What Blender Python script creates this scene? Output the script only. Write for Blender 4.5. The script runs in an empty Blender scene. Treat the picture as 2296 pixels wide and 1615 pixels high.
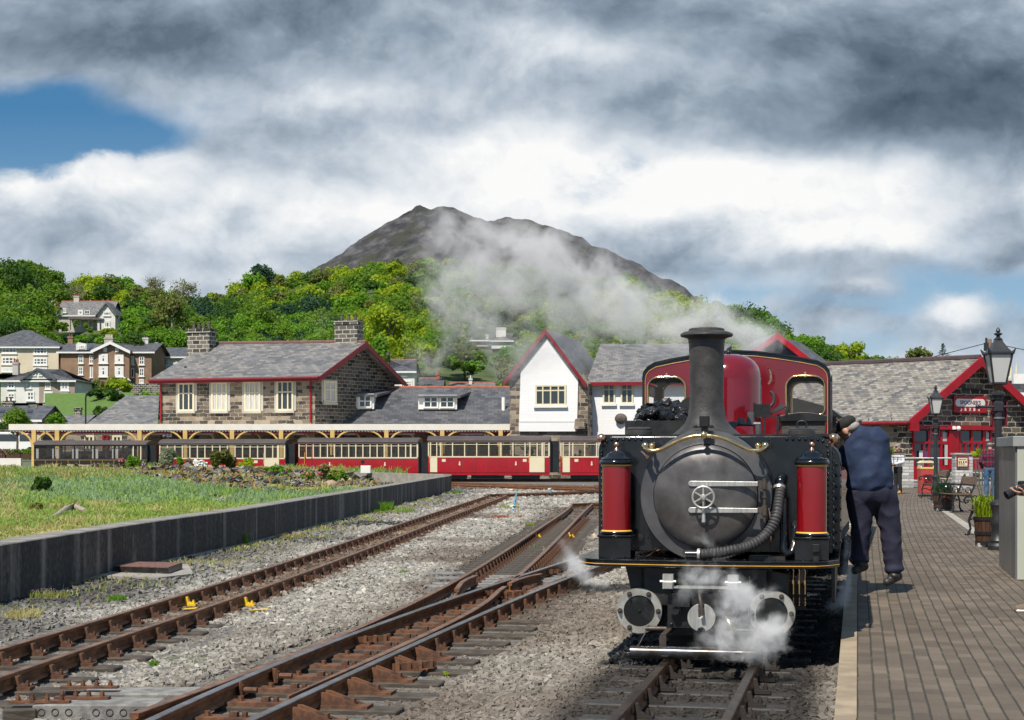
import bpy, math, random
import numpy as np
from math import sin, cos, tan, pi, radians, sqrt, atan, atan2
from mathutils import Vector, Matrix, noise as mnoise
random.seed(7); np.random.seed(7)
SC = bpy.context.scene; COL = SC.collection
# ---------------------------------------------------------------- camera, sky, sun, exposure
F = 3700.0; H0 = 1010.0; CX = 1147.5; CH = 1.54     # focal length and horizon in a 2295 px wide frame, eye height
cam = bpy.data.cameras.new('camera'); camo = bpy.data.objects.new('camera', cam); COL.objects.link(camo)
camo.location = (0, 0, CH); camo.rotation_euler = (pi/2, 0, 0)
cam.sensor_width = 36; cam.lens = 36*F/2295; cam.shift_y = (H0-807.5)/2295
cam.clip_start = .1; cam.clip_end = 9000
SC.camera = camo
SUN_EL = radians(54); SUN_AZ = radians(206)      # where the sun stands, clockwise from +Y
sl = bpy.data.lights.new('sun', 'SUN'); sl.energy = 5.0; sl.angle = radians(.5); sl.color = (1, .935, .83)
so = bpy.data.objects.new('sun', sl); COL.objects.link(so)
sv = Vector((sin(SUN_AZ)*cos(SUN_EL), cos(SUN_AZ)*cos(SUN_EL), sin(SUN_EL)))
so.rotation_euler = sv.to_track_quat('Z', 'Y').to_euler()
SC.view_settings.view_transform = 'Standard'; SC.view_settings.look = 'None'
SC.view_settings.exposure = 0.22; SC.view_settings.gamma = 1
class V:                                             # tiny expression builder for shader nodes
 def __init__(s, nt, sock): s.nt = nt; s.s = sock
 def _m(s, op, o=None, c=None, clamp=False, rev=False):
  n = s.nt.nodes.new('ShaderNodeMath'); n.operation = op; n.use_clamp = clamp
  a, b = (0, 1) if not rev else (1, 0)
  s.nt.links.new(s.s, n.inputs[a])
  if o is not None:
   if isinstance(o, V): s.nt.links.new(o.s, n.inputs[b])
   else: n.inputs[b].default_value = o
  if c is not None:
   if isinstance(c, V): s.nt.links.new(c.s, n.inputs[2])
   else: n.inputs[2].default_value = c
  return V(s.nt, n.outputs[0])
 def __add__(s, o): return s._m('ADD', o)
 __radd__ = __add__
 def __mul__(s, o): return s._m('MULTIPLY', o)
 __rmul__ = __mul__
 def __sub__(s, o): return s._m('SUBTRACT', o)
 def __rsub__(s, o): return s._m('SUBTRACT', o, rev=True)
 def __truediv__(s, o): return s._m('DIVIDE', o)
 def mx(s, o): return s._m('MAXIMUM', o)
 def mn(s, o): return s._m('MINIMUM', o)
 def ab(s): return s._m('ABSOLUTE')
 def ex(s): return s._m('EXPONENT')
 def pw(s, o): return s._m('POWER', o)
 def lt(s, o): return s._m('LESS_THAN', o)
 def gt(s, o): return s._m('GREATER_THAN', o)
 def cl(s): return s._m('ADD', 0.0, clamp=True)
 def step(s, a, b):
  n = s.nt.nodes.new('ShaderNodeMapRange'); n.interpolation_type = 'SMOOTHSTEP'
  s.nt.links.new(s.s, n.inputs[0]); n.inputs[1].default_value = a; n.inputs[2].default_value = b
  return V(s.nt, n.outputs[0])
def comb(nt, x, y, z=0.0):
 n = nt.nodes.new('ShaderNodeCombineXYZ')
 for i, v in enumerate((x, y, z)):
  if isinstance(v, V): nt.links.new(v.s, n.inputs[i])
  else: n.inputs[i].default_value = v
 return V(nt, n.outputs[0])
def sepx(nt, v):
 n = nt.nodes.new('ShaderNodeSeparateXYZ'); nt.links.new(v.s, n.inputs[0])
 return [V(nt, o) for o in n.outputs]
def noise(nt, v, scale=1, detail=4, rough=.55, dist=0.0, lac=2.0):
 n = nt.nodes.new('ShaderNodeTexNoise')
 if v is not None: nt.links.new(v.s, n.inputs['Vector'])
 n.inputs['Scale'].default_value = scale; n.inputs['Detail'].default_value = detail
 n.inputs['Roughness'].default_value = rough; n.inputs['Distortion'].default_value = dist
 return V(nt, n.outputs['Fac'])
def mixc(nt, f, a, b, mode='MIX'):
 n = nt.nodes.new('ShaderNodeMix'); n.data_type = 'RGBA'; n.blend_type = mode
 if isinstance(f, V): nt.links.new(f.s, n.inputs[0])
 else: n.inputs[0].default_value = f
 for i, c in ((6, a), (7, b)):
  if isinstance(c, V): nt.links.new(c.s, n.inputs[i])
  else: n.inputs[i].default_value = tuple(c[:3])+(1,)
 return V(nt, n.outputs[2])
def ramp(nt, f, stops):
 n = nt.nodes.new('ShaderNodeValToRGB'); nt.links.new(f.s, n.inputs[0]); r = n.color_ramp
 while len(r.elements) < len(stops): r.elements.new(.5)
 for e, (p, c) in zip(r.elements, stops): e.position = p; e.color = tuple(c)+(1,)
 return V(nt, n.outputs[0])
def build_world():
 w = bpy.data.worlds.new('World'); SC.world = w; w.use_nodes = True
 nt = w.node_tree; nt.nodes.clear()
 out = nt.nodes.new('ShaderNodeOutputWorld'); bg = nt.nodes.new('ShaderNodeBackground')
 sky = nt.nodes.new('ShaderNodeTexSky'); sky.sky_type = 'NISHITA'; sky.sun_disc = False
 sky.sun_elevation = SUN_EL; sky.sun_rotation = SUN_AZ; sky.dust_density = .6; sky.ozone_density = 2.5
 tc = nt.nodes.new('ShaderNodeTexCoord'); g = V(nt, tc.outputs['Generated'])
 x, y, z = sepx(nt, g)
 d = y.ab().mx(.22)
 u = x/d; v = z.mx(-.02)/d
 K = 2295/F                                         # one unit = the width of the photographed sector of sky
 uu = u*(1/K)+.5; vv = v*(1/K)                     # 0..1 across that sector, 0 at the horizon and about .44 at its top
 q = comb(nt, uu*1.0, vv*1.3, 3.3)
 w1 = noise(nt, q, 3.2, 5, .55); w2 = noise(nt, comb(nt, uu, vv*1.7, 9.1), 3.2, 5, .55)
 wu = uu+(w1-.5)*.13; wv = vv+(w2-.5)*.075
 f1 = noise(nt, comb(nt, wu, wv*1.35, 1.7), 7, 8, .6); f2 = noise(nt, comb(nt, wu, wv*1.7, 5.2), 2.6, 6, .55)
 f3 = noise(nt, comb(nt, wu, wv*1.25, 7.7), 14, 8, .66)
 wu2 = wu+(f3-.5)*.05; wv2 = wv+(f1-.5)*.045
 def ga(px, py, rx, ry, amp, cu=wu2, cv=wv2):
  a = (cu-px/2295)*(2295/rx); b = (cv-(H0-py)/2295)*(2295/ry)
  return (((a*a+b*b)*-1.0).ex())*amp
 hole = ga(20, 300, 250, 90, 1.25)+ga(230, 325, 170, 60, .8)+ga(120, 400, 130, 22, .5)+ga(330, 290, 120, 40, .35)+ga(30, 215, 240, 50, .5)+ga(1440, 352, 60, 30, .22)+ga(1560, 322, 60, 26, .22)+ga(2060, 700, 420, 90, .95)+ga(1440, 265, 70, 30, .3)+ga(2280, 650, 200, 60, .6)+ga(1720, 700, 220, 60, .5)+ga(1480, 340, 160, 50, .25)
 puff = ga(2140, 715, 95, 50, 1.2)+ga(1920, 668, 80, 28, .9)+ga(1870, 735, 110, 26, .8)+ga(1740, 690, 70, 26, .7)+ga(160, 400, 100, 40, .7)+ga(15, 425, 60, 60, .8)+ga(340, 400, 160, 60, .6)
 hz_ = hole-puff*.9+(f1-.5)*1.5+(f3-.5)*.9
 cov = 1.0-hz_.step(.12, .95)
 edge = (ga(160, 395, 140, 60, .3)+ga(15, 430, 60, 50, .2)+ga(340, 385, 120, 50, .2))
 br = ga(1250, 400, 420, 95, .34)+ga(1750, 440, 380, 90, .42)+ga(1650, 370, 250, 40, .2)+ga(1930, 540, 160, 50, .3)+ga(880, 500, 230, 70, .22)+ga(480, 440, 330, 70, .2)+ga(1300, 105, 150, 40, .22)+ga(750, 200, 170, 40, .22)+ga(2140, 705, 90, 40, .34)+ga(1240, 330, 150, 70, .2)+ga(1200, 120, 420, 90, .1)+ga(1920, 665, 60, 20, .2)+ga(350, 520, 300, 50, .1)+edge
 dk = ga(300, 80, 420, 110, .26)+ga(2080, 270, 460, 110, .28)+ga(2290, 150, 260, 160, .2)+ga(1650, 80, 300, 70, .17)+ga(1480, 560, 170, 60, .2)+ga(1700, 595, 420, 26, .14)+ga(2230, 520, 130, 80, .24)+ga(950, 130, 160, 90, .13)+ga(1950, 180, 260, 120, .14)+ga(1150, -40, 1900, 190, .17)+ga(1500, 230, 300, 60, .1)+ga(700, 560, 500, 60, .05)
 fa = noise(nt, comb(nt, wu, wv*1.35, 1.7), 6, 5, .55); fb = noise(nt, comb(nt, wu-.008, wv*1.35+.024, 1.7), 6, 5, .55)
 ridge = (f1-f2)+(fa-fb)*1.5
 b = .59+br-dk+(f2-.5)*.45+ridge*.6+(f3-.5)*.28
 cc = ramp(nt, b, [(.0, (.05, .075, .11)), (.2, (.11, .15, .2)), (.4, (.235, .295, .365)), (.58, (.41, .47, .54)), (.76, (.63, .67, .71)), (.95, (.83, .83, .825))])
 sk = mixc(nt, 1.0, V(nt, sky.outputs[0]), (.105, .105, .105), 'MULTIPLY')
 blue = mixc(nt, (vv*3.0).cl(), (.34, .52, .68), (.02, .15, .33))
 sk = mixc(nt, .8, sk, blue)
 high = (z-.32).step(0.0, .3); back = (y*-1.0).step(0.0, .4); cov = cov*(1.0-(high.mx(back))*.75)
 col = mixc(nt, cov, sk, cc)
 nt.links.new(col.s, bg.inputs[0]); bg.inputs[1].default_value = 1.0
 nt.links.new(bg.outputs[0], out.inputs[0])
 try: w.cycles.sampling_method = 'MANUAL'; w.cycles.sample_map_resolution = 512
 except Exception: pass
build_world()
try:
 SC.cycles.volume_step_rate = 1.0; SC.cycles.volume_max_steps = 96; SC.cycles.volume_bounces = 1
 SC.cycles.max_bounces = 6; SC.cycles.diffuse_bounces = 3; SC.cycles.glossy_bounces = 3; SC.cycles.transparent_max_bounces = 12
except Exception: pass
# ---------------------------------------------------------------- coordinates
def P(x, y, D): return Vector(((x-CX)/F*D, D, CH-(y-H0)/F*D))
def G(x, y, z=0.0):
 D = (CH-z)*F/(y-H0); return Vector(((x-CX)/F*D, D, z))
def pxof(p): return CX+F*p[0]/p[1], H0+F*(CH-p[2])/p[1]
def mk(sx, ox, oy): return lambda X, Y: (ox+sx*X, oy+sx*Y)
Z1 = mk(.2928, 1288.7, 700.4); Z2 = mk(.3234, 1288.7, 1092.6); Z3 = mk(.2928, 1821, 700.4); Z4 = mk(.3234, 1821, 1092.6)
L1 = mk(.3296, 0, 560.3); L2 = mk(.3173, 672.4, 672.4); L3 = mk(.3755, 0, 1008.6); T1 = mk(.23665, 0, 1232.7)
T2 = mk(.23665, 448.3, 1232.7); T3 = mk(.23184, 840.5, 1036.6); P4 = mk(.2777, 2073.2, 952.5)
Q6 = mk(.2196, 392.2, 896.5)
# ---------------------------------------------------------------- mesh builder
class MB:
 def __init__(s): s.v = []; s.f = []; s.m = []; s.mi = 0
 def add(s, vs, fs):
  o = len(s.v); s.v += [tuple(v) for v in vs]; s.f += [tuple(i+o for i in f) for f in fs]; s.m += [s.mi]*len(fs); return s
 def slot(s, i): s.mi = i; return s
 def box(s, c, d, R=None, ch=0.0):
  x, y, z = d[0]/2, d[1]/2, d[2]/2
  if ch > 0:
   c2 = min(ch, x*.9, y*.9, z*.9); pts = []
   for sx in (-1, 1):
    for sy in (-1, 1):
     for sz in (-1, 1):
      pts += [(sx*(x-c2), sy*(y-c2), sz*z), (sx*(x-c2), sy*y, sz*(z-c2)), (sx*x, sy*(y-c2), sz*(z-c2))]
   return s.hull([Vector(c)+((R @ Vector(p)) if R else Vector(p)) for p in pts])
  pts = [(-x, -y, -z), (x, -y, -z), (x, y, -z), (-x, y, -z), (-x, -y, z), (x, -y, z), (x, y, z), (-x, y, z)]
  pts = [Vector(c)+((R @ Vector(p)) if R else Vector(p)) for p in pts]
  return s.add(pts, [(0, 3, 2, 1), (4, 5, 6, 7), (0, 1, 5, 4), (1, 2, 6, 5), (2, 3, 7, 6), (3, 0, 4, 7)])
 def b2(s, a, b): return s.box([(a[i]+b[i])/2 for i in range(3)], [abs(a[i]-b[i]) for i in range(3)])
 def hull(s, pts):
  import bmesh
  bm = bmesh.new()
  for p in pts: bm.verts.new(p)
  bmesh.ops.convex_hull(bm, input=bm.verts); bm.verts.ensure_lookup_table()
  vs = [v for v in bm.verts if v.link_faces]
  for i, v in enumerate(vs): v.index = i
  s.add([v.co.copy() for v in vs], [tuple(v.index for v in f.verts) for f in bm.faces]); bm.free(); return s
 def poly(s, pts, vec):                            # planar polygon extruded along vec: a closed solid
  n = len(pts); vec = Vector(vec); pts = [Vector(p) for p in pts]
  nn = Vector((0, 0, 0))
  for i in range(n): nn += pts[i].cross(pts[(i+1) % n])
  if nn.dot(vec) > 0: pts = pts[::-1]
  vs = pts+[p+vec for p in pts]
  return s.add(vs, [tuple(range(n)), tuple(range(2*n-1, n-1, -1))]+[(i, i+n, (i+1) % n+n, (i+1) % n) for i in range(n)])
 def quad(s, *p): return s.add(p, [tuple(range(len(p)))])
 def tube(s, pts, r, n=10, closed=False, cap=True):
  pts = [Vector(p) for p in pts]; m = len(pts); rs = r if isinstance(r, (list, tuple)) else [r]*m
  up = Vector((0, 0, 1)); vs = []; prev = None
  for i, p in enumerate(pts):
   if closed: t = pts[(i+1) % m]-pts[i-1]
   else: t = pts[min(i+1, m-1)]-pts[max(i-1, 0)]
   if t.length < 1e-9: t = Vector((0, 0, 1))
   t.normalize()
   a = prev if prev is not None else (up if abs(t.z) < .9 else Vector((1, 0, 0)))
   a = (a-t*a.dot(t))
   if a.length < 1e-6: a = t.orthogonal()
   a.normalize(); b = t.cross(a); prev = a
   for k in range(n):
    an = 2*pi*k/n; vs.append(p+(a*cos(an)+b*sin(an))*rs[i])
  fs = []
  for i in range(m if closed else m-1):
   j = (i+1) % m
   for k in range(n):
    l = (k+1) % n; fs.append((i*n+k, i*n+l, j*n+l, j*n+k))
  if cap and not closed: fs.append(tuple(range(n-1, -1, -1))); fs.append(tuple((m-1)*n+k for k in range(n)))
  return s.add(vs, fs)
 def lathe(s, prof, o=(0, 0, 0), R=None, n=32, a0=0, a1=2*pi):   # profile (r, h) about local z
  full = abs(a1-a0-2*pi) < 1e-6; vs = []; o = Vector(o); k = n if full else n+1
  for r, h in prof:
   for i in range(k):
    an = a0+(a1-a0)*i/n; p = Vector((r*cos(an), r*sin(an), h)); vs.append(o+((R @ p) if R else p))
  fs = []; m = len(prof)
  for j in range(m-1):
   for i in range(n):
    l = (i+1) % k; fs.append((j*k+i, j*k+l, (j+1)*k+l, (j+1)*k+i))
  return s.add(vs, fs)
 def ball(s, c, r, R=None, n=12, m=8):
  r = r if isinstance(r, (tuple, list)) else (r, r, r); vs = []; c = Vector(c)
  for j in range(m+1):
   th = pi*j/m
   for i in range(n):
    a = 2*pi*i/n; p = Vector((r[0]*sin(th)*cos(a), r[1]*sin(th)*sin(a), r[2]*cos(th))); vs.append(c+((R @ p) if R else p))
  fs = [(j*n+i, (j+1)*n+i, (j+1)*n+(i+1) % n, j*n+(i+1) % n) for j in range(m) for i in range(n)]
  return s.add(vs, fs)
 def cyl(s, a, b, r, n=16): return s.tube([a, b], r, n)
 def build(s, name, mats, parent=None, smooth=0, bevel=0):
  if not s.v: return None
  me = bpy.data.meshes.new(name); me.from_pydata(s.v, [], s.f)
  mats = mats if isinstance(mats, (list, tuple)) else [mats]
  for m in mats: me.materials.append(m)
  if len(mats) > 1: me.polygons.foreach_set('material_index', s.m)
  me.validate(); uvm(me)
  if smooth:
   me.polygons.foreach_set('use_smooth', [True]*len(me.polygons)); me.set_sharp_from_angle(angle=radians(smooth))
  o = bpy.data.objects.new(name, me); COL.objects.link(o)
  if parent: o.parent = parent
  if bevel:
   b = o.modifiers.new('bevel', 'BEVEL'); b.width = bevel; b.segments = 2; b.limit_method = 'ANGLE'; b.angle_limit = radians(40)
  return o
def uvm(me):                                          # every face gets UVs in metres in its own plane
 uv = me.uv_layers.new(name='uv')
 nl = len(me.loops);
 if nl == 0: return
 co = np.empty(len(me.vertices)*3); me.vertices.foreach_get('co', co); co = co.reshape(-1, 3)
 vi = np.empty(nl, int); me.loops.foreach_get('vertex_index', vi)
 nf = len(me.polygons); nm = np.empty(nf*3); me.polygons.foreach_get('normal', nm); nm = nm.reshape(-1, 3)
 lt = np.empty(nf, int); me.polygons.foreach_get('loop_total', lt)
 n = np.repeat(nm, lt, axis=0); p = co[vi]
 t = np.stack([-n[:, 1], n[:, 0], np.zeros(nl)], 1); L = np.linalg.norm(t, axis=1); flat = L < .02
 t[flat] = (1, 0, 0); L[flat] = 1; t /= L[:, None]; b = np.cross(n, t)
 out = np.stack([(p*t).sum(1), (p*b).sum(1)], 1).ravel(); uv.data.foreach_set('uv', out)
def fastmesh(name, co, faces, mats, parent=None, midx=None, fcol=None, smooth=False, uvs=True):
 co = np.asarray(co, dtype=np.float32); faces = np.asarray(faces, dtype=np.int32); k = faces.shape[1]
 me = bpy.data.meshes.new(name); me.vertices.add(len(co)); me.vertices.foreach_set('co', co.ravel())
 me.loops.add(faces.size); me.loops.foreach_set('vertex_index', faces.ravel())
 me.polygons.add(len(faces)); me.polygons.foreach_set('loop_start', np.arange(0, faces.size, k, dtype=np.int32))
 me.polygons.foreach_set('loop_total', np.full(len(faces), k, dtype=np.int32))
 for m in (mats if isinstance(mats, (list, tuple)) else [mats]): me.materials.append(m)
 if midx is not None: me.polygons.foreach_set('material_index', np.asarray(midx, dtype=np.int32))
 me.update(calc_edges=True); me.polygons.foreach_set('use_smooth', np.full(len(faces), bool(smooth)))
 if fcol is not None:
  a = me.attributes.new('tone', 'FLOAT_COLOR', 'FACE')
  c4 = np.ones((len(faces), 4), dtype=np.float32); c4[:, :3] = fcol; a.data.foreach_set('color', c4.ravel())
 if uvs: uvm(me)
 o = bpy.data.objects.new(name, me); COL.objects.link(o)
 if parent: o.parent = parent
 return o
def tag(o, label=None, cat=None, group=None, kind=None):
 if label: o['label'] = label
 if cat: o['category'] = cat
 if group: o['group'] = group
 if kind: o['kind'] = kind
 return o
def thing(name, label, cat, loc=(0, 0, 0), rz=0, group=None):
 o = bpy.data.objects.new(name, None); o.empty_display_size = .2; COL.objects.link(o)
 o.location = loc; o.rotation_euler = (0, 0, rz); return tag(o, label, cat, group)
def copytree(o, parent=None):
 c = o.copy(); COL.objects.link(c)
 if parent: c.parent = parent
 for ch in list(o.children): copytree(ch, c)
 return c
def rotz(a): return Matrix.Rotation(a, 3, 'Z')
def alongR(d):                                        # rotation taking +Z to direction d
 return Vector(d).normalized().to_track_quat('Z', 'Y').to_matrix()
def lerp(a, b, t): return a+(b-a)*t
def smooth01(x): x = max(0., min(1., x)); return x*x*(3-2*x)
def interp(x, pts): return float(np.interp(x, [p[0] for p in pts], [p[1] for p in pts]))
# ---------------------------------------------------------------- materials
def newmat(name):
 m = bpy.data.materials.new(name); m.use_nodes = True; nt = m.node_tree
 return m, nt, nt.nodes['Principled BSDF']
def coords(nt, kind='Object'):
 n = nt.nodes.new('ShaderNodeTexCoord'); return V(nt, n.outputs[kind])
def setbump(nt, bs, h, strength=.3, dist=.02):
 n = nt.nodes.new('ShaderNodeBump'); n.inputs['Strength'].default_value = strength; n.inputs['Distance'].default_value = dist
 nt.links.new(h.s, n.inputs['Height']); nt.links.new(n.outputs[0], bs.inputs['Normal'])
def link(nt, v, sock):
 if isinstance(v, V): nt.links.new(v.s, sock)
 else: sock.default_value = v
def pm(name, c1, c2=None, scale=4, rough=.6, metal=0, bump=0, bdist=.01, detail=5, rvar=.15, kind='Object', spec=.5, coat=0, stretch=None, thr=(.35, .65)):
 m, nt, bs = newmat(name); co = coords(nt, kind)
 if stretch:
  mp = nt.nodes.new('ShaderNodeMapping'); nt.links.new(co.s, mp.inputs[0]); mp.inputs['Scale'].default_value = stretch; co = V(nt, mp.outputs[0])
 n = noise(nt, co, scale, detail, .6)
 c2 = c2 or tuple(c*.75 for c in c1)
 link(nt, mixc(nt, n.step(*thr), c1, c2), bs.inputs['Base Color'])
 n2 = noise(nt, co, scale*2.7, 3)
 link(nt, (n2-.5)*(2*rvar)+rough, bs.inputs['Roughness'])
 bs.inputs['Metallic'].default_value = metal; bs.inputs['Specular IOR Level'].default_value = spec
 if coat: bs.inputs['Coat Weight'].default_value = coat; bs.inputs['Coat Roughness'].default_value = .08
 if bump: setbump(nt, bs, noise(nt, co, scale*5, 6, .6), bump, bdist)
 return m
def brickmat(name, cols, mortar, bw, bh, ms, rough=.85, bump=.6, bdist=.02, warp=.25, stain=None, off=.5, squash=1.0, mortar_soft=.1, big=.35, wscale=3.0):
 m, nt, bs = newmat(name); uv = coords(nt, 'UV'); ux, uy, _ = sepx(nt, uv)
 wn = noise(nt, uv, wscale, 3); wn2 = noise(nt, comb(nt, uy, ux, 4.0), wscale, 3)
 vec = comb(nt, ux+(wn-.5)*warp*bw, uy+(wn2-.5)*warp*bh, 0.0)
 n = nt.nodes.new('ShaderNodeTexBrick'); nt.links.new(vec.s, n.inputs['Vector'])
 n.inputs['Color1'].default_value = (0, 0, 0, 1); n.inputs['Color2'].default_value = (1, 1, 1, 1); n.inputs['Mortar'].default_value = (.5, .5, .5, 1)
 n.inputs['Scale'].default_value = 1; n.inputs['Mortar Size'].default_value = ms; n.inputs['Mortar Smooth'].default_value = mortar_soft
 n.inputs['Brick Width'].default_value = bw; n.inputs['Row Height'].default_value = bh; n.inputs['Bias'].default_value = 0
 n.offset = off; n.squash = squash; n.squash_frequency = 3
 c, fac = V(nt, n.outputs[0]), V(nt, n.outputs[1])
 rd = sepx(nt, c)[0]
 fine = noise(nt, uv, 9, 6, .65); bigv = noise(nt, uv, .6, 4)
 k = (rd+(fine-.5)*.5+(bigv-.5)*big*2).cl()
 st = [(i/(len(cols)-1), c) for i, c in enumerate(cols)]
 base = ramp(nt, k, st)
 if stain: base = mixc(nt, noise(nt, uv, 1.3, 6, .7).step(.52, .7)*.7, base, stain)
 link(nt, mixc(nt, fac, base, mortar), bs.inputs['Base Color'])
 bs.inputs['Roughness'].default_value = rough
 setbump(nt, bs, (1.0-fac)+(fine-.5)*.5+rd*.3, bump, bdist)
 return m
def glassmat(name, tint=(.02, .025, .03), trans=.5, rough=.05):
 m = bpy.data.materials.new(name); m.use_nodes = True; nt = m.node_tree; nt.nodes.clear()
 o = nt.nodes.new('ShaderNodeOutputMaterial'); mx = nt.nodes.new('ShaderNodeMixShader')
 a = nt.nodes.new('ShaderNodeBsdfPrincipled'); a.inputs['Base Color'].default_value = tint+(1,); a.inputs['Roughness'].default_value = rough
 a.inputs['Specular IOR Level'].default_value = .8
 b = nt.nodes.new('ShaderNodeBsdfTransparent'); mx.inputs[0].default_value = trans
 nt.links.new(a.outputs[0], mx.inputs[1]); nt.links.new(b.outputs[0], mx.inputs[2]); nt.links.new(mx.outputs[0], o.inputs[0])
 return m
def leafmat(name, c1, c2, transl=.38):
 m, nt, bs = newmat(name); co = coords(nt, 'Object')
 g = nt.nodes.new('ShaderNodeNewGeometry'); r = V(nt, g.outputs['Random Per Island'])
 k = (noise(nt, co, .35, 3)-.5)*1.4+r*.55+.2
 link(nt, mixc(nt, k.cl(), c1, c2), bs.inputs['Base Color'])
 bs.inputs['Roughness'].default_value = .6; bs.inputs['Specular IOR Level'].default_value = .25
 o = nt.nodes['Material Output']; t = nt.nodes.new('ShaderNodeBsdfTranslucent'); t.inputs[0].default_value = tuple(min(1, x*1.3) for x in c2)+(1,)
 mx = nt.nodes.new('ShaderNodeMixShader'); mx.inputs[0].default_value = transl
 nt.links.new(bs.outputs[0], mx.inputs[1]); nt.links.new(t.outputs[0], mx.inputs[2]); nt.links.new(mx.outputs[0], o.inputs[0])
 return m
def tonemat(name, rough=.85):
 m, nt, bs = newmat(name); a = nt.nodes.new('ShaderNodeAttribute'); a.attribute_name = 'tone'
 co = coords(nt); f = noise(nt, co, 60, 3)
 tc_ = V(nt, a.outputs['Color']); link(nt, mixc(nt, f*.6, tc_, mixc(nt, .5, tc_, (0.0, 0.0, 0.0))), bs.inputs['Base Color']); bs.inputs['Roughness'].default_value = rough
 return m
M = {}
M['stone_warm'] = brickmat('warm_rubble_stone', [(.035, .032, .03), (.12, .095, .07), (.25, .2, .15), (.34, .28, .2)], (.38, .32, .25), .52, .22, .014, warp=.7, bump=.8, big=.55)
M['stone_dark_shade'] = brickmat('dark_and_shaded_rubble', [(.012, .012, .012), (.035, .033, .03), (.075, .068, .06), (.13, .11, .09)], (.36, .3, .23), .52, .21, .014, warp=.6, bump=.8)  # dark cottage stone, also the shaded copy of the warm stone for the station gable
M['stone_spoon'] = brickmat('dark_block_stone', [(.02, .02, .02), (.045, .043, .04), (.095, .085, .07), (.17, .14, .105)], (.46, .38, .28), .62, .27, .026, warp=.55, bump=.9)
M['stone_chim'] = brickmat('chimney_stone', [(.03, .03, .03), (.09, .085, .08), (.2, .18, .15)], (.48, .44, .36), .5, .25, .025, warp=.3)
M['stone_white'] = brickmat('white_painted_brick', [(.77, .77, .775), (.8, .8, .8)], (.72, .72, .73), .9, .16, .008, bump=.25, warp=.1, big=.1)
M['slate'] = brickmat('grey_slate', [(.1, .1, .104), (.145, .143, .146), (.185, .178, .172), (.24, .22, .2)], (.08, .078, .078), .34, .22, .01, rough=.55, bump=.4, bdist=.012, warp=.1, big=.4)
M['slate_dark'] = brickmat('dark_slate', [(.05, .052, .06), (.085, .086, .095), (.12, .12, .128)], (.035, .035, .04), .42, .26, .01, rough=.55, bump=.4, bdist=.01, warp=.1, stain=(.16, .15, .14))
M['slate_sp'] = brickmat('mottled_tan_slate', [(.09, .09, .1), (.19, .175, .155), (.25, .225, .19), (.31, .29, .26)], (.07, .062, .055), .3, .17, .012, rough=.6, bump=.5, bdist=.015, warp=.15, big=.35)
M['rubble'] = brickmat('dry_stone', [(.03, .032, .036), (.1, .1, .1), (.22, .21, .19)], (.02, .02, .02), .6, .14, .02, warp=.8)
M['cream_wall'] = pm('cream_render', (.66, .57, .42), (.58, .5, .37), .5, .8, bump=.1)
M['white_wall'] = pm('white_render', (.72, .71, .67), (.62, .6, .55), .5, .8, bump=.1)
M['brown_wall'] = pm('brown_render', (.3, .19, .12), (.22, .135, .085), .6, .85, bump=.2)
M['grey_wall'] = pm('grey_render', (.5, .47, .42), (.4, .37, .33), .5, .85)
M['taupe_wall'] = pm('taupe_render', (.35, .28, .22), (.3, .24, .19), .5, .85)
M['white'] = pm('white_paint', (.8, .79, .76), (.74, .73, .7), 2, .45)
M['cream'] = pm('cream_paint', (.72, .64, .45), (.68, .6, .41), 2, .45)
M['yellow_cream'] = pm('ochre_cream_paint', (.68, .46, .16), (.6, .4, .13), 2, .45)
M['valance'] = pm('cream_white_paint', (.78, .74, .66), (.72, .68, .6), 2, .5)
M['red'] = pm('barge_red', (.22, .008, .014), (.17, .007, .012), 2, .4)
M['redbright'] = pm('door_red', (.4, .006, .016), (.32, .005, .013), 2, .35)
M['coachred'] = pm('coach_crimson', (.38, .007, .016), (.32, .006, .013), 1, .25, coat=.5)
M['coachroof'] = pm('coach_roof', (.085, .068, .063), (.065, .052, .048), 1, .6)
M['brown_black'] = pm('umber_black_paint', (.02, .014, .012), (.014, .01, .009), 2, .25, coat=.6)
M['gold'] = pm('gold_lining', (.75, .45, .1), (.68, .4, .08), 5, .4)
M['black'] = pm('satin_black', (.014, .014, .015), (.022, .022, .024), 5, .35)
M['void'] = pm('dark_interior', (.02, .02, .02), (.03, .028, .026), 2, .8)
M['glass'] = glassmat('window_glass', (.035, .045, .05), .0, .04)
M['glassclear'] = glassmat('clear_glass', (.1, .09, .075), .86, .03)
M['curtain'] = pm('net_curtain', (.6, .58, .55), (.4, .4, .4), 3, .9, stretch=(8, 8, .3))
M['leadpipe'] = pm('red_iron', (.3, .012, .016), None, 3, .4)
M['terracotta'] = pm('terracotta', (.4, .12, .07), (.28, .09, .05), 3, .8)
M['pot'] = pm('dark_pot', (.07, .055, .05), (.12, .1, .08), 3, .7)
M['rust'] = pm('rusty_iron', (.17, .07, .03), (.07, .032, .018), 14, .75, bump=.4, bdist=.004)
M['railside'] = pm('rusty_rail', (.26, .105, .036), (.11, .046, .022), 6, .65, bump=.25, bdist=.003, stretch=(1, 1, 3))
M['railtop'] = pm('worn_rail_top', (.26, .13, .07), (.13, .065, .035), 5, .45, metal=.3)
M['railshine'] = pm('bright_rail_top', (.24, .24, .26), (.15, .11, .09), 3, .27, metal=.85)
M['yellowp'] = pm('yellow_marking_paint', (.8, .52, .01), (.7, .44, .01), 8, .5)
M['sleeper'] = pm('weathered_sleeper', (.04, .031, .024), (.085, .07, .055), 5, .85, bump=.6, bdist=.008, stretch=(1.5, 1.5, 9), detail=7)
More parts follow.
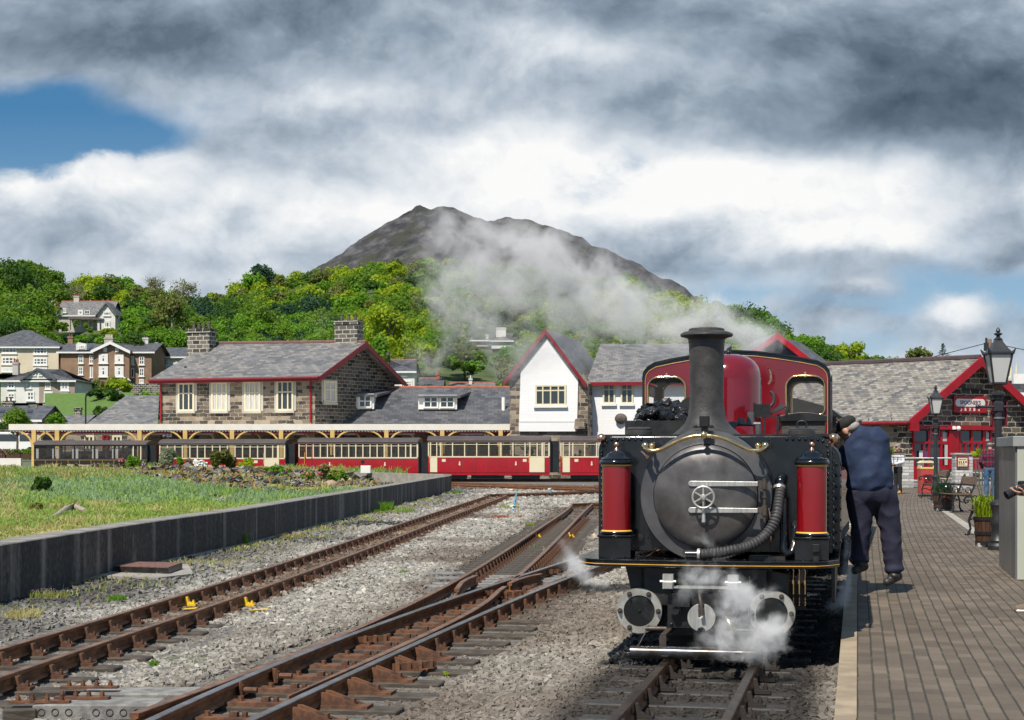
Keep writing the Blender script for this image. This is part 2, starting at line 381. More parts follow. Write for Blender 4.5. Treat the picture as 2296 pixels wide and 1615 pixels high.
M['sleeper_grey'] = pm('grey_plastic_sleeper', (.25, .24, .225), (.13, .125, .12), 9, .85, bump=.6, bdist=.008, detail=8)
M['conc_wall'] = None
M['iron'] = pm('black_iron', (.012, .012, .013), (.02, .02, .021), 8, .25, spec=.6)
M['lampblack'] = pm('lamp_black', (.02, .021, .024), (.03, .031, .034), 4, .4)
M['lampglass'] = glassmat('frosted_lantern_glass', (.62, .62, .6), .15, .3)
M['wood'] = pm('bench_wood', (.17, .1, .06), (.1, .06, .04), 6, .6, stretch=(1, 1, 6), bump=.3)
M['barrel'] = pm('barrel_stave_wood', (.085, .035, .017), (.045, .02, .012), 4, .6, bump=.4, stretch=(6, 6, 1))
M['steel'] = pm('brushed_steel', (.45, .45, .43), (.35, .35, .33), 5, .35, metal=.8)
M['skin'] = pm('skin', (.5, .28, .2), (.42, .22, .15), 20, .55)
M['soil'] = pm('soil', (.06, .045, .03), (.03, .022, .016), 8, .95)
# ================================================================ SETTING
def sheet(name, pts, z, mat, kind='structure', sub=None):
 mb = MB(); mb.quad(*[(p[0], p[1], z) for p in pts]); o = mb.build(name, mat); return tag(o, kind=kind)
gm = pm('yard_soil', (.16, .15, .13), (.1, .095, .08), .5, .95, detail=8)
mb = MB(); mb.quad((-2500, -60, -.42), (2500, -60, -.42), (2500, 6000, -.42), (-2500, 6000, -.42)); tag(mb.build('ground', gm), kind='structure')
WALL = [(-6.15, 12.0), (-5.63, 18.17), (-5.45, 21.3), (-5.2, 24.8), (-4.75, 28.9), (-4.25, 37.5), (-3.9, 43), (-2.5, 68.2)]
WALLY = [(p[1], p[0]) for p in WALL]
def wallx(D): return interp(D, WALLY)
# ballast bed with worn, weedy and sooty zones
TRK = []                                              # centre lines, filled below, used for staining stones
def poly_px(lst, conv, z=0.0): return [G(*conv(*p), z) for p in lst]
A_L = poly_px([(-420, 1040), (0, 935), (700, 745), (1600, 455)], T1)+poly_px([(0, 375), (1000, 55)], T2)+poly_px([(0, 672), (300, 590), (700, 450), (1000, 345), (1150, 297)], T3)
A_R = poly_px([(-420, 1330), (0, 1205), (600, 1010), (1500, 690)], T1)+poly_px([(0, 560), (700, 310), (1300, 90)], T2)+poly_px([(0, 800), (500, 600), (1000, 415), (1300, 310)], T3)
def offset(poly, d):
 out = []
 for i, p in enumerate(poly):
  t = (poly[min(i+1, len(poly)-1)]-poly[max(i-1, 0)]); t.z = 0; t.normalize()
  out.append(p+Vector((t.y, -t.x, 0))*d)
 return out
def resample(poly, step, jit=0):
 pts = [poly[0]*2-poly[1]]+list(poly)+[poly[-1]*2-poly[-2]]; dense = []
 for i in range(1, len(pts)-2):
  p0, p1, p2, p3 = pts[i-1:i+3]
  n = max(6, int((p2-p1).length/.15))
  for k in range(n):
   t = k/n
   dense.append(.5*((2*p1)+(p2-p0)*t+(2*p0-5*p1+4*p2-p3)*t*t+(3*p1-p0-3*p2+p3)*t**3))
 dense.append(poly[-1]); out = [dense[0]]; acc = 0
 for a, b in zip(dense, dense[1:]):
  L = (b-a).length
  while acc+L >= step and L > 1e-9:
   f = (step-acc)/L; a = a.lerp(b, f); out.append(a.copy()); L = (b-a).length; acc = 0
  acc += L
 return out
def smoothp(poly, k=3):
 p = [q.copy() for q in poly]
 for _ in range(k):
  p = [p[0]]+[(p[i-1]+p[i]*2+p[i+1])/4 for i in range(1, len(p)-1)]+[p[-1]]
 return p
def fit(pts, deg=3, ext=0):
 d = np.array([p.y for p in pts]); x = np.array([p.x for p in pts]); m_ = d.mean(); c = np.polyfit(d-m_, x, deg, w=1/d); return [Vector((np.polyval(c, q-m_), q, 0)) for q in np.linspace(d.min(), d.max(), 30)]
def mid(a, b):
 ra, rb = resample(a, .5), resample(b, .5); out = []
 for p in ra:
  q = min(rb, key=lambda r: (r-p).length); out.append((p+q)/2)
 return out
A_C0 = smoothp(mid(fit(A_L, 4), fit(A_R, 4))[::3], 4)
# far end: both sidings sweep round to the left, in front of the train
A_C = resample(A_C0+[Vector((2.9, 62.5, 0)), Vector((3.5, 67.5, 0)), Vector((1.6, 72, 0)), Vector((-2.5, 73.8, 0)), Vector((-7, 74.3, 0)), Vector((-15, 74.5, 0))], .62)
t0_ = (A_C[0]-A_C[4]).normalized(); A_C = [A_C[0]+t0_*.62*k for k in range(9, 0, -1)]+A_C
B_L = poly_px([(20, 1560), (400, 1340), (800, 1130), (1000, 1010), (1200, 880), (1400, 750), (1600, 640), (1800, 500), (1900, 400)], T3)
B_Lfull = poly_px([(-600, 1545), (0, 1330), (300, 1195), (700, 1045), (1100, 885), (1670, 700)], T2)+B_L[1:]
C_L = poly_px([(-1100, 1940), (-400, 1545), (0, 1345), (500, 1165), (1000, 965), (1600, 785), (2131, 575)], T2)+poly_px([(600, 1332), (1000, 1215), (1290, 1115)], T3)
C_L2 = poly_px([(1335, 1135), (1600, 1030), (1985, 900), (2300, 810)], T3)
C_R = poly_px([(-300, 2000), (100, 1760), (420, 1612), (600, 1535), (1000, 1335), (1500, 1172), (2131, 862)], T2)+poly_px([(1100, 1430), (1400, 1305), (1800, 1125), (2150, 1003), (2400, 925)], T3)
B_R1 = poly_px([(850, 1385), (1000, 1302), (1500, 1072), (2131, 815)], T2)+poly_px([(1000, 1375), (1200, 1240), (1300, 1165)], T3)
WING1 = poly_px([(1300, 1165), (1380, 1130), (1500, 1095), (1620, 1072)], T3)
WING2 = poly_px([(1180, 1160), (1290, 1115), (1328, 1090)], T3)
B_R2 = poly_px([(1335, 1135), (1450, 1040), (1560, 945), (1700, 790), (1900, 600), (2100, 400)], T3)
CHK1 = poly_px([(790, 1222), (850, 1145), (950, 1100), (1035, 1068)], T3)
CHK2 = poly_px([(1490, 1245), (1600, 1200), (1750, 1145), (1885, 1098)], T3)
LOCO_L = [G(1371, 1613.8), G(1487.4, 1486.4)]; LOCO_R = [G(1625.8, 1613.7), G(1688, 1492)]
A_L, A_R = fit(A_L, 4), fit(A_R, 4)
C_Lall = fit(C_L+C_L2, 3); C_L = [p for p in C_Lall if p.y <= C_L[-1].y+.2]; C_L2 = [p for p in C_Lall if p.y >= C_L2[0].y-.1]
C_R = fit(C_R, 3); _t = C_Lall[-1]-C_Lall[-3]; _t /= _t.y
for _q in (C_L2, C_R): _e = _q[-1].copy(); _q += [_e+Vector((_t.x*k-.012*k*k, k, 0)) for k in (1.5, 3, 5, 7.5)]
B_Lfull = fit(B_Lfull, 4); B_L = [p for p in B_Lfull if p.y > B_L[0].y]; B_R2 = fit(B_R2, 3); b1 = fit(B_R1[:-1], 3); B_R1 = b1+[B_R1[-1]]
RPROF_H = [(-.029, -.004), (-.024, 0), (.024, 0), (.029, -.004), (.028, -.03), (.009, -.04), (.009, -.085), (.032, -.095), (.034, -.11), (-.034, -.11), (-.032, -.095), (-.009, -.085), (-.009, -.04), (-.028, -.03)]
def rail(parent, pts, name='rail', top='railtop', step=.5, taper=False, zo=0.0, label=None):
 pts = resample(pts, step) if len(pts) > 2 else [Vector(p) for p in pts]; n = len(RPROF_H); vs = []; fs = []; mi = []
 for i, p in enumerate(pts):
  t = pts[min(i+1, len(pts)-1)]-pts[max(i-1, 0)]; t.z = 0; t.normalize(); s = Vector((t.y, -t.x, 0))
  k = 1.0 if not taper else min(1, .25+i*.18)
  for (a, b) in RPROF_H: vs.append(p+s*a*k+Vector((0, 0, b+zo)))
 for i in range(len(pts)-1):
  for k in range(n):
   l = (k+1) % n; fs.append((i*n+k, i*n+l, (i+1)*n+l, (i+1)*n+k)); mi.append(1 if k in (0, 1, 2) else 0)
 fs += [tuple(range(n)), tuple((len(pts)-1)*n+k for k in range(n-1, -1, -1))]; mi += [0, 0]
 m = MB(); m.v = [tuple(v) for v in vs]; m.f = fs; m.m = mi
 o = m.build(name, [M['railside'], M[top]], parent)
 if label: o['label'] = label
 return o
def chair_mesh(mat='rust', s=1.0):                    # cast rail chair: base with an upright wedge and two bolts, on the side local +x
 m = MB(); m.box((.05, 0, .012), (.2, .1, .024))
 m.poly([Vector((.032, -.03, .02)), Vector((.11, -.03, .02)), Vector((.07, -.03, .045)), Vector((.055, -.03, .095)), Vector((.034, -.03, .098))], (0, .06, 0))
 m.cyl((.115, 0, .02), (.115, 0, .05), .018, 6); m.cyl((.115, 0, .05), (.115, 0, .065), .01, 6)
 m.box((-.055, 0, .03), (.04, .05, .05))
 o = m.build('rail_chair', M[mat]); me = o.data; bpy.data.objects.remove(o); return me
CHAIR = chair_mesh(); M['oilrust'] = pm('oily_rust', (.04, .026, .02), (.022, .018, .016), 10, .6); CHAIRD = chair_mesh('oilrust'); CHAIRY = chair_mesh('yellowp')
def sleeper_mesh(L=1.32, w=.2, h=.11, mat='sleeper'):
 m = MB(); m.box((0, 0, -h/2), (L, w, h), ch=.008); o = m.build('sleeper', M[mat]); me = o.data; bpy.data.objects.remove(o); return me
def inst(name, me, parent, loc, rz=0, rx=0, sc=None):
 o = bpy.data.objects.new(name, me); COL.objects.link(o); o.location = loc; o.rotation_euler = (rx, 0, rz)
 if parent: o.parent = parent
 if sc: o.scale = sc
 return o
ZS = -.118                                            # top of the sleepers
def sleepers(parent, centre, length, near, chairs=True, gauge=.64, spacing=1, yellow=(), mat='sleeper', sides=(1, 1)):
 sm = [sleeper_mesh(length+random.uniform(-.05, .08), .2+random.uniform(-.02, .03), .11, mat) for _ in range(4)]
 rest = MB(); restc = MB()
 for i, p in enumerate(centre):
  t = centre[min(i+1, len(centre)-1)]-centre[max(i-1, 0)]; a = atan2(t.y, t.x)-pi/2+random.uniform(-.03, .03)
  sh = random.uniform(-.06, .06)
  if i < near:
   s = inst('sleeper', random.choice(sm), parent, p+Vector((cos(a)*sh, sin(a)*sh, ZS+random.uniform(-.01, .004))), a)
   if chairs:
    for k, sd in enumerate((-1, 1)):
     y = (i, sd) in yellow
     c = inst('rail_chair', CHAIRY if y else CHAIR, s, (sd*gauge/2*1.0-sh+(.0), 0, .0), 0 if sides[k] > 0 else pi)
     if y: c['label'] = 'rail chair painted bright yellow'
  else:
   R = rotz(a); rest.box(p+Vector((0, 0, ZS-.05)), (length, .2, .1), R)
   if chairs:
    for k, sd in enumerate((-1, 1)):
     q = R @ Vector((sd*gauge/2+.05, 0, 0)); restc.box(p+q+Vector((0, 0, ZS+.045)), (.05, .05, .085), R); restc.box(p+q+Vector((.02, 0, ZS+.012)), (.16, .1, .03), R)
 if rest.v: tag(rest.build('sleeper_row', M[mat], parent), kind='stuff')
 if restc.v: tag(restc.build('rail_chair_row', M['rust'], parent), kind='stuff')
# track A: the rusty siding beside the wall
near_px = lambda p: pxof(p)
trA = thing('railway_track', 'rusty narrow gauge siding nearest the concrete wall, with yellow-painted chairs', 'railway track', (0, 0, 0))
rail(trA, offset(A_C, -.32)); rail(trA, offset(A_C, .32))
ys = [G(*T1(1660, 545), ZS), G(*T2(340, 530), ZS)]
iy = [min(range(len(A_C)), key=lambda i: (A_C[i]-q).length) for q in ys]
sleepers(trA, A_C, 1.3, 70, yellow={(iy[0], -1), (iy[0], 1), (iy[1], 1)})
# track B/C: the turnout in the middle
trB = thing('railway_turnout', 'railway turnout with crossing and shiny rails in the middle of the yard', 'railway points')
B_far = resample(B_L+[Vector((13.6, 62, 0)), Vector((15.2, 66.8, 0)), Vector((13.2, 70.5, 0)), Vector((9, 72, 0)), Vector((2, 73.0, 0))], .6)
rail(trB, B_Lfull[:-1]+B_far[-60:] if False else B_Lfull); rail(trB, C_L, top='railshine'); rail(trB, C_L2, top='railshine'); rail(trB, C_R, top='railshine')
rail(trB, B_R1, name='switch_rail', taper=True); rail(trB, WING1, name='wing_rail'); rail(trB, WING2, name='wing_rail'); rail(trB, B_R2)
rail(trB, CHK1, name='check_rail'); rail(trB, CHK2, name='check_rail')
far_c = resample([ (B_L[-1]+B_R2[-1])/2, Vector((14.6, 62, 0)), Vector((16.2, 66.5, 0)), Vector((14.6, 70.6, 0)), Vector((10, 72.6, 0)), Vector((3, 73.6, 0))], .6)
rail(trB, [B_L[-1]]+offset(far_c, -.32)[1:]); rail(trB, [B_R2[-1]]+offset(far_c, .32)[1:])
rC = mid(C_L+C_L2[1:3], C_R); rC = resample(smoothp(rC[::2], 2), .62)
sm = [sleeper_mesh(1.5, .22, .11), sleeper_mesh(1.75, .22, .11), sleeper_mesh(1.65, .22, .11, 'sleeper_grey')]
gus = MB(); gus.poly([Vector((0, -.06, 0)), Vector((.3, -.06, 0)), Vector((.26, -.06, .02)), Vector((.03, -.06, .1)), Vector((0, -.06, .1))], (0, .02, 0))
gus.poly([Vector((0, .06, 0)), Vector((.3, .06, 0)), Vector((.26, .06, .02)), Vector((.03, .06, .1)), Vector((0, .06, .1))], (0, -.02, 0)); gus.box((.14, 0, .01), (.34, .16, .02)); gus.cyl((.2, 0, .02), (.2, 0, .06), .018, 6)
go = gus.build('gusset', M['rust']); GUS = go.data; bpy.data.objects.remove(go)
plate = MB(); plate.box((0, 0, .012), (.42, .15, .024)); plate.cyl((.12, 0, .02), (.12, 0, .055), .02, 6); plate.cyl((-.12, 0, .02), (-.12, 0, .055), .02, 6); plate.box((.05, 0, .04), (.05, .05, .03))
po = plate.build('slide_plate', M['rust']); PLATE = po.data; bpy.data.objects.remove(po)
for i, p in enumerate(rC):
 if p.y < 7.5: continue
 t = rC[min(i+1, len(rC)-1)]-rC[max(i-1, 0)]; a = atan2(t.y, t.x)-pi/2
 wide = 0
 nb = min(B_Lfull, key=lambda q: abs(q.y-p.y)); wide = max(0, (p.x-nb.x)-.33)*.0
 s = inst('sleeper', sm[i % 2], trB, p+Vector((.12, 0, ZS)), a)
 inst('rail_chair', GUS if p.y < 13.5 else CHAIR, s, (.24 if p.y < 13.5 else .22, 0, 0), 0)
 inst('slide_plate', PLATE, s, (-.2, 0, 0), 0)
bc = [q for q in resample(smoothp(mid(B_L, B_R2[1:]+[]), 1)[:], .5)] if False else []
bl, br_ = resample(B_L, .5), resample(B_R2, .5); cB = []
for q in br_:
 w = min(bl, key=lambda r: (r-q).length); cB.append((q+w)/2)
for i, p in enumerate(resample(cB[1:], .42)):
 rows = resample(cB[1:], .42); t = rows[min(i+1, len(rows)-1)]-rows[max(i-1, 0)]; a = atan2(t.y, t.x)-pi/2
 if i < 46:
  s = inst('sleeper', sm[0 if i > 4 else 2], trB, p+Vector((0, 0, ZS-.004)), a)
  for sd in (-1, 1): inst('rail_chair', CHAIRY if i == 27 else CHAIR, s, (sd*.32, 0, 0), 0)
# bolts at the rail joints and the pale recycled sleepers at the toe of the turnout
sleepers(trB, far_c, 1.3, 0)
def dimple_sleeper(parent, p0, p1, h=.17, w=.3):
 m = MB(); d = (p1-p0); L = d.length; a = atan2(d.y, d.x); R = rotz(a)
 c = (p0+p1)/2; m.box(c+Vector((0, 0, -h/2)), (L, w, h), R, ch=.012)
 r = m; m.slot(1); fx = -w/2-.002
 n = int(L/.085)
 for i in range(n):
  for k in range(2):
   u = -L/2+.06+i*.085+(.04 if k else 0)
   if random.random() < .2 or u > L/2-.04: continue
   q = c+R @ Vector((u, fx, -.05-k*.065)); ring = [q+R @ Vector((cos(t)*.021, 0, sin(t)*.021)) for t in [2*pi*j/12 for j in range(12)]]
   r.tube(ring, .0035, 4, closed=True)
 o = m.build('sleeper', [M['sleeper_grey'], M['sleeper']], parent); o['label'] = 'pale grey moulded sleeper with rings pressed into its side'
dimple_sleeper(trB, G(*T1(330, 1450), -.03)+Vector((0, .1, 0)), G(*T1(1500, 1455), -.03)+Vector((0, .1, 0)))
dimple_sleeper(trB, G(*T1(800, 1325), -.05), G(*T1(1880, 1330), -.05))
dimple_sleeper(trB, G(*T3(520, 1068), -.08), G(*T3(860, 1060), -.08), .1, .22)
dimple_sleeper(trB, G(*T3(585, 1112), -.08), G(*T3(830, 1108), -.08), .1, .22)
for (a, b) in (((275, 1330), (800, 1325)), ((0, 1500), (325, 1490))):
 p0, p1 = G(*T1(*a), -.05), G(*T1(*b), -.05); m = MB(); d = p1-p0; m.box((p0+p1)/2+Vector((0, .08, -.08)), (d.length, .22, .15), rotz(atan2(d.y, d.x)), ch=.01); m.build('sleeper', M['sleeper'], trB)
for (a, b) in (((580, 1300), (1120, 1300)), ((90, 1440), (665, 1435)), ((520, 1400), (1040, 1398))):
 p0, p1 = G(*T1(*a), -.02), G(*T1(*b), -.02); m = MB(); d = p1-p0; R = rotz(atan2(d.y, d.x)); c = (p0+p1)/2
 m.box(c, (d.length, .07, .014), R)
 for k in range(4): q = c+R @ Vector((d.length*(-.36+.24*k), 0, 0)); m.cyl(q, q+Vector((0, 0, .03)), .016, 6); m.cyl(q+Vector((0, 0, .03)), q+Vector((0, 0, .045)), .009, 6)
 m.build('strap_plate', M['rust'], trB)
for (cv, X, Y) in ((T2, 1610, 850), (T3, 1095, 1265), (T2, 960, 270), (T3, 1680, 1060), (T3, 1300, 1275), (T2, 2030, 1100)):
 p = G(*cv(X, Y), -.06); m = MB()
 for k in range(4): m.box(p+Vector((-.12+.08*k, -.05+.05*k, .0)), (.03, .05, .06))
 m.box(p+Vector((0, .02, 0)), (.36, .02, .05), rotz(.55)); m.build('joint_bolts', M['rust'], trA if X == 960 else trB)
for (cv, X, Y, s) in ((T2, 690, 1190, 1.0), (T2, 350, 1325, 1.1)):   # switch stretcher brackets
 p = G(*cv(X, Y), -.06); m = MB(); R = rotz(.7); m.box(p, (.02, .1*s, .1*s), R); m.cyl(p, p+Vector((.14, -.03, 0)), .02, 8); m.cyl(p+Vector((.02, 0, 0)), p+Vector((.05, -.01, 0)), .034, 6); m.build('stretcher_bracket', M['rust'], trB)
p = G(*T2(1838, 1228), -.12)
m = MB(); m.lathe([(.045, 0), (.05, .02), (.045, .04), (.03, .04), (.03, .03)], p, n=16); tag(m.build('drain_cap', pm('blue_black_plastic', (.02, .03, .045), None, 5, .4)), 'small round blue-black cap lying by the rail at the bottom centre', 'cap')
# loco track
trC = thing('railway_track', 'oily dark track under the steam locomotive, beside the platform', 'railway track')
tdir = Vector(((1928-CX)/F, 1, 0)).normalized()
def ext(seg, d0, d1):
 t = (seg[1]-seg[0]).normalized(); return [seg[0]-t*d0, seg[0], seg[1], seg[1]+t*d1]
M['railoil'] = pm('oily_rail_top', (.1, .075, .06), (.035, .028, .024), 4, .33, metal=.6)
rail(trC, [ext(LOCO_L, 3, 0)[0], ext(LOCO_L, 0, 22)[3]], top='railoil'); rail(trC, [ext(LOCO_R, 3, 0)[0], ext(LOCO_R, 0, 22)[3]], top='railoil')
lc = [(a+b)/2 for a, b in zip(ext(LOCO_L, 3, 22), ext(LOCO_R, 3, 22))]
M['sleeper_oil'] = pm('oily_sleeper', (.025, .023, .022), (.045, .04, .036), 5, .6, bump=.5, bdist=.006, stretch=(1.5, 1.5, 9))
sleepers(trC, resample([lc[0], lc[3]], .62), 1.35, 22, chairs=False, mat='sleeper_oil')
for q in resample([lc[0], lc[3]], .62)[3:14]:
 for sd in (-1, 1):
  inst('rail_chair', CHAIRD, trC, q+rotz(-atan2(tdir.x, tdir.y)) @ Vector((sd*.325, 0, ZS)), -atan2(tdir.x, tdir.y)+(0 if sd > 0 else 0))
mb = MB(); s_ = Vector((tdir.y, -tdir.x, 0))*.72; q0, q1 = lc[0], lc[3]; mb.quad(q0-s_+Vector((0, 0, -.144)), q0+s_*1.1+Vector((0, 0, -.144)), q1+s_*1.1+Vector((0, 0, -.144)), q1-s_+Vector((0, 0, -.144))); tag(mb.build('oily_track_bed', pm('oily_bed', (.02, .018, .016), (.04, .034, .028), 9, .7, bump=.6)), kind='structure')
# running lines in front of the far train
for i, (za, zb, lab) in enumerate((((742, 198), (2200, 238), 'rear running line just in front of the red train'), ((742, 216), (2200, 268), 'front running line, second in front of the red train'))):
 a, b = G(*T3(*za)), G(*T3(*zb)); t = (b-a).normalized(); a -= t*12; b += t*14
 tr = thing('railway_track', lab, 'railway track'); rail(tr, [a, b]); o_ = Vector((-t.y, t.x, 0))*.9; rail(tr, [a+o_, b+o_])
 sleepers(tr, resample([a+o_/2, b+o_/2], .7), 1.4, 0)
tr = thing('railway_track', 'track under the red and cream train', 'railway track')
rail(tr, [Vector((-32, 89.6, 0)), Vector((16, 88.1, 0))]); rail(tr, [Vector((-32, 90.3, 0)), Vector((16, 88.8, 0))])
for dx in (-.3, .3): pass
# ---------------------------------------------------------------- ballast
bm_ = pm('ballast_bed', (.17, .165, .155), (.1, .097, .09), 12, .95, bump=.8, bdist=.02, detail=8)
mb = MB(); xs = [12, 18.17, 21.3, 24.8, 28.9, 37.5, 43, 68.2, 78]
for a, b in zip(xs, xs[1:]):
 mb.quad((wallx(a)-.1 if a < 69 else -32, a, -.15), (14 if a < 20 else 24, a, -.15), (24, b, -.15), (wallx(b)-.1 if b < 69 else -32, b, -.15))
mb.quad((-6.2, 5, -.15), (8, 5, -.15), (14, 12, -.15), (-6.2, 12, -.15)); mb.quad((-32, 78, -.15), (24, 78, -.15), (24, 92, -.15), (-32, 92, -.15))
tag(mb.build('ballast_bed', bm_), kind='structure')
def stonebase():
 out = []
 for k in range(8):
  c = np.array([(x, y, z) for x in (-1, 1) for y in (-1, 1) for z in (-1, 1)], float)*.5
  c += np.random.uniform(-.2, .2, c.shape); c[:, 2] *= .62; out.append(c)
 return out
SB = stonebase(); SF = np.array([(0, 1, 3, 2), (4, 6, 7, 5), (0, 4, 5, 1), (2, 3, 7, 6), (0, 2, 6, 4), (1, 5, 7, 3)])
def rotm(n):
 a, b, c = np.random.uniform(0, 2*pi, n), np.random.normal(0, .35, n), np.random.normal(0, .35, n)
 ca, sa, cb, sb, cc, sc_ = np.cos(a), np.sin(a), np.cos(b), np.sin(b), np.cos(c), np.sin(c)
 R = np.empty((n, 3, 3)); R[:, 0, 0] = ca*cb; R[:, 0, 1] = ca*sb*sc_-sa*cc; R[:, 0, 2] = ca*sb*cc+sa*sc_
 R[:, 1, 0] = sa*cb; R[:, 1, 1] = sa*sb*sc_+ca*cc; R[:, 1, 2] = sa*sb*cc-ca*sc_; R[:, 2, 0] = -sb; R[:, 2, 1] = cb*sc_; R[:, 2, 2] = cb*cc
 return R
def stones(pos, size, col, name, mat, label=None, cat=None, kind='stuff'):
 n = len(pos); base = np.array(SB)[np.random.randint(0, 8, n)]; sc = size[:, None]*np.random.uniform(.6, 1.35, (n, 3))
 v = np.einsum('nij,nkj->nki', rotm(n), base*sc[:, None, :])+pos[:, None, :]
 f = (SF[None]+(np.arange(n)*8)[:, None, None]).reshape(-1, 4)
 o = fastmesh(name, v.reshape(-1, 3), f, mat, fcol=np.repeat(col, 6, axis=0), uvs=False); return tag(o, label, cat, kind=kind)
def segdist(pts, poly, step=3):
 q = np.array([(p.x, p.y) for p in poly][::step]); d = np.full(len(pts), 1e9)
 for i in range(0, len(q)): d = np.minimum(d, np.hypot(pts[:, 0]-q[i, 0], pts[:, 1]-q[i, 1]))
 return d
def nz(x, y, s, o=0):
 return np.array([mnoise.noise(Vector((a*s, b*s, o))) for a, b in zip(x, y)])
PED = [(9.0, .05), (9.3, .0)]
def platx(D):                                         # left edge of the platform at distance D
 return interp(D, [(5, -.035*5+.85), (G(1869, 1615, .08).y, G(1869, 1615, .08).x), (G(1892, 1351, .08).y, G(1892, 1351, .08).x), (G(1908, 1200, .08).y, G(1908, 1200, .08).x), (G(1917, 1110, .08).y, G(1917, 1110, .08).x), (90, 18.6)])
def ballast():
 N = []
 for (d0, d1, dens, s0, s1) in ((8.6, 13, 1700, .02, .046), (13, 19, 1000, .024, .05), (19, 30, 420, .032, .064), (30, 50, 140, .05, .09), (50, 76, 45, .08, .13)):
  w = 12+0*d0; x0 = -.32*d1-.2; x1 = min(.2*d1+1.2, 14); n = int((d1-d0)*(x1-x0)*dens)
  D = np.random.uniform(d0, d1, n); X = np.random.uniform(x0, x1, n)
  wx = np.interp(D, [p[1] for p in WALL], [p[0] for p in WALL]); pl = np.array([platx(d) for d in D])
  k = (X > wx+.03) & (X < pl-.03) & (np.abs(X) < .325*D+.3)
  X, D = X[k], D[k]; sz = np.random.uniform(s0, s1, len(X)); N.append((X, D, sz))
 X = np.concatenate([n[0] for n in N]); D = np.concatenate([n[1] for n in N]); S = np.concatenate([n[2] for n in N])
 pts = np.stack([X, D], 1)
 dA = segdist(pts, A_C, 1); dC = segdist(pts, rC, 1); dB = segdist(pts, cB, 1)
 lcp = resample([lc[0], lc[3]], .3); dL = segdist(pts, lcp, 1)
 wx = np.interp(D, [p[1] for p in WALL], [p[0] for p in WALL]); dW = X-wx
 n1 = nz(X, D, 1.1); n2 = nz(X, D, .5, 5)
 thin = np.random.rand(len(X)); keep = np.ones(len(X), bool)
 keep &= ~((dW < 1.5+n2*1.2) & (thin < .72))
 for d in (dA, dC, dB, dL): keep &= ~((d < .6) & (thin < .45))
 X, D, S, dA, dC, dB, dL, dW, n1, n2 = [a[keep] for a in (X, D, S, dA, dC, dB, dL, dW, n1, n2)]; n = len(X)
 g = np.random.uniform(.2, .45, n)[:, None]; tint = np.random.uniform(-.02, .035, n)[:, None]
 col = g*np.array([1.0, .95, .85])+tint*np.array([1, .6, .1]); col[np.random.rand(n) < .05] *= 1.5
 def mixto(c, k):
  nonlocal col
  k = np.clip(k, 0, 1)[:, None]; col = col*(1-k)+np.array(c)*np.random.uniform(.6, 1.4, n)[:, None]*k
 mixto((.19, .15, .115), (1-(dL-.7)/2.2)*.6+n2*.4)
 mixto((.15, .12, .09), (1-(dC-.5)/1.6)*.5)
 mixto((.16, .1, .06), (1-(dA-.25)/.45)*.85+n1*.3)
 mixto((.095, .065, .045), (1-(dC-.35)/.8)*.95+n1*.4)
 mixto((.1, .07, .05), (1-(dB-.5)/.7)*1.0+n1*.3)
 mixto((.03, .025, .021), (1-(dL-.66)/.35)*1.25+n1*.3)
 mixto((.12, .09, .07), (n2-.15)*1.5)
 mixto((.09, .088, .085), (1-(dW-.6)/1.5)*.7+n2*.6)
 Z = np.full(n, -.14)+np.random.uniform(-.012, .014, n)
 Z += np.where((dL < .9), -.01, 0)+np.where(dC < .6, -.012, 0)+np.where(dA < .3, -.005, 0)
 Z -= np.where((np.minimum(dA, dC) < .95) & (D < 16), .03, 0)+np.where((dB < .8) & (D > 14), .035, 0)
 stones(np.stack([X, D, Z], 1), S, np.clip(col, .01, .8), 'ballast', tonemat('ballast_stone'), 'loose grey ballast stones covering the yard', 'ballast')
ballast()
# coal dust heaps
def heap(cx, cy, r, n, s, col, label, name='coal_heap', h=.1, z0=-.13, cat='coal'):
 a = np.random.uniform(0, 2*pi, n); rr = r*np.sqrt(np.random.rand(n)); x, y = rr*np.cos(a), rr*np.sin(a)*1.2
 z = z0+h*np.clip(1-(rr/r)**1.5, 0, 1)*np.random.uniform(.5, 1, n)
 c = np.random.uniform(.6, 1.5, (n, 1))*np.array(col)
 stones(np.stack([cx+x, cy+y, z], 1), np.random.uniform(s*.7, s*1.4, n), c, name, tonemat(name+'_m', .5), label, cat)
p = G(1405, 1478, -.1)
heap(p.x+.1, p.y+.1, .22, 600, .03, (.012, .012, .013), 'heap of black coal spilt beside the front bogie', h=.16)
p = G(*T3(100, 590), -.12); heap(p.x, p.y, 1.0, 900, .035, (.03, .03, .03), 'dark patch of ash and coal dust between the siding and the wall', 'ash_patch', .03, cat='ash')
# ---------------------------------------------------------------- concrete flood wall
m, nt, bs = newmat('stained_concrete'); co = coords(nt, 'Object'); uv = coords(nt, 'UV'); ux, uy, _ = sepx(nt, uv)
ox, oy, oz = sepx(nt, co)
st = noise(nt, comb(nt, ux*.9, oz*.1, 0.0), 1.5, 4, .6); fn = noise(nt, co, 14, 6); drip = noise(nt, comb(nt, ux*3.2, oz*.25, 2.0), 1.6, 5, .6)
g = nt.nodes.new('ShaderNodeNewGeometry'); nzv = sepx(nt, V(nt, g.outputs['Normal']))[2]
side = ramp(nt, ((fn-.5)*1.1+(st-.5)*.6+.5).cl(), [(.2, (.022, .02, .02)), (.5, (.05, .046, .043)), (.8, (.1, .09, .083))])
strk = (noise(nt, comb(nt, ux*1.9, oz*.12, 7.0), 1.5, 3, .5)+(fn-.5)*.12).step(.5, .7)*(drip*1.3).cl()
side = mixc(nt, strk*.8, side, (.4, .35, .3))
topc = ramp(nt, (noise(nt, co, 3, 6)+(fn-.5)*.5).cl(), [(.2, (.1, .095, .09)), (.5, (.2, .19, .175)), (.8, (.36, .33, .3))])
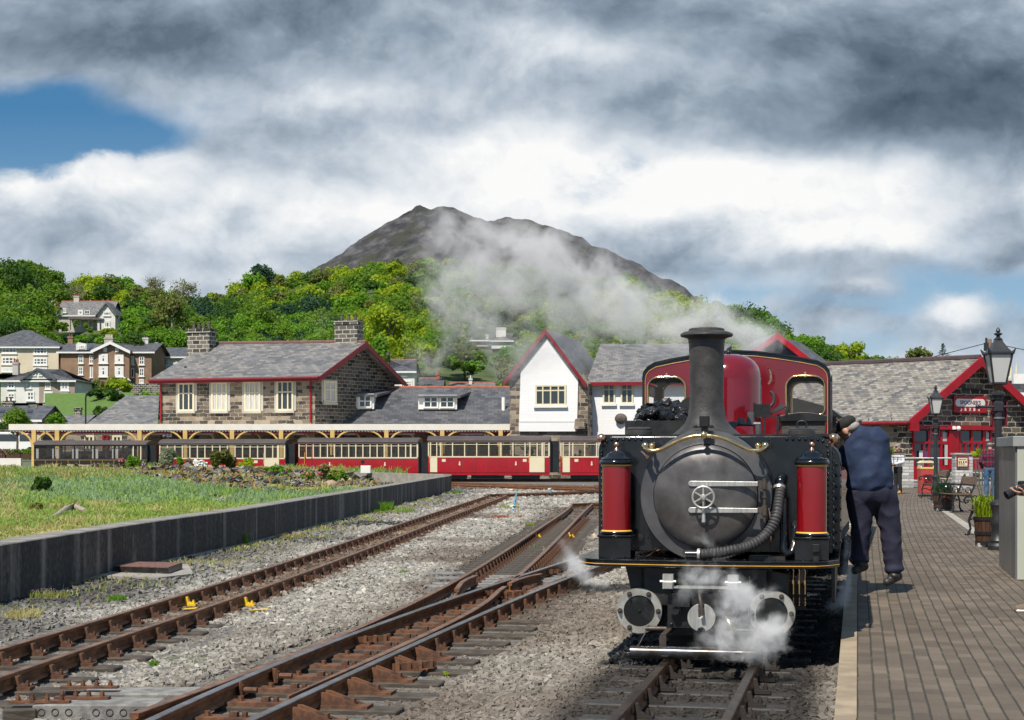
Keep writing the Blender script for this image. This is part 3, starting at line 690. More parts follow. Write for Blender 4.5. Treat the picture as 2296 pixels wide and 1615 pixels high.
link(nt, mixc(nt, nzv.step(.5, .8), side, topc), bs.inputs['Base Color']); bs.inputs['Roughness'].default_value = .9; setbump(nt, bs, fn, .4, .01); M['conc_wall'] = m
mb = MB(); th = .38
ins = [Vector((x, d, 0)) for x, d in WALL]; outs = offset(ins, -th)
vs = []
for a, b in zip(ins, outs): vs += [(a.x, a.y, -.3), (a.x, a.y, .49), (a.x-.012, a.y, .502), (b.x, b.y, .502), (b.x, b.y, -.9)]
fs = []
for i in range(len(ins)-1):
 for k in range(5): l = (k+1) % 5; fs.append((i*5+k, (i+1)*5+k, (i+1)*5+l, i*5+l))
fs += [(4, 3, 2, 1, 0), tuple((len(ins)-1)*5+k for k in range(5))]
mb.add(vs, fs)
rw = thing('retaining_wall', 'long low stained concrete wall between the marsh and the sidings', 'wall')
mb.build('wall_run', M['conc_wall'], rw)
mb = MB(); e0 = Vector((-2.5, 68.22, 0)); e1 = Vector((-8.3, 77.5, 0)); d = (e1-e0).normalized(); nrm = Vector((-d.y, d.x, 0))*.38
mb.poly([e0+Vector((0, 0, -.3)), e1+Vector((0, 0, -.3)), e1+nrm+Vector((0, 0, -.3)), e0+nrm+Vector((0, 0, -.3))], (0, 0, .85))
rwm = pm('pale_concrete', (.34, .31, .28), (.24, .22, .2), 3, .9, bump=.3); mb.build('return_wall', rwm, rw)
# small kerb at the foot of the wall
mb = MB()
for a, b in zip(ins[2:6], ins[3:7]):
 mb.poly([a+Vector((0.003, 0, -.2)), b+Vector((0.003, 0, -.2)), b+Vector((.09, 0, -.2)), a+Vector((.09, 0, -.2))], (0, 0, .1))
mb.build('footing', rwm, rw)
# ---------------------------------------------------------------- platform
PZ = .08
pm_, nt, bs = newmat('block_paving'); co = coords(nt, 'Object'); ox, oy, _ = sepx(nt, co)
an = atan((1921-CX)/F); un = ox*cos(an)-oy*sin(an); al = ox*sin(an)+oy*cos(an)
un = un-((al-20).mx(0.0)).pw(2.0)*.0006
wv = (noise(nt, comb(nt, un, al, 0.0), 1.5, 3)-.5)*.02
PW = .1
fr = ((un+wv)*(1/PW))._m('FRACT'); row = ((un+wv)*(1/PW))._m('FLOOR')
jl = (fr-.5).ab().step(.40, .47)
fa = (al*(1/.21)+row*.37)._m('FRACT'); ja = (fa-.5).ab().step(.465, .5)
cell = nt.nodes.new('ShaderNodeTexWhiteNoise'); cell.noise_dimensions = '2D'
cv2 = comb(nt, row, (al*(1/.21)+row*.37)._m('FLOOR'), 0.0); nt.links.new(cv2.s, cell.inputs['Vector']); rc = V(nt, cell.outputs['Value'])
gr = noise(nt, co, 120, 2); big = noise(nt, co, .8, 5, .6)
base = ramp(nt, (rc*.35+gr*.3+big*1.0-.33).cl(), [(.1, (.06, .044, .031)), (.5, (.115, .088, .063)), (.9, (.2, .155, .115))])
moss = noise(nt, co, 7, 5); jc = mixc(nt, moss.step(.56, .7), (.018, .016, .012), (.07, .1, .02))
base = mixc(nt, (ja*.55).cl(), base, (.03, .027, .022)); base = mixc(nt, jl*(.7+.3*gr), base, jc)
sp = noise(nt, co, 260, 0).step(.74, .78); base = mixc(nt, sp*.6, base, (.4, .38, .34))
link(nt, base, bs.inputs['Base Color']); bs.inputs['Roughness'].default_value = .8
setbump(nt, bs, (1.0-jl)*1.0+gr*.25+(1.0-ja)*.3, .5, .006); M['pavers'] = pm_
Ds = [5, 9, 12, 16, 22, 32, 50, 70, 92]; mb = MB(); cw = .125
edge = [Vector((platx(d), d, 0)) for d in Ds]
for a, b in zip(edge, edge[1:]):
 oa, ob = a+Vector((cw, 0, 0)), b+Vector((cw, 0, 0))
 mb.quad((oa.x, a.y, PZ), (60, a.y, PZ), (60, b.y, PZ), (ob.x, b.y, PZ))
tag(mb.build('platform', M['pavers']), kind='structure')
edm = pm('sandy_coping_stone', (.36, .28, .19), (.24, .19, .13), 3.5, .85, bump=.5, bdist=.005, detail=8)
mb = MB()
for a, b in zip(edge, edge[1:]):
 mb.poly([Vector((a.x, a.y, -.3)), Vector((b.x, b.y, -.3)), Vector((b.x+cw-.002, b.y, -.3)), Vector((a.x+cw-.002, a.y, -.3))], (0, 0, .3+PZ+.004))
tag(mb.build('platform_edge', edm), kind='structure')
mb = MB(); p0, p1, p2 = G(2095, 1130, PZ), G(2183, 1191, PZ), G(2240, 1232, PZ)
for a, b in ((p0, p1), (p1, p2)):
 w = Vector((.09, 0, 0)); mb.quad(a-w+Vector((0, 0, .006)), b-w+Vector((0, 0, .006)), b+w+Vector((0, 0, .006)), a+w+Vector((0, 0, .006)))
tag(mb.build('paving_strip', pm('pale_kerb', (.36, .33, .28), None, 5, .85)), kind='structure')
# ---------------------------------------------------------------- salt marsh, bank and garden left of the wall
def mz(X, D):
 px = CX+F*X/D
 r = interp(px, [(-500, .88), (0, .86), (380, .86), (600, .84), (760, .8), (900, .65), (1020, .45)])
 t = smooth01((D-interp(px, [(0, 46), (400, 52), (800, 60)]))/interp(px, [(0, 30), (500, 22)]))
 z = -.32+r*t+.1*mnoise.noise(Vector((X*.18, D*.18, 0)))+.04*mnoise.noise(Vector((X*.9, D*.9, 3)))
 return z
Dg = np.concatenate([np.arange(14, 46, 1.0), np.arange(46, 86, .8)]); co, fc = [], []; nx = 70
for D in Dg:
 x1 = wallx(min(D, 68.2))-.25 if D < 68.5 else lerp(-2.8, -8.4, min(1, (D-68.5)/9)); x0 = -.36*D-3
 for k in range(nx): X = lerp(x0, x1, k/(nx-1)); co.append((X, D, mz(X, D)))
for i in range(len(Dg)-1):
 for k in range(nx-1): a = i*nx+k; fc.append((a, a+1, a+nx+1, a+nx))
mm, nt, bs = newmat('marsh_soil'); c_ = coords(nt); n1_ = noise(nt, c_, .35, 6, .6); n2_ = noise(nt, c_, 6, 6, .65)
link(nt, ramp(nt, (n1_*.7+n2_*.4).cl(), [(.3, (.1, .15, .035)), (.5, (.2, .24, .07)), (.62, (.3, .26, .11)), (.8, (.34, .27, .15))]), bs.inputs['Base Color']); bs.inputs['Roughness'].default_value = .95
tag(fastmesh('marsh_ground', co, fc, mm, smooth=True), kind='structure')
# ================================================================ STEAM LOCOMOTIVE (local +y points away from the camera, along the track)
LA = atan((1905-CX)/F); LX0 = -1.0385-.04; LY0 = 12.3765
def loco_w(x, y, z=0): lx, ly = LX0+x, LY0+y; return Vector((lx*cos(LA)+ly*sin(LA), -lx*sin(LA)+ly*cos(LA), z))
LO = thing('steam_locomotive', 'black and crimson narrow gauge steam locomotive with tall chimney, steaming beside the platform', 'locomotive', loco_w(0, 0), -LA)
M['locoblk'] = pm('polished_black_tank', (.004, .005, .007), (.013, .014, .017), 3.2, .2, coat=.35, spec=.45, rvar=.3)
M['locogrey'] = pm('sooty_smokebox', (.085, .083, .088), (.13, .128, .132), 3.0, .4, metal=.4, bump=.12, bdist=.004, detail=8)
M['door'] = pm('smokebox_door', (.07, .064, .062), (.16, .15, .147), 4.5, .36, metal=.45, thr=(.25, .75), bump=.15, bdist=.003, detail=8)
M['chim'] = pm('chimney_iron', (.03, .028, .027), (.055, .051, .049), 9, .5, bump=.5, bdist=.006, detail=8)
M['locored'] = pm('crimson_lacquer', (.19, .006, .013), (.14, .005, .01), 1.5, .14, coat=.8)
M['potred'] = pm('bright_red_lacquer', (.23, .004, .009), (.18, .003, .007), 1.5, .16, coat=.7)
M['brass'] = pm('polished_brass', (.86, .62, .3), (.8, .54, .25), 8, .16, metal=1)
M['copper'] = pm('copper', (.85, .5, .35), (.78, .43, .28), 8, .22, metal=1)
M['lining'] = pm('gold_line', (.8, .42, .06), None, 8, .4)
M['bright'] = pm('bright_steel', (.55, .54, .51), (.4, .39, .37), 5, .42, metal=.6, stretch=(8, 1, 1))
M['cylcover'] = pm('satin_steel_ring', (.6, .58, .53), (.42, .4, .36), 6, .32, metal=.6)
M['frameblk'] = pm('oily_frame_black', (.008, .008, .009), (.024, .022, .021), 6, .42, bump=.3, bdist=.004)
M['rubber'] = pm('rubber_hose', (.035, .034, .036), (.055, .053, .054), 8, .6)
M['bolt'] = pm('dull_bolt', (.05, .042, .036), (.09, .07, .055), 20, .5, metal=.3)
RX = Matrix.Rotation(pi/2, 3, 'X')                    # lathe axis along -y (towards camera)
def arcp(cx, cz, r, a0, a1, n, y=0): return [Vector((cx+r*cos(a0+(a1-a0)*i/n), y, cz+r*sin(a0+(a1-a0)*i/n))) for i in range(n+1)]
# footplate
def fp_outline(hw=1.0, grow=0.0):
 pts = []
 for i in range(25):
  t = i/24; x = -hw+2*hw*t; k = abs(x)/hw
  pts.append(Vector((x*(1+grow), .02+.11*k*k+.24*max(0, (k-.8)/.2)**2.2-grow, 0)))
 return pts
fo = fp_outline(); m = MB(); m.poly([p+Vector((0, 0, .7)) for p in fo]+[Vector((1, 3.4, .7)), Vector((-1, 3.4, .7))], (0, 0, .012))
for i in range(24): a, b = fo[i], fo[i+1]; m.poly([a+Vector((0, .012, .656)), b+Vector((0, .012, .656)), b+Vector((0, .03, .656)), a+Vector((0, .03, .656))], (0, 0, .045))
fpo = m.build('footplate', M['locoblk'], LO, bevel=.004)
m = MB(); m.tube([p+Vector((0, .011, .676)) for p in fo], .0032, 5); m.build('gold_line', M['lining'], fpo)
m = MB()
for x in (-.3, -.22, .18, .3, .52, -.62): m.cyl((x, .16, .712), (x, .16, .722), .013, 6)
m.slot(0); m.build('rivets', M['locoblk'], fpo)
# smokebox: ring, barrel and door
SBZ = 1.19
m = MB(); m.lathe([(.505, -1.9), (.505, -.28), (.497, -.262), (.42, -.255), (.40, -.25)][::-1] if False else [(.40, -.25), (.42, -.255), (.497, -.262), (.506, -.28), (.506, -.42), (.49, -.44), (.49, -3.3)], (0, 0, SBZ), RX, n=64)
m.lathe([(0, -.3), (.41, -.3)], (0, 0, SBZ), RX, n=64)
sb = m.build('smokebox', M['locogrey'], LO, smooth=30)
m = MB()
for i in range(40):
 an = 2*pi*i/40
 if sin(an) < -.8: continue
m.lathe([(0, -.135), (.12, -.138), (.24, -.15), (.33, -.175), (.375, -.2), (.392, -.215), (.394, -.25), (.394, -.3)], (0, 0, SBZ), RX, n=64)
dr = m.build('smokebox_door', M['door'], LO, smooth=35)
for z in (1.288, 1.088):
 m = MB(); pts = [Vector((-.10, 0, z-.021)), Vector((.4, 0, z-.017)), Vector((.4, 0, z+.017)), Vector((-.10, 0, z+.021))]
 pts += [Vector((-.10+.021*cos(a), 0, z+.021*sin(a))) for a in np.linspace(pi*.6, pi*1.4, 6)]
 m.poly([p+Vector((0, .125, 0)) for p in pts], (0, .02, 0)); m.build('hinge_strap', M['bright'], dr, bevel=.003)
m = MB(); m.cyl((.448, .18, 1.0), (.448, .18, 1.33), .013, 12)
for z in (1.288, 1.088): m.cyl((.448, .18, z-.038), (.448, .18, z+.038), .022, 12); m.box((.42, .18, z), (.05, .03, .05))
for z in (1.19, 1.31): m.cyl((.448, .18, z-.008), (.448, .18, z+.008), .02, 12)
m.build('hinge_post', M['bolt'], dr, smooth=40)
m = MB(); hc = Vector((0, .045, 1.188)); m.tube([hc+Vector((.08*cos(a), 0, .08*sin(a))) for a in np.linspace(0, 2*pi, 40)[:-1]], .0085, 8, closed=True)
for k in range(6): a = 2*pi*k/6+.52; m.tube([hc, hc+Vector((.08*cos(a), 0, .08*sin(a)))], [.0085, .006], 6)
m.lathe([(0, .02), (.015, .018), (.024, .008), (.024, -.02)], hc, RX, n=16); m.build('handwheel', M['bright'], dr, smooth=40)
m = MB(); m.cyl((0, .14, 1.188), (0, .05, 1.188), .013, 10); m.tube([(0, .085, 1.185), (0, .08, 1.1), (0, .08, 1.0)], [.012, .012, .016], 10); m.build('door_dart_handle', M['bright'], dr, smooth=40)
m = MB(); m.box((0, .16, 1.76), (.075, .07, .085), ch=.006); m.box((0, .18, 1.69), (.05, .05, .09)); m.build('lamp_iron', M['frameblk'], LO)
# handrail across the smokebox
m = MB(); pts = [(-.455, .26, 1.575), (-.455, .18, 1.575), (-.45, .13, 1.56), (-.42, .105, 1.542), (-.38, .1, 1.537), (-.33, .1, 1.545), (-.25, .1, 1.585), (-.16, .1, 1.625), (-.08, .1, 1.645), (0, .1, 1.652)]
pts = [Vector(p) for p in pts]; pts += [Vector((-p.x, p.y, p.z)) for p in pts[-2::-1]]
hr = m.tube(resample(pts, .03), .0165, 12).build('handrail', M['brass'], LO, smooth=60)
m = MB(); m.ball((0, .1, 1.655), .03); m.cyl((0, .1, 1.655), (0, .3, 1.655), .012)
for s in (-1, 1): m.ball((s*.453, .17, 1.575), .028); m.ball((s*.40, .16, 1.575), .024); m.cyl((s*.40, .12, 1.56), (s*.40, .3, 1.56), .012)
m.build('handrail_knob', M['brass'], hr, smooth=60)
m = MB(); m.tube([(-.49, .24, 1.53), (-.43, .12, 1.49)], [.008, .013], 8); m.build('copper_spindle', M['copper'], LO, smooth=60)
# side tanks: one riveted front with the rounded top corners, running back to the cab
def tank(y0, y1, name='side_tank', xl=-.862, xr=.942, zt=1.65, r=.11, mat='locoblk'):
 out = [Vector((xl, y0, .75)), Vector((xr, y0, .75))]+[Vector((p.x, y0, p.z)) for p in arcp(xr-r, zt-r, r, 0, pi/2, 7)]+[Vector((p.x, y0, p.z)) for p in arcp(xl+r, zt-r, r, pi/2, pi, 7)]
 mm = MB(); mm.poly(out, (0, y1-y0, 0)); return mm.build(name, M[mat], LO, smooth=35, bevel=.006), out
tk, out = tank(.5, 3.58)
rv = MB(); path = [Vector((-.836, .497, .8)), Vector((-.836, .497, 1.53))]+[Vector((p.x, .497, p.z)) for p in arcp(-.836+.09, 1.534, .09, pi, pi/2, 6)]+[Vector((-.5, .497, 1.625))]
def rivet(mm, p, nrm, r=.0135):
 mm.ball(p, (r, r, r), n=8, m=5)
for seg in (path, [Vector((.916-(-.836-p.x)*-1-.0, p.y, p.z)) if False else Vector((.08-p.x, p.y, p.z)) for p in path]):
 for q in resample([seg[0], seg[1]], .047): rivet(rv, q, None)
 for q in resample(seg[1:-1]+[seg[-1]], .047): rivet(rv, q, None)
for z in np.arange(.8, 1.56, .06): rivet(rv, Vector((.945, .6, z)), None); rivet(rv, Vector((.945, .68, z)), None); rivet(rv, Vector((-.865, .6, z)), None)
for x in (-.47, .47):
 for z in (1.62, 1.35, 1.1, .86): rivet(rv, Vector((x, .497, z)), None, .007)
tag(rv.build('rivets', M['locoblk'], tk, smooth=60), kind='stuff')
m = MB(); m.box((.475, .498, 1.2), (.006, .008, .88)); m.build('seam_strip', M['frameblk'], tk)
tk2, _ = tank(.98, 3.5, 'tank_extension', .3, 1.0, 1.6, .14)
rv = MB()
for z in np.arange(.8, 1.5, .09): rivet(rv, Vector((.975, .977, z)), None); rivet(rv, Vector((1.002, 1.2, z)), None)
tag(rv.build('rivets', M['locoblk'], tk2, smooth=60), kind='stuff')
m = MB(); m.b2((-.84, .52, 1.648), (.92, 3.5, 1.665)); m.build('tank_top', M['frameblk'], LO)
for s, x in ((-1, -.835), (1, .955)):
 m = MB(); m.tube([(x, .46, 1.635), (x+s*.02, .9, 1.655), (x+s*.02, 3.5, 1.66)], .013, 8); kb = m.build('tank_handrail', M['bright'], LO, smooth=60)
 m = MB(); m.ball((x, .47, 1.635), .036); m.cyl((x, .48, 1.63), (x-s*.03, .55, 1.57), .016); m.ball((x-s*.02, .52, 1.6), .022); m.build('knob', M['copper'], kb, smooth=60)
# tank lids
for x, z0, hh in ((-.585, 1.665, .05), (.706, 1.665, .04)):
 m = MB(); m.lathe([(.105, 0), (.105, .03), (.098, .035), (.1, .038), (.1, hh), (.08, hh+.012), (0, hh+.014)], (x, .85, z0-.0), n=28)
 ld = m.build('tank_lid', M['chim'], LO, smooth=35)
 m = MB(); m.tube([Vector((x-.038+.01, .85, z0+hh)), Vector((x-.038, .85, z0+hh+.035))]+[Vector((x+.038*cos(a), .85, z0+hh+.04+.028*sin(a))) for a in np.linspace(pi, 0, 7)]+[Vector((x+.038, .85, z0+hh+.03)), Vector((x+.028, .85, z0+hh))], .007, 8); m.build('lid_handle', M['frameblk'], ld, smooth=60)
# sand pots: red lacquered cylinders with black domed caps
for x in (-.695, .795):
 m = MB(); m.lathe([(.112, .92), (.112, 1.425)], (x, .33, 0), n=40); pot = m.build('sand_pot', M['potred'], LO, smooth=60)
 m = MB(); m.lathe([(.114, 1.418), (.118, 1.422), (.118, 1.43), (.114, 1.434)], (x, .33, 0), n=40); m.build('gold_line', M['lining'], pot, smooth=60); m = MB(); m.lathe([(.112, .925), (.122, .915), (.124, .905)], (x, .33, 0), n=40); m.build('gold_line', M['lining'], pot, smooth=60)
 m = MB(); m.lathe([(.11, 1.428), (.128, 1.434), (.134, 1.446), (.13, 1.46), (.12, 1.466), (.122, 1.474), (.112, 1.483), (.085, 1.492), (.075, 1.51), (.05, 1.532), (.02, 1.54), (0, 1.54)], (x, .33, 0), n=40); m.build('domed_cap', M['locoblk'], pot, smooth=50)
 m = MB(); m.lathe([(.018, 1.535), (.018, 1.55), (.01, 1.556), (.009, 1.566), (.016, 1.57), (.021, 1.584), (.017, 1.6), (0, 1.606)], (x, .33, 0), n=20); m.build('finial', M['copper'], pot, smooth=60)
 m = MB(); m.lathe([(.112, .92), (.128, .912), (.13, .9), (.12, .892)], (x, .33, 0), n=40); m.box((x, .35, .881), (.27, .29, .018), ch=.004); m.b2((x-.125, .22, .712), (x+.125, .5, .872)); m.build('pedestal', M['locoblk'], pot, smooth=35, bevel=.004)
m = MB(); m.box((.83, .17, .81), (.055, .05, .06), ch=.004); m.box((.83, .19, .75), (.04, .04, .08)); m.build('lamp_iron', M['frameblk'], LO)
# chimney
m = MB(); m.lathe([(.3, 1.62), (.27, 1.665), (.215, 1.71), (.172, 1.755), (.148, 1.81), (.137, 1.9), (.132, 2.0), (.134, 2.15), (.138, 2.3), (.141, 2.39), (.143, 2.392), (.145, 2.402), (.142, 2.412), (.152, 2.424), (.178, 2.434), (.2, 2.438), (.208, 2.448), (.205, 2.462), (.18, 2.474), (.15, 2.482), (.142, 2.484), (.14, 2.498), (.125, 2.505), (.11, 2.5), (.108, 2.3), (.108, 2.0)], (-.032, .72, 0), n=48)
m.build('chimney', M['chim'], LO, smooth=30)
m = MB(); m.box((-.032, .45, 1.72), (.16, .05, .014)); m.cyl((-.09, .43, 1.72), (-.09, .43, 1.735), .012, 6); m.cyl((.03, .43, 1.72), (.03, .43, 1.735), .012, 6); m.build('chimney_saddle_lug', M['frameblk'], LO)
# boiler fittings between chimney and dome
m = MB(); m.cyl((.1, 1.3, 1.76), (.36, 1.3, 1.755), .018, 10); m.cyl((.2, 1.3, 1.76), (.2, 1.3, 1.81), .028, 8); m.cyl((.28, 1.3, 1.75), (.28, 1.3, 1.83), .03, 8); m.box((.28, 1.3, 1.84), (.05, .05, .03)); m.cyl((.14, 1.25, 1.75), (.14, 1.35, 1.75), .03, 12)
m.cyl((.12, 1.3, 1.66), (.12, 1.3, 1.76), .03); m.cyl((.34, 1.3, 1.66), (.34, 1.3, 1.76), .026); m.build('valve_gear', M['locogrey'], LO, smooth=40)
# dome
m = MB(); m.lathe([(.33, 1.62), (.31, 1.68), (.302, 1.74), (.302, 2.16), (.296, 2.22), (.275, 2.28), (.24, 2.33), (.18, 2.37), (.1, 2.392), (0, 2.398)], (.01, 2.4, 0), n=56); dm = m.build('dome', M['locored'], LO, smooth=60)
m = MB(); m.lathe([(.03, 2.395), (.034, 2.41), (.02, 2.416), (.014, 2.43), (.014, 2.45), (0, 2.452)], (.02, 2.4, 0), n=16); m.build('dome_nut', M['frameblk'], dm, smooth=40)
m = MB(); m.tube([(.33, 3.3, 2.3), (.35, 3.3, 2.26), (.352, 3.3, 2.2), (.33, 3.3, 2.16)], .012, 8); m.build('whistle_pipe', M['copper'], LO, smooth=60)
m = MB(); m.tube([Vector((.335+.05*cos(a), 3.2, 2.02+.07*sin(a))) for a in np.linspace(-1.3, 1.3, 9)], .015, 8); m.build('hose_loop', M['rubber'], LO, smooth=60)
# coal bunker with coal
m = MB(); m.b2((-.74, 1.15, 1.665), (-.2, 1.18, 1.785)); m.b2((-.74, 1.18, 1.665), (-.72, 3.1, 1.785)); m.b2((-.22, 1.18, 1.665), (-.2, 3.1, 1.785)); bk = m.build('coal_bunker', M['frameblk'], LO)
def coal(n, cen, hl, seedr=3):
 rg = np.random.RandomState(seedr); mm = MB()
 import bmesh
 for i in range(n):
  x, y = rg.uniform(-.69, -.24), rg.uniform(1.22, 2.3); h = hl(x, y)
  z = 1.72+rg.rand()**.6*h; s = rg.uniform(.03, .062)
  pts = [Vector((rg.normal(), rg.normal(), rg.normal()*.8)).normalized()*s*rg.uniform(.8, 1.1) for _ in range(14)]
  mm.hull([p+Vector((x, y, z)) for p in pts])
 return mm
cm, nt, bs = newmat('glossy_coal'); bs.inputs['Base Color'].default_value = (.012, .012, .013, 1); bs.inputs['Roughness'].default_value = .25; setbump(nt, bs, noise(nt, coords(nt), 45, 5), .9, .006)
mm = coal(420, 0, lambda x, y: .06+.17*max(0, 1-((x+.46)/.24)**2)*max(.3, min(1, (y-1.1)/.35)))
tag(mm.build('coal', cm, bk), kind='stuff')
m = MB(); m.lathe([(.1, -.01), (.1, .01), (0, .012)], (-.27, 1.9, 1.9), RX, n=24); m.build('bunker_disc', M['frameblk'], LO)
# fire irons tray
m = MB(); m.poly([Vector((.28, 1.7, 1.82)), Vector((.55, 1.7, 1.82)), Vector((.55, 2.1, 1.83)), Vector((.28, 2.1, 1.83))], (0, 0, .006))
m.box((.28, 1.9, 1.88), (.006, .4, .13)); m.box((.35, 1.7, 1.875), (.14, .006, .11)); m.poly([Vector((.54, 1.7, 1.82)), Vector((.56, 1.7, 1.95)), Vector((.56, 2.1, 1.93)), Vector((.54, 2.1, 1.82))], (.006, 0, 0))
m.poly([Vector((.42, 1.75, 1.84)), Vector((.55, 1.75, 1.9)), Vector((.5, 2.0, 1.93)), Vector((.4, 2.0, 1.86))], (0, 0, .012)); m.b2((.36, 1.7, 1.66), (.38, 1.72, 1.82)); m.b2((.47, 1.7, 1.66), (.49, 1.72, 1.82))
m.build('tool_tray', M['frameblk'], LO)
# wooden tool box with arched lid
m = MB(); m.b2((.49, 2.35, 1.66), (.865, 2.65, 1.8)); tb = m.build('tool_box', pm('charred_wood', (.035, .032, .03), (.07, .062, .056), 6, .6, bump=.5, stretch=(1, 1, 6)), LO, bevel=.004)
m = MB(); m.poly([Vector((.475, 2.32, 1.795))]+[Vector((.475+.405*t, 2.32, 1.845+.03*sin(pi*t))) for t in np.linspace(0, 1, 9)]+[Vector((.88, 2.32, 1.795))], (0, .36, 0)); m.build('lid', M['frameblk'], tb, bevel=.004)
# cab
CY = 3.6; CW = .9
def cab_outline(cw=CW, zt=2.485, zs=2.3, r=.17, zb=1.6, y=CY):
 pts = [Vector((-cw, y, zb)), Vector((-cw, y, zs-.12))]
 top = [(-cw, 2.22), (-cw+.012, 2.285), (-cw+.05, 2.335), (-cw+.12, 2.376), (-.62, 2.41), (-.4, 2.447), (-.2, 2.473), (0, zt)]
 up = [Vector((x, y, z)) for x, z in top]; pts = [pts[0]]+up+[Vector((-p.x, p.y, p.z)) for p in up[-2::-1]]+[Vector((cw, y, zb))]
 return pts
def rrect(x0, x1, z0, z1, r, y, n=6, rt=None):
 rt = rt or r; P_ = []
 for cx_, cz_, rr, a in ((x1-r, z0+r, r, -pi/2), (x1-rt, z1-rt, rt, 0), (x0+rt, z1-rt, rt, pi/2), (x0+r, z0+r, r, pi)):
  P_ += [Vector((cx_+rr*cos(a+pi/2*i/n), y, cz_+rr*sin(a+pi/2*i/n))) for i in range(n+1)]
 return P_
def plate_with_holes(outer, holes, y, thick, mats, name, parent):
 import bmesh
 from mathutils.geometry import tessellate_polygon, delaunay_2d_cdt
 vin = []; ed = []
 for loop in [outer]+holes:
  o = len(vin); vin += [Vector((p.x, p.z)) for p in loop]; ed += [(o+i, o+(i+1) % len(loop)) for i in range(len(loop))]
 vo, eo, fo_, _, _, _ = delaunay_2d_cdt(vin, ed, [], 0, 1e-5)
 def inside(pt, lp):
  c = False; j = len(lp)-1
  for i in range(len(lp)):
   if (lp[i].z > pt.y) != (lp[j].z > pt.y) and pt.x < (lp[j].x-lp[i].x)*(pt.y-lp[i].z)/(lp[j].z-lp[i].z)+lp[i].x: c = not c
   j = i
  return c
 m = MB(); keep = []
 for f in fo_:
  c = Vector((sum(vo[i].x for i in f)/3, sum(vo[i].y for i in f)/3))
  if inside(c, outer) and not any(inside(c, h) for h in holes): keep.append(f)
 m.add([(v.x, y, v.y) for v in vo], keep); m.add([(v.x, y+thick, v.y) for v in vo], [tuple(reversed(f)) for f in keep])
 for loop in [outer]+holes:
  n = len(loop)
  for i in range(n):
   a, b = loop[i], loop[(i+1) % n]; m.quad((a.x, y, a.z), (b.x, y, b.z), (b.x, y+thick, b.z), (a.x, y+thick, a.z))
 return m.build(name, mats, parent)
wl = lambda y, s: rrect(*( (-.84, -.485) if s < 0 else (.485, .84)), 1.885, 2.245, .05, y, rt=.1)
cf = plate_with_holes(cab_outline(), [wl(CY, -1), wl(CY, 1)], CY, .012, M['locored'], 'cab_front', LO)
plate_with_holes(cab_outline(y=4.9), [wl(4.9, -1), wl(4.9, 1)], 4.9, .012, M['void'], 'cab_rear', LO)
m = MB(); rp = cab_outline()[1:-1]; N_ = len(rp)
vs = [p+Vector((0, -.02, .004)) for p in rp]+[p+Vector((0, 1.36, .004)) for p in rp]+[p+Vector((0, -.02, .02)) for p in rp]+[p+Vector((0, 1.36, .02)) for p in rp]
fs = []
for i in range(N_-1): fs += [(i, i+1, N_+i+1, N_+i), (2*N_+i+1, 2*N_+i, 3*N_+i, 3*N_+i+1), (2*N_+i, 2*N_+i+1, i+1, i), (3*N_+i+1, 3*N_+i, N_+i, N_+i+1)]
m.add(vs, fs); m.build('cab_roof', M['locoblk'], LO, smooth=40)
for s in (-1, 1):
 m = MB(); x = s*.895; m.b2((x-.006, CY+.013, .75), (x+.006, 4.05, 2.2)); m.b2((x-.006, 4.55, .75), (x+.006, 4.898, 2.2)); m.b2((x-.006, 4.05, .75), (x+.006, 4.55, 1.6)); m.b2((x-.006, 4.05, 2.08), (x+.006, 4.55, 2.2)); m.build('cab_side', M['locoblk'], LO)
m = MB(); m.b2((-.88, 3.62, .74), (.88, 4.89, .76)); m.b2((-.3, 3.75, .76), (.3, 4.75, 1.75)); m.build('firebox', M['void'], LO)
# gold and black lining on the cab front, brass window rims
edge_ = cab_outline()[1:-1]; cxz = Vector((0, 0, 1.9))
def inset(loop, d):
 out = []
 n = len(loop)
 for i, p in enumerate(loop):
  a, b = loop[max(i-1, 0)], loop[min(i+1, n-1)]; t = (b-a).normalized(); out.append(p+Vector((t.z, 0, -t.x))*d)
 return out
m = MB()
e0 = [Vector((-CW, CY, 1.67))]+edge_+[Vector((CW, CY, 1.67))]; e1 = inset(e0, .024)
vs = [p+Vector((0, -.004, 0)) for p in e0]+[p+Vector((0, -.004, 0)) for p in e1]; k = len(e0)
m.add(vs, [(i, i+1, k+i+1, k+i) for i in range(k-1)]);
bb = m.build('black_border', M['locoblk'], cf)
m = MB(); m.tube([p+Vector((0, -.006, 0)) for p in inset(e0, .03)], .0028, 5)
m.build('gold_line', M['lining'], cf)
for s in (-1, 1):
 m = MB(); m.tube(rrect(*((-.845, -.48) if s < 0 else (.48, .845)), 1.88, 2.25, .055, CY-.012, rt=.105), .0115, 8, closed=True); wr = m.build('window_rim', M['brass'], LO, smooth=60)
 m = MB(); m.box(((s*.66), CY-.02, 2.262), (.018, .02, .05)); m.cyl((s*.66-.02, CY-.025, 2.255), (s*.66+.02, CY-.025, 2.255), .007, 8); m.build('window_catch', M['brass'], wr)
 m = MB(); m.poly([p+Vector((0, .01, 0)) for p in wl(CY, s)], (0, .004, 0)); m.build('window_pane', M['glassclear'], wr)
 m = MB(); m.tube(rrect(*((-.84, -.485) if s < 0 else (.485, .84)), 1.885, 2.245, .05, 4.885, rt=.1), .014, 8, closed=True); m.build('rear_window_rim', M['brass'], LO, smooth=60)
m = MB()
for x, z in ((.31, 2.33), (.42, 2.32), (-.31, 2.33), (.2, 2.24), (.36, 2.2)): m.ball((x, CY-.004, z), .006, n=6, m=4)
m.build('rivets', M['bolt'], cf)
m = MB(); m.b2((.905, CY-.1, 1.7), (.915, CY+.02, 2.25)); m.build('spectacle_shade', M['locoblk'], LO)
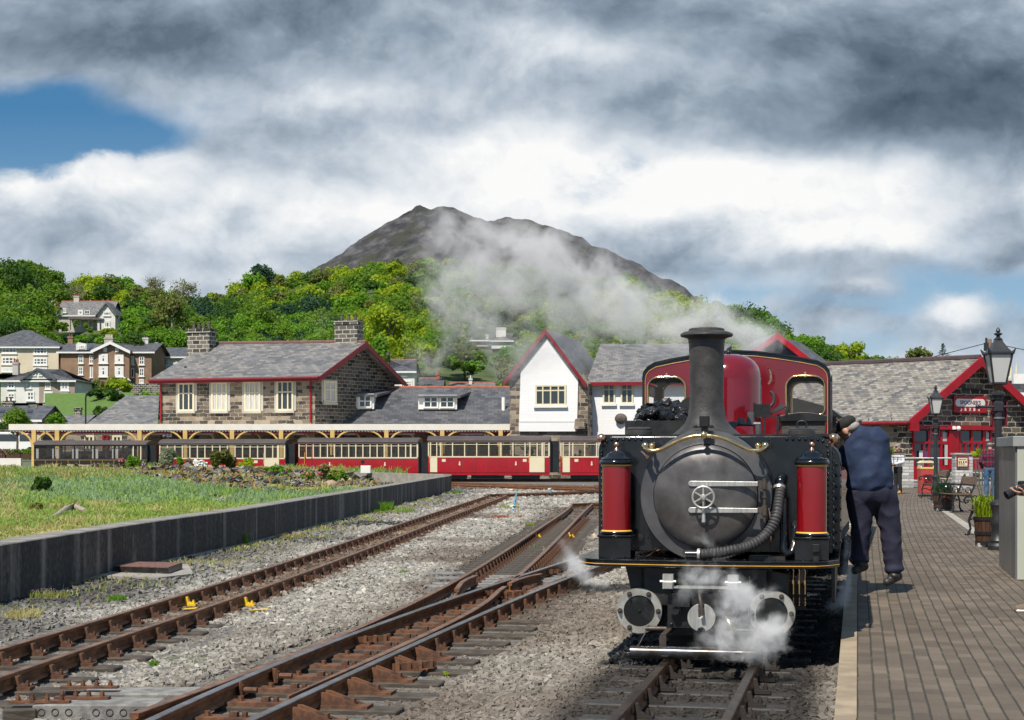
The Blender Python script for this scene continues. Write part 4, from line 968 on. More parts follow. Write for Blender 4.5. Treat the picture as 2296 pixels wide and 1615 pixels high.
# rear half of the double engine: tanks, boiler, dome
m = MB(); m.b2((-.86, 4.92, .75), (.94, 8.0, 1.62)); m.build('rear_tank', M['locoblk'], LO, bevel=.05)
m = MB(); m.cyl((0, 4.92, SBZ), (0, 8.35, SBZ), .49, 40); m.lathe([(.302, 1.6), (.302, 2.16), (.24, 2.33), (.1, 2.392), (0, 2.398)], (0, 6.0, 0), n=32); m.build('rear_boiler', M['locogrey'], LO, smooth=40)
m = MB(); m.lathe([(.25, 1.64), (.15, 1.8), (.135, 2.38), (.2, 2.44), (.14, 2.5), (.1, 2.4)], (0, 7.6, 0), n=32); m.build('rear_chimney', M['chim'], LO, smooth=35)
m = MB(); m.b2((-.98, 3.5, .69), (.98, 8.4, .71)); m.build('rear_footplate', M['locoblk'], LO)
# under the footplate: frames, cylinders, beam, coupling
m = MB(); m.b2((-.616, .62, .1), (-.59, 3.2, .68)); m.b2((.94, .62, .36), (.965, 3.2, .68)); m.b2((-.5, .3, .12), (.5, .34, .68))
m.b2((-.46, .2, .36), (.46, .6, .64)); m.poly([Vector((-.62, .3, .64)), Vector((-.3, .3, .66)), Vector((-.28, .3, .15)), Vector((-.5, .3, .12))], (0, .5, 0)); m.poly([Vector((.3, .3, .66)), Vector((.62, .3, .6)), Vector((.6, .3, .15)), Vector((.28, .3, .15))], (0, .5, 0)); m.build('frame', M['frameblk'], LO)
for s in (-1, 1):
 c = Vector((s*.501, 0, .312));
 m = MB(); m.lathe([(.168, -.02), (.168, -.06), (.155, -.065), (.155, -.55)], c+Vector((0, .18, 0)), RX, n=40); m.lathe([(0, .0), (.168, 0)], c+Vector((0, .2, 0)), RX, n=40)
 cy_ = m.build('cylinder', M['frameblk'], LO, smooth=35)
 m = MB(); m.lathe([(.12, -.005), (.12, .012), (.172, .012), (.176, .004), (.176, -.03)], c+Vector((0, .2, 0)), RX, n=48); cr = m.build('cylinder_cover_ring', M['cylcover'], cy_, smooth=30)
 m = MB(); m.lathe([(0, .014), (.012, .012), (.014, .004), (.118, .004)], c+Vector((0, .2, 0)), RX, n=40)
 gm_, nt, bs = newmat('greasy_black_disc'); link(nt, ramp(nt, noise(nt, coords(nt), 9, 8, .7), [(.5, (.008, .008, .008)), (.66, (.03, .03, .03)), (.8, (.25, .24, .23))]), bs.inputs['Base Color']); bs.inputs['Roughness'].default_value = .35
 m.build('cylinder_cover', gm_, cy_, smooth=40)
 for k in range(6):
  m = MB(); a = 2*pi*k/6; q = c+Vector((.147*cos(a), .19, .147*sin(a))); m.cyl(q, q+Vector((0, -.012, 0)), .02, 12); m.cyl(q+Vector((0, -.01, 0)), q+Vector((0, -.03, 0)), .014, 6); m.cyl(q+Vector((0, -.03, 0)), q+Vector((0, -.042, 0)), .008, 8)
  m.build('cover_nut', M['bolt'], cy_, smooth=30)
m = MB(); m.b2((-.27, .06, .2), (.25, .1, .5)); bmx = m.build('coupling_beam', M['frameblk'], LO, bevel=.004)
for x, z in ((-.24, .475), (-.24, .23), (.215, .475), (.215, .23), (-.1, .475), (.1, .475)): MB().ball((x, .055, z), .014, n=8, m=5).build('bolt', M['frameblk'], bmx, smooth=40)
for x in (-.205, .19): MB().cyl((x, .06, .335), (x, .02, .335), .043, 24).cyl((x, .02, .335), (x, -.01, .335), .03, 6).build('bolt', M['frameblk'], bmx, smooth=40)
m = MB(); m.b2((-.29, .0, .505), (.26, .1, .52)); m.build('beam_top_plate', M['bright'], bmx)
for x in (-.26, .225):
 m = MB(); m.b2((x-.04, -.01, .5), (x+.04, .06, .61)); m.b2((x-.035, -.03, .505), (x+.035, .0, .55)); m.cyl((x-.06, .0, .555), (x+.06, .0, .555), .012, 8); m.build('beam_bracket', M['bright'], bmx)
m = MB(); R_ = .103
m.poly([Vector((-.022+R_*0, -.12, .3+.098))]+[Vector((R_*cos(a), -.12, .3+R_*sin(a))) for a in np.linspace(pi/2+.22, 3*pi/2-.3, 16)]+[Vector((.03*cos(a), -.12, .205+.025*sin(a))) for a in np.linspace(pi, 0, 6)]+[Vector((R_*cos(a), -.12, .3+R_*sin(a))) for a in np.linspace(-pi/2+.3, pi/2-.22, 16)]+[Vector((.022, -.12, .398)), Vector((.022, -.12, .3)), Vector((-.022, -.12, .3))], (0, .05, 0))
m.b2((-.04, -.07, .27), (.04, .06, .36)); cp = m.build('buffer_coupling', M['bright'], LO, bevel=.004)
m = MB(); m.tube([(-.02, -.06, .5), (-.012, -.15, .47), (0, -.16, .42), (.008, -.16, .32)], [.008, .012, .014, .017], 8); m.build('coupling_hook', M['bolt'], cp, smooth=50)
m = MB(); m.box((-.16, .0, .42), (.13, .05, .1)); m.b2((-.11, .03, .38), (.11, .06, .5)); m.build('coupling_pocket', M['frameblk'], cp)
m = MB(); m.tube([(.17, .02, .3), (.2, -.02, .25), (.22, -.03, .2)], [.02, .035, .03], 12); m.build('brass_cock', M['brass'], LO, smooth=50)
m = MB(); m.cyl((-.43, -.0, .2), (-.27, -.0, .2), .018, 12); m.cyl((.25, 0, .2), (.38, 0, .2), .012, 12); m.build('drain_pipe', M['bolt'], LO, smooth=50)
m = MB(); m.tube([(.345, .02, .6), (.35, .02, .2)], .006, 6); m.tube([(-.42, .0, .19), (-.46, -.1, .1), (-.47, -.2, .08)], .006, 6); m.build('drain_rod', M['bolt'], LO)
for x in (-.255, .2):
 m = MB(); m.b2((x-.025, -.4, .09), (x+.025, -.36, .19)); m.b2((x-.02, -.38, .17), (x+.02, .3, .2)); m.build('guard_hanger', M['bolt'], LO)
m = MB(); m.tube([(-.49, -.4, .07), (.47, -.4, .07)], .046, 24); m.build('guard_tube', pm('worn_steel_tube', (.1, .1, .11), (.05, .045, .04), 7, .28, metal=.7), LO, smooth=40)
m = MB(); m.b2((-.3, .4, .02), (.3, 3.1, .3)); m.build('ash_pan', M['void'], LO)
for yy in (1.1, 2.4):
 for s in (-1, 1):
  m = MB(); m.lathe([(.03, .03), (.06, .03), (.37, .02), (.42, .02), (.42, -.03), (.45, -.035), (.45, -.05), (.03, -.05)], (s*.33, yy, .42), Matrix.Rotation(s*pi/2, 3, 'Y'), n=36); m.build('wheel', M['frameblk'], LO, smooth=30)
# corrugated vacuum hose and pipes on the right of the door
m = MB(); hp = [Vector(p) for p in ((.555, .32, 1.27), (.56, .3, 1.24), (.55, .25, 1.15), (.535, .2, 1.05), (.5, .17, .96), (.43, .14, .88), (.33, .13, .82), (.2, .12, .785), (.08, .12, .765), (-.03, .12, .755))]
rs = resample(hp, .0085); rr = [.039+.006*sin(i*.0085/.026*2*pi) for i in range(len(rs))]; m.tube(rs, rr, 14); hs = m.build('vacuum_hose', M['rubber'], LO, smooth=80)
m = MB(); m.cyl((.555, .32, 1.265), (.553, .31, 1.245), .046, 20); m.cyl((-.03, .12, .755), (-.05, .12, .755), .045, 20); m.build('hose_clip', M['bright'], hs, smooth=50)
m = MB(); m.cyl((.555, .33, 1.26), (.57, .42, 1.33), .04, 20); m.ball((.56, .36, 1.3), .045); m.cyl((-.05, .12, .755), (-.14, .12, .755), .03, 12); m.build('hose_elbow', M['locoblk'], hs, smooth=60)
m = MB(); m.tube([(.585, .3, 1.18), (.585, .3, .86), (.587, .28, .79), (.61, .27, .755), (.65, .28, .77), (.665, .3, .82), (.665, .36, .92), (.67, .48, .94)], [.028]*2+[.034]*4+[.03]*2, 14); m.build('steam_pipe', M['locoblk'], LO, smooth=50)
m = MB(); m.lathe([(0, .02), (.035, .018), (.035, 0)], (.665, .49, .965), RX, n=16); m.lathe([(0, .02), (.03, .018), (.03, 0)], (-.53, .49, .86), RX, n=16); m.build('tank_plug', M['frameblk'], LO, smooth=40)
m = MB(); m.b2((.33, .2, .713), (.6, .5, .74)); m.poly([Vector((-.14, .17, .712)), Vector((.05, .17, .712)), Vector((.05, .17, .75)), Vector((-.14, .17, .76))], (0, .03, 0)); m.build('smokebox_saddle', M['frameblk'], LO)
m = MB(); m.box((-.13, .16, .76), (.07, .03, .05)); m.cyl((-.13, .15, .76), (-.13, .13, .76), .016, 6); m.build('saddle_bolt', M['bolt'], LO)
m = MB(); m.tube([(.47, .28, 1.12), (.49, .24, 1.05), (.49, .3, .85)], .01, 6); m.tube([(-.38, .3, .78), (-.42, .2, .74), (-.47, .25, .72)], .006, 6); m.build('small_pipe', M['copper'], LO, smooth=60)
# lubricator with copper pipes below the right side
m = MB(); m.b2((.57, .66, .3), (.74, .7, .33)); m.b2((.58, .68, .32), (.72, .72, .5)); lb = m.build('lubricator', M['frameblk'], LO)
m = MB()
for k in range(4):
 x = .6+.045*k; m.cyl((x, .66, .33), (x, .66, .4), .006, 8); m.cyl((x, .655, .42), (x, .655, .5), .01, 8); m.cyl((x, .655, .5), (x, .655, .53), .014, 6); m.ball((x, .645, .36), .012, n=8, m=6); m.ball((x, .645, .385), .01, n=8, m=6)
m.build('sight_feed', M['brass'], lb, smooth=50)
for k in range(4):
 x = .6+.045*k; m = MB(); m.tube([(x, .66, .53), (x+.004, .66, .6), (x-.01*k, .66, .66)], .005, 6); m.build('copper_pipe', M['copper'], lb, smooth=60)
m = MB(); m.cyl((.76, .66, .42), (.83, .66, .42), .008, 8); m.cyl((.75, .66, .42), (.77, .66, .42), .018, 8); m.build('feed_handle', M['bright'], lb)
# steps on the platform side near the cab
m = MB(); m.b2((.86, 3.9, .18), (1.02, 4.3, .2)); m.b2((.9, 3.9, .18), (.915, 4.3, .7)); m.build('cab_step', M['frameblk'], LO)
# ================================================================ BUILDINGS
def textmesh(body, size, mat, parent, loc, rot, name='lettering', extrude=.004, align='CENTER', font_bold=0):
 cu = bpy.data.curves.new(name, 'FONT'); cu.body = body; cu.size = size; cu.align_x = align; cu.align_y = 'CENTER'; cu.extrude = extrude; cu.offset = font_bold
 to = bpy.data.objects.new(name, cu); COL.objects.link(to); dg = bpy.context.evaluated_depsgraph_get()
 me = bpy.data.meshes.new_from_object(to.evaluated_get(dg)); me.materials.clear(); me.materials.append(mat); bpy.data.objects.remove(to)
 me.transform(Matrix.Translation(Vector(loc)) @ __import__('mathutils').Euler(rot).to_matrix().to_4x4())
 o = bpy.data.objects.new(name, me); COL.objects.link(o); o.parent = parent; return o
class Wall:                                           # a vertical wall between two ground points; pixels can be laid onto its plane
 def __init__(s, a, b):
  s.a = Vector((a[0], a[1], 0)); s.b = Vector((b[0], b[1], 0)); s.t = (s.b-s.a).normalized(); s.n = Vector((s.t.y, -s.t.x, 0)); s.L = (s.b-s.a).length
 def hit(s, x, y):
  d = Vector(((x-CX)/F, 1, 0)); k = s.a.dot(s.n)/d.dot(s.n); return Vector((d.x*k, k, CH-(y-H0)/F*k))
 def uz(s, x, y): p = s.hit(x, y); return (p-s.a).dot(s.t), p.z
 def pt(s, u, z, o=0.0): return s.a+s.t*u+s.n*o+Vector((0, 0, z))
def xy(px, D): return ((px-CX)/F*D, D)
def wbox(m, w, u0, u1, z0, z1, o0, o1): return m.poly([w.pt(u0, z0, o0), w.pt(u1, z0, o0), w.pt(u1, z1, o0), w.pt(u0, z1, o0)], w.n*(o1-o0))
def window(parent, w, x0, y0, x1, y1, cols=2, rows=(.5,), fm='white', t=.07, sill=True, glass='glass', o=.0, curtain=0, surround=None, name='window', label=None, sillm=None):
 u0, zt = w.uz(x0, y0); u1, zb = w.uz(x1, y1); m = MB(); W_, Hh = u1-u0, zt-zb
 o0 = o+.012
 for a, b in ((u0, u0+t), (u1-t, u1)): wbox(m, w, a, b, zb, zt, o0, o0+.07)
 for a, b in ((zb, zb+t), (zt-t, zt)): wbox(m, w, u0+t, u1-t, a, b, o0, o0+.068)
 for k in range(1, cols): u = lerp(u0, u1, k/cols); wbox(m, w, u-t*.35, u+t*.35, zb+t, zt-t, o0, o0+.06)
 for r in rows:
  z = lerp(zb, zt, r)
  for k in range(cols):
   wbox(m, w, lerp(u0, u1, k/cols)+(t if k == 0 else t*.35), lerp(u0, u1, (k+1)/cols)-(t if k == cols-1 else t*.35), z-t*.35, z+t*.35, o0, o0+.055)
 f = m.build(name, M[fm], parent)
 if label: f['label'] = label
 m = MB(); wbox(m, w, u0+t*.5, u1-t*.5, zb+t*.5, zt-t*.5, o+.004, o+.03); m.build('pane', M[glass], f)
 if curtain:
  m = MB(); wbox(m, w, u0+t, lerp(u0, u1, curtain), zb+t, zt-t, o+.031, o+.036); m.build('curtain', M['curtain'], f)
 if sill: m = MB(); wbox(m, w, u0-.08, u1+.08, zb-.12, zb-.002, o+.002, o+.14); m.build('sill', M[sillm or fm], f)
 if surround:
  m = MB(); wbox(m, w, u0-.16, u0-.003, zb, zt, o+.002, o+.03); wbox(m, w, u1+.003, u1+.16, zb, zt, o+.002, o+.03); wbox(m, w, u0-.16, u1+.16, zt, zt+.07, o+.002, o+.03); m.build('surround', M[surround], f)
 return f
def slab(m, pts, th):                                 # thin roof slab, thickness measured downwards
 return m.poly(pts, (0, 0, -th))
def chimney(parent, c, w, d, z0, z1, mat='stone_chim', pots=3, potm='pot', R=None):
 m = MB(); m.box((c[0], c[1], (z0+z1)/2), (w, d, z1-z0), R); m.box((c[0], c[1], z1-.1), (w+.14, d+.14, .12), R); m.box((c[0], c[1], z1+.04), (w+.08, d+.08, .08), R)
 ch = m.build('chimney', M[mat], parent)
 for i in range(pots):
  u = (i-(pots-1)/2)*w/max(pots, 1)*.9; q = Vector((c[0], c[1], 0))+((R @ Vector((u, 0, 0))) if R else Vector((u, 0, 0)))
  m = MB(); m.lathe([(.1, z1+.08), (.09, z1+.4), (.11, z1+.42), (.11, z1+.47), (.07, z1+.47), (.07, z1+.2)], (q.x, q.y, 0), n=10); m.build('chimney_pot', M[potm], ch, smooth=40)
 return ch
def roof_gen(m, A, B, dep, n, ze, zr, kind, ov=.3, side=.3, hip=(0, 0), rf=.5):
 t = (B-A).normalized(); up = Vector((0, 0, 1)); Ab, Bb = A-n*dep, B-n*dep
 rise = zr-ze; run = dep*rf; drop = rise*ov/run; drop2 = rise*ov/(dep-run)
 fa, fb = A+n*ov-t*side+up*(ze-drop), B+n*ov+t*side+up*(ze-drop)
 ba, bb = Ab-n*ov-t*side+up*(ze-drop2), Bb-n*ov+t*side+up*(ze-drop2)
 ra, rb = A-n*run+up*zr-t*(side if not hip[0] else -hip[0]), B-n*run+up*zr+t*(side if not hip[1] else -hip[1])
 slab(m, [fa, fb, rb, ra], .09); slab(m, [ba, ra, rb, bb], .09)
 if hip[0]: slab(m, [fa, ra, ba], .09)
 if hip[1]: slab(m, [fb, bb, rb], .09)
 return fa, fb, ba, bb, ra, rb
def house(name, label, x0, x1, ye, yb, D, dep, yr, wm, rm, D2=None, hip=(0, 0), ov=.35, side=.25, rf=.5, wins=(), chims=(), ridge=None, cat='house', group=None, fascia='white'):
 D2 = D2 or D; A, B = Vector((*xy(x0, D), 0)), Vector((*xy(x1, D2), 0)); w = Wall(A, B); Dm = (D+D2)/2
 ze = CH+(H0-ye)/F*Dm; zb = CH+(H0-yb)/F*Dm; zr = CH+(H0-yr)/F*(Dm+dep*rf)
 c = (A+B)/2; th = thing(name, label, cat, (c.x, c.y, zb), 0, group); th_loc = th.location.copy()
 Ab, Bb = A-w.n*dep, B-w.n*dep; up = Vector((0, 0, 1)); m = MB()
 def sh(mm): mm.v = [tuple(Vector(v)-th_loc) for v in mm.v]; return mm
 th['_o'] = 0; del th['_o']
 wl_ = MB(); base = [A, B, Bb, Ab]
 wl_.poly([p+up*zb for p in base], (0, 0, ze-zb))
 if not hip[0]: r = A-w.n*dep*rf; wl_.poly([A+up*(ze+.002), Ab+up*(ze+.002), r+up*(zr-.1)], w.t*.25)
 if not hip[1]: r = B-w.n*dep*rf; wl_.poly([B+up*(ze+.002), Bb+up*(ze+.002), r+up*(zr-.1)], -w.t*.25)
 sh(wl_).build('wall', M[wm], th)
 rfm = MB(); cn = roof_gen(rfm, A, B, dep, w.n, ze, zr, '', ov, side, hip, rf); ro = sh(rfm).build('roof', M[rm], th)
 if fascia:
  m = MB(); m.poly([cn[0]+w.n*.02, cn[1]+w.n*.02, cn[1]+w.n*.02-up*.2, cn[0]+w.n*.02-up*.2], w.n*.04); sh(m).build('fascia', M[fascia], th)
 if ridge: m = MB(); m.tube([cn[4]+up*.02, cn[5]+up*.02], .09, 6); sh(m).build('ridge_tiles', M[ridge], ro)
 th.location = th_loc
 kids0 = set(th.children)
 for wi in wins:
  kw = dict(wi[4]) if len(wi) > 4 else {}
  window(th, w, *wi[:4], **kw)
 for cdef in chims:
  px, pyt, wpx, f, mat, pots, potm = cdef
  q = w.hit(px, ye)-w.n*dep*f; s_ = F/q.y; q = Vector(((px-CX)/F*q.y, q.y, 0)); zt = CH+(H0-pyt)/F*q.y
  chimney(th, q, wpx/s_, .7, ze+(zr-ze)*(1-abs(f-rf)/max(rf, .01))*.6, zt, mat, pots, potm, rotz(atan2(w.t.y, w.t.x)))
 for o in th.children:
  if o not in kids0: o.data.transform(Matrix.Translation(-th_loc)); [c_.data.transform(Matrix.Translation(-th_loc)) for c_ in o.children]
 return th, w, (ze, zb, zr, th_loc)
def done(th):                                         # parts were drawn in world space: shift their meshes under the thing's own origin
 o = th.location
 def rec(c):
  c.data.transform(Matrix.Translation(-o))
  for k in c.children: rec(k)
 for c in th.children: rec(c)
 return th
# ---- station house (stone, two storeys, hipped at the left, gable at the right)
A, B, C_ = Vector((*xy(360, 98.5), 0)), Vector((*xy(706, 95), 0)), Vector((*xy(884, 102), 0))
th = thing('station_house', 'two-storey brown stone station building with red eaves and two stone chimneys', 'building', (B.x, B.y, 0))
w1, w2 = Wall(A, B), Wall(B, C_); zE = 6.02; D4 = A+(C_-B); up = Vector((0, 0, 1))
zR = CH+(H0-768)/F*98.8
m = MB(); m.poly([A, B, C_, D4], (0, 0, zE)); m.build('wall', M['stone_warm'], th)
mB = (B+C_)/2; mB = w2.pt((w2.uz(803, 800)[0]), 0)
m = MB(); m.poly([B+up*.01+w2.n*.015, C_+up*.01+w2.n*.015, C_+up*zE+w2.n*.015, mB+up*(zR-.12)+w2.n*.015, B+up*zE+w2.n*.015], -w2.n*.3); m.build('gable_wall', M['stone_dark_shade'], th)  # gable faces away from the sun: its shade is put into the stone colour
rl = Vector((*xy(466, 101.5), CH+(H0-771)/F*101.5)); rr_ = mB+up*zR+w2.n*.55
n1, n2_ = w1.n, w2.n
ea = A+n1*.45-w1.t*.5+up*(zE-.25); eb = B+n1*.45+n2_*.55+up*(zE-.25); ec = C_-n1*.0+w2.t*.45+n2_*.55+up*(zE-.3); ed = D4+w2.t*.45-w1.t*.5+up*(zE-.3)
m = MB(); slab(m, [ea, eb, rr_, rl], .1); slab(m, [ec, ed, rl, rr_], .1); slab(m, [ea, rl, ed], .1); ro = m.build('roof', M['slate'], th)
m = MB(); m.tube([rl+up*.03, rr_+up*.03], .1, 6); m.build('ridge_tiles', pm('red_ridge_tile', (.2, .1, .09), None, 3, .7), ro)
m = MB(); m.poly([ea+n1*.02, eb+n1*.02, eb+n1*.02-up*.26, ea+n1*.02-up*.26], n1*.05); m.tube([ea+n1*.12-up*.06, eb+n1*.12-up*.06], .07, 8); m.build('gutter', M['red'], th)
m = MB()
for a, b in ((eb, rr_), (rr_, ec)): m.poly([a+n2_*.01, b+n2_*.01, b+n2_*.01-up*.32, a+n2_*.01-up*.32], n2_*.06)
m.build('bargeboard', M['red'], th)
for (x, y0, y1) in ((363, 853, 948), (698, 848, 948)):
 p = w1.hit(x, y0)+n1*.12; q = w1.hit(x, y1)+n1*.12; m = MB(); m.tube([p, q], .055, 8); m.build('drainpipe', M['leadpipe'], th)
for i, (a, b, c, d) in enumerate(((1213, 905, 1324, 1098), (1440, 900, 1549, 1098), (1664, 895, 1774, 1098), (1884, 890, 1998, 1095))):
 (x0, y0), (x1, y1) = L1(a, b), L1(c, d); f = window(th, w1, x0, y0, x1, y1, 3, (.62,), 'cream', .11, curtain=(0, .98, .97, 0)[i], sillm='grey_wall', surround='grey_wall')
(x0, y0), (x1, y1) = L2(162, 570), L2(250, 728); window(th, w2, x0, y0, x1, y1, 2, (.6,), 'cream', .12, curtain=.98, sillm='grey_wall', surround='grey_wall')
q = rl+w1.t*.1+n1*0; chimney(th, (Vector(xy(452, 101)+(0,))), 1.55, .8, zR-1.6, CH+(H0-741)/F*101, 'stone_chim', 4, 'pot', rotz(atan2(w1.t.y, w1.t.x)))
chimney(th, (mB-n2_*.7), 1.5, .8, zR-.9, CH+(H0-722)/F*98.8, 'stone_chim', 3, 'pot', rotz(atan2(w1.t.y, w1.t.x)))
m = MB(); q = w1.hit(398, 833)-n1*.9; m.tube([Vector((q.x, q.y, q.z-.3)), Vector((q.x, q.y, q.z+.35))], .09, 8); m.build('roof_vent', M['pot'], th)
done(th)
# ---- lean-to slate roof at the left of the station house
A, B = Vector((*xy(208, 99.5), 0)), Vector((*xy(357, 98.2), 0)); w = Wall(A, B)
th = thing('station_annex', 'low annex with a pale mottled slate roof at the left end of the stone station', 'building', (A.x, A.y, 0))
m = MB(); m.poly([A, B, B-w.n*5, A-w.n*5], (0, 0, 3.0)); m.build('wall', M['stone_warm'], th)
zt = CH+(H0-887)/F*103.5; m = MB(); slab(m, [w.hit(196, 952)+w.n*.2, w.hit(357, 952)+w.n*.2, Vector((*xy(357, 103.5), zt)), Vector((*xy(283, 103.5), zt))], .1); slab(m, [w.hit(196, 952)+w.n*.2, Vector((*xy(283, 103.5), zt)), Vector((*xy(196, 108), 3))], .1); m.build('roof', M['slate'], th); done(th)
# ---- middle range with two dormers
A, B = Vector((*xy(704, 97.5), 0)), Vector((*xy(1142, 97.5), 0)); w = Wall(A, B)
th = thing('goods_office', 'long low slate-roofed range with two white dormers, between stone house and white gable', 'building', (A.x, A.y, 0))
m = MB(); m.poly([A, B, B-w.n*9, A-w.n*9], (0, 0, 3.1)); m.build('wall', M['stone_warm'], th)
zt = CH+(H0-869)/F*101.5; e_l, e_r = w.hit(702, 950)+w.n*.3, w.hit(1143, 950)+w.n*.3; r_l, r_r = Vector((*xy(745, 101.5), zt)), Vector((*xy(1143, 101.5), zt))
m = MB(); slab(m, [e_l, e_r, r_r, r_l], .1); slab(m, [Vector((*xy(745, 106), 3)), r_l, r_r, Vector((*xy(1143, 106), 3))], .1); slab(m, [e_l, r_l, Vector((*xy(745, 106), 3))], .1); ro = m.build('roof', M['slate_dark'], th)
m = MB(); m.tube([r_l, r_r], .09, 6); m.build('ridge_tiles', M['terracotta'], ro)
for k, (a, c, top, fb, rx0, rx1) in enumerate(((265, 522, 632, 772, 258, 682), (835, 1108, 640, 774, 828, 1232))):
 Dd = 98.6; wd = Wall(xy(0, Dd), xy(100, Dd)); x0, yt = L2(a, top+32); x1, yb = L2(c, fb); m = MB()
 p = [P(x0, yt, Dd), P(x1, yt, Dd), P(x1, yb, Dd), P(x0, yb, Dd)]; m.poly(p, (0, 2.6, 0)); dm = m.build('dormer', M['white'], th)
 xl, y_l = L2(rx0, top+38); xr, y_r = L2(c+22, top+38); m = MB(); slab(m, [P(xl, y_l, Dd-.25), P(xr, y_r, Dd-.25), P(L2(rx1, 0)[0], L2(0, top)[1], Dd+3.2), P(xl+12, L2(0, top)[1], Dd+3.2)], .14); m.build('dormer_roof', M['slate_dark'], dm)
 xa, ya = L2(a+(48 if k == 0 else 36), top+44); xb, yb2 = L2(c-16, fb-8)
 window(th, wd, xa, ya, lerp(xa, xb, .48), yb2, 2, (.55,) , 'white', .09, sill=False, o=.01); window(th, wd, lerp(xa, xb, .52), ya, xb, yb2, 2, (.55,), 'white', .09, sill=False, o=.01)
 for c_ in list(dm.children):
  pass
(x0, y0), (x1, y1) = L2(1437, 690), L2(1448, 792); m = MB(); m.tube([P(x0, y1, 98.8), P(x0, y0, 98.8)], .11, 10); m.build('flue_pipe', M['white'], th); done(th)
# ---- white gabled building
A, B = Vector((*xy(L2(1482, 0)[0], 92), 0)), Vector((*xy(L2(2035, 0)[0], 91), 0)); w = Wall(A, B)
th = thing('gabled_building', 'white building with steep red-edged gable and stone corners, wrapped in smoke', 'building', (A.x, A.y, 0))
ptl = lambda X, Y, o=0: w.hit(*L2(X, Y))+w.n*o
body = [ptl(1482, 505), ptl(1742, 222), ptl(2033, 590)]
m = MB(); m.poly([Vector((A.x, A.y, 0)), Vector((B.x, B.y, 0)), ptl(2033, 590), ptl(1742, 235), ptl(1482, 515)], -w.n*9); m.build('wall', M['stone_warm'], th)
m = MB(); m.poly([ptl(1550, 862, .02), ptl(1562, 505, .02), ptl(1750, 272, .02), ptl(1968, 550, .02), ptl(1960, 862, .02)], w.n*.1); m.build('white_front', M['stone_white'], th)
m = MB(); m.poly([ptl(1550, 930, .02), ptl(1550, 866, .02), ptl(1955, 866, .02), ptl(1955, 930, .02)], w.n*.14); m.build('white_plinth', M['stone_white'], th)
pk, el, er = ptl(1742, 205, .26), ptl(1448, 575, .26), ptl(2028, 592, .26)
m = MB()
slab(m, [el, pk, pk-w.n*10, el-w.n*10], .12); slab(m, [pk, er, er-w.n*10, pk-w.n*10], .12); m.build('roof', M['slate'], th)
m = MB()
for a, b in ((el, pk), (pk, er)): m.poly([a+w.n*.02, b+w.n*.02, b+w.n*.02-up*.3, a+w.n*.02-up*.3], w.n*.07)
m.build('bargeboard', M['red'], th)
(x0, y0), (x1, y1) = L2(1665, 602), L2(1884, 747); window(th, w, x0, y0, x1, y1, 4, (.72,), 'cream', .1, o=.12, sillm='white')
m = MB(); m.poly([ptl(1945, 912, .16), ptl(2020, 912, .16), ptl(2020, 845, .16), ptl(1998, 832, .16), ptl(1952, 845, .16)], w.n*.25); m.build('stone_buttress', M['stone_warm'], th)
done(th)
# ---- right wing
A, B = Vector((*xy(1319, 92.4), 0)), Vector((*xy(1560, 90.5), 0)); w = Wall(A, B)
th = thing('white_wing', 'white painted wing with grey slate roof behind the locomotive cab', 'building', (A.x, A.y, 0))
m = MB(); z_e = w.uz(1400, 860)[1]; m.poly([A, B, B-w.n*8, A-w.n*8], (0, 0, z_e)); m.build('wall', M['stone_white'], th)
zt = CH+(H0-770)/F*96.5
m = MB(); e_l, e_r = w.hit(1318, 858)+w.n*.35, w.hit(1570, 856)+w.n*.35; slab(m, [e_l, e_r, Vector((*xy(1640, 97), zt)), Vector((*xy(1346, 97), zt))], .12); slab(m, [Vector((*xy(1346, 97), zt)), Vector((*xy(1640, 97), zt)), Vector((*xy(1640, 102), 4)), Vector((*xy(1346, 102), 4))], .12); m.build('roof', M['slate'], th)
m = MB(); m.poly([e_l+w.n*.02, e_r+w.n*.02, e_r+w.n*.02-up*.2, e_l+w.n*.02-up*.2], w.n*.08); m.build('gutter', M['red'], th)
for a, c in ((215, 310), (352, 448)):
 (x0, y0), (x1, y1) = Z1(a, 547), Z1(c, 700); window(th, w, x0, y0, x1, y1, 2, (.7,), 'cream', .09, sillm='white')
p = w.hit(*Z1(355, 815)); m = MB(); m.ball(p+w.n*.1, (.35, .2, .3)); m.build('wall_lamp', M['pot'], th, smooth=60); done(th)
# ---- far dark gable with red bargeboards, right of the chimney
A, B = Vector((*xy(1660, 100), 0)), Vector((*xy(1842, 98), 0)); w = Wall(A, B)
th = thing('engine_shed', 'dark slate gable with bright red bargeboards rising behind the locomotive cab', 'building', (A.x, A.y, 0))
g3 = lambda X, Y, o=0: w.hit(*Z1(X, Y))+w.n*o
m = MB(); m.poly([Vector((A.x, A.y, 0)), Vector((B.x, B.y, 0)), g3(1850, 395), g3(1570, 190), g3(1290, 395)], -w.n*5); m.build('wall', M['slate_dark'], th)
pk, el, er = g3(1570, 160, .5), g3(1268, 365, .5), g3(1862, 392, .5)
m = MB(); slab(m, [el, pk, pk-w.n*6-w.t*3, el-w.n*6-w.t*3], .12); slab(m, [pk, er, er-w.n*6-w.t*3, pk-w.n*6-w.t*3], .12); m.build('roof', M['slate'], th)
m = MB()
for a, b in ((el, pk), (pk, er)): m.poly([a+w.n*.02, b+w.n*.02, b+w.n*.02-up*.42, a+w.n*.02-up*.42], w.n*.07)
m.build('bargeboard', M['redbright'], th); done(th)
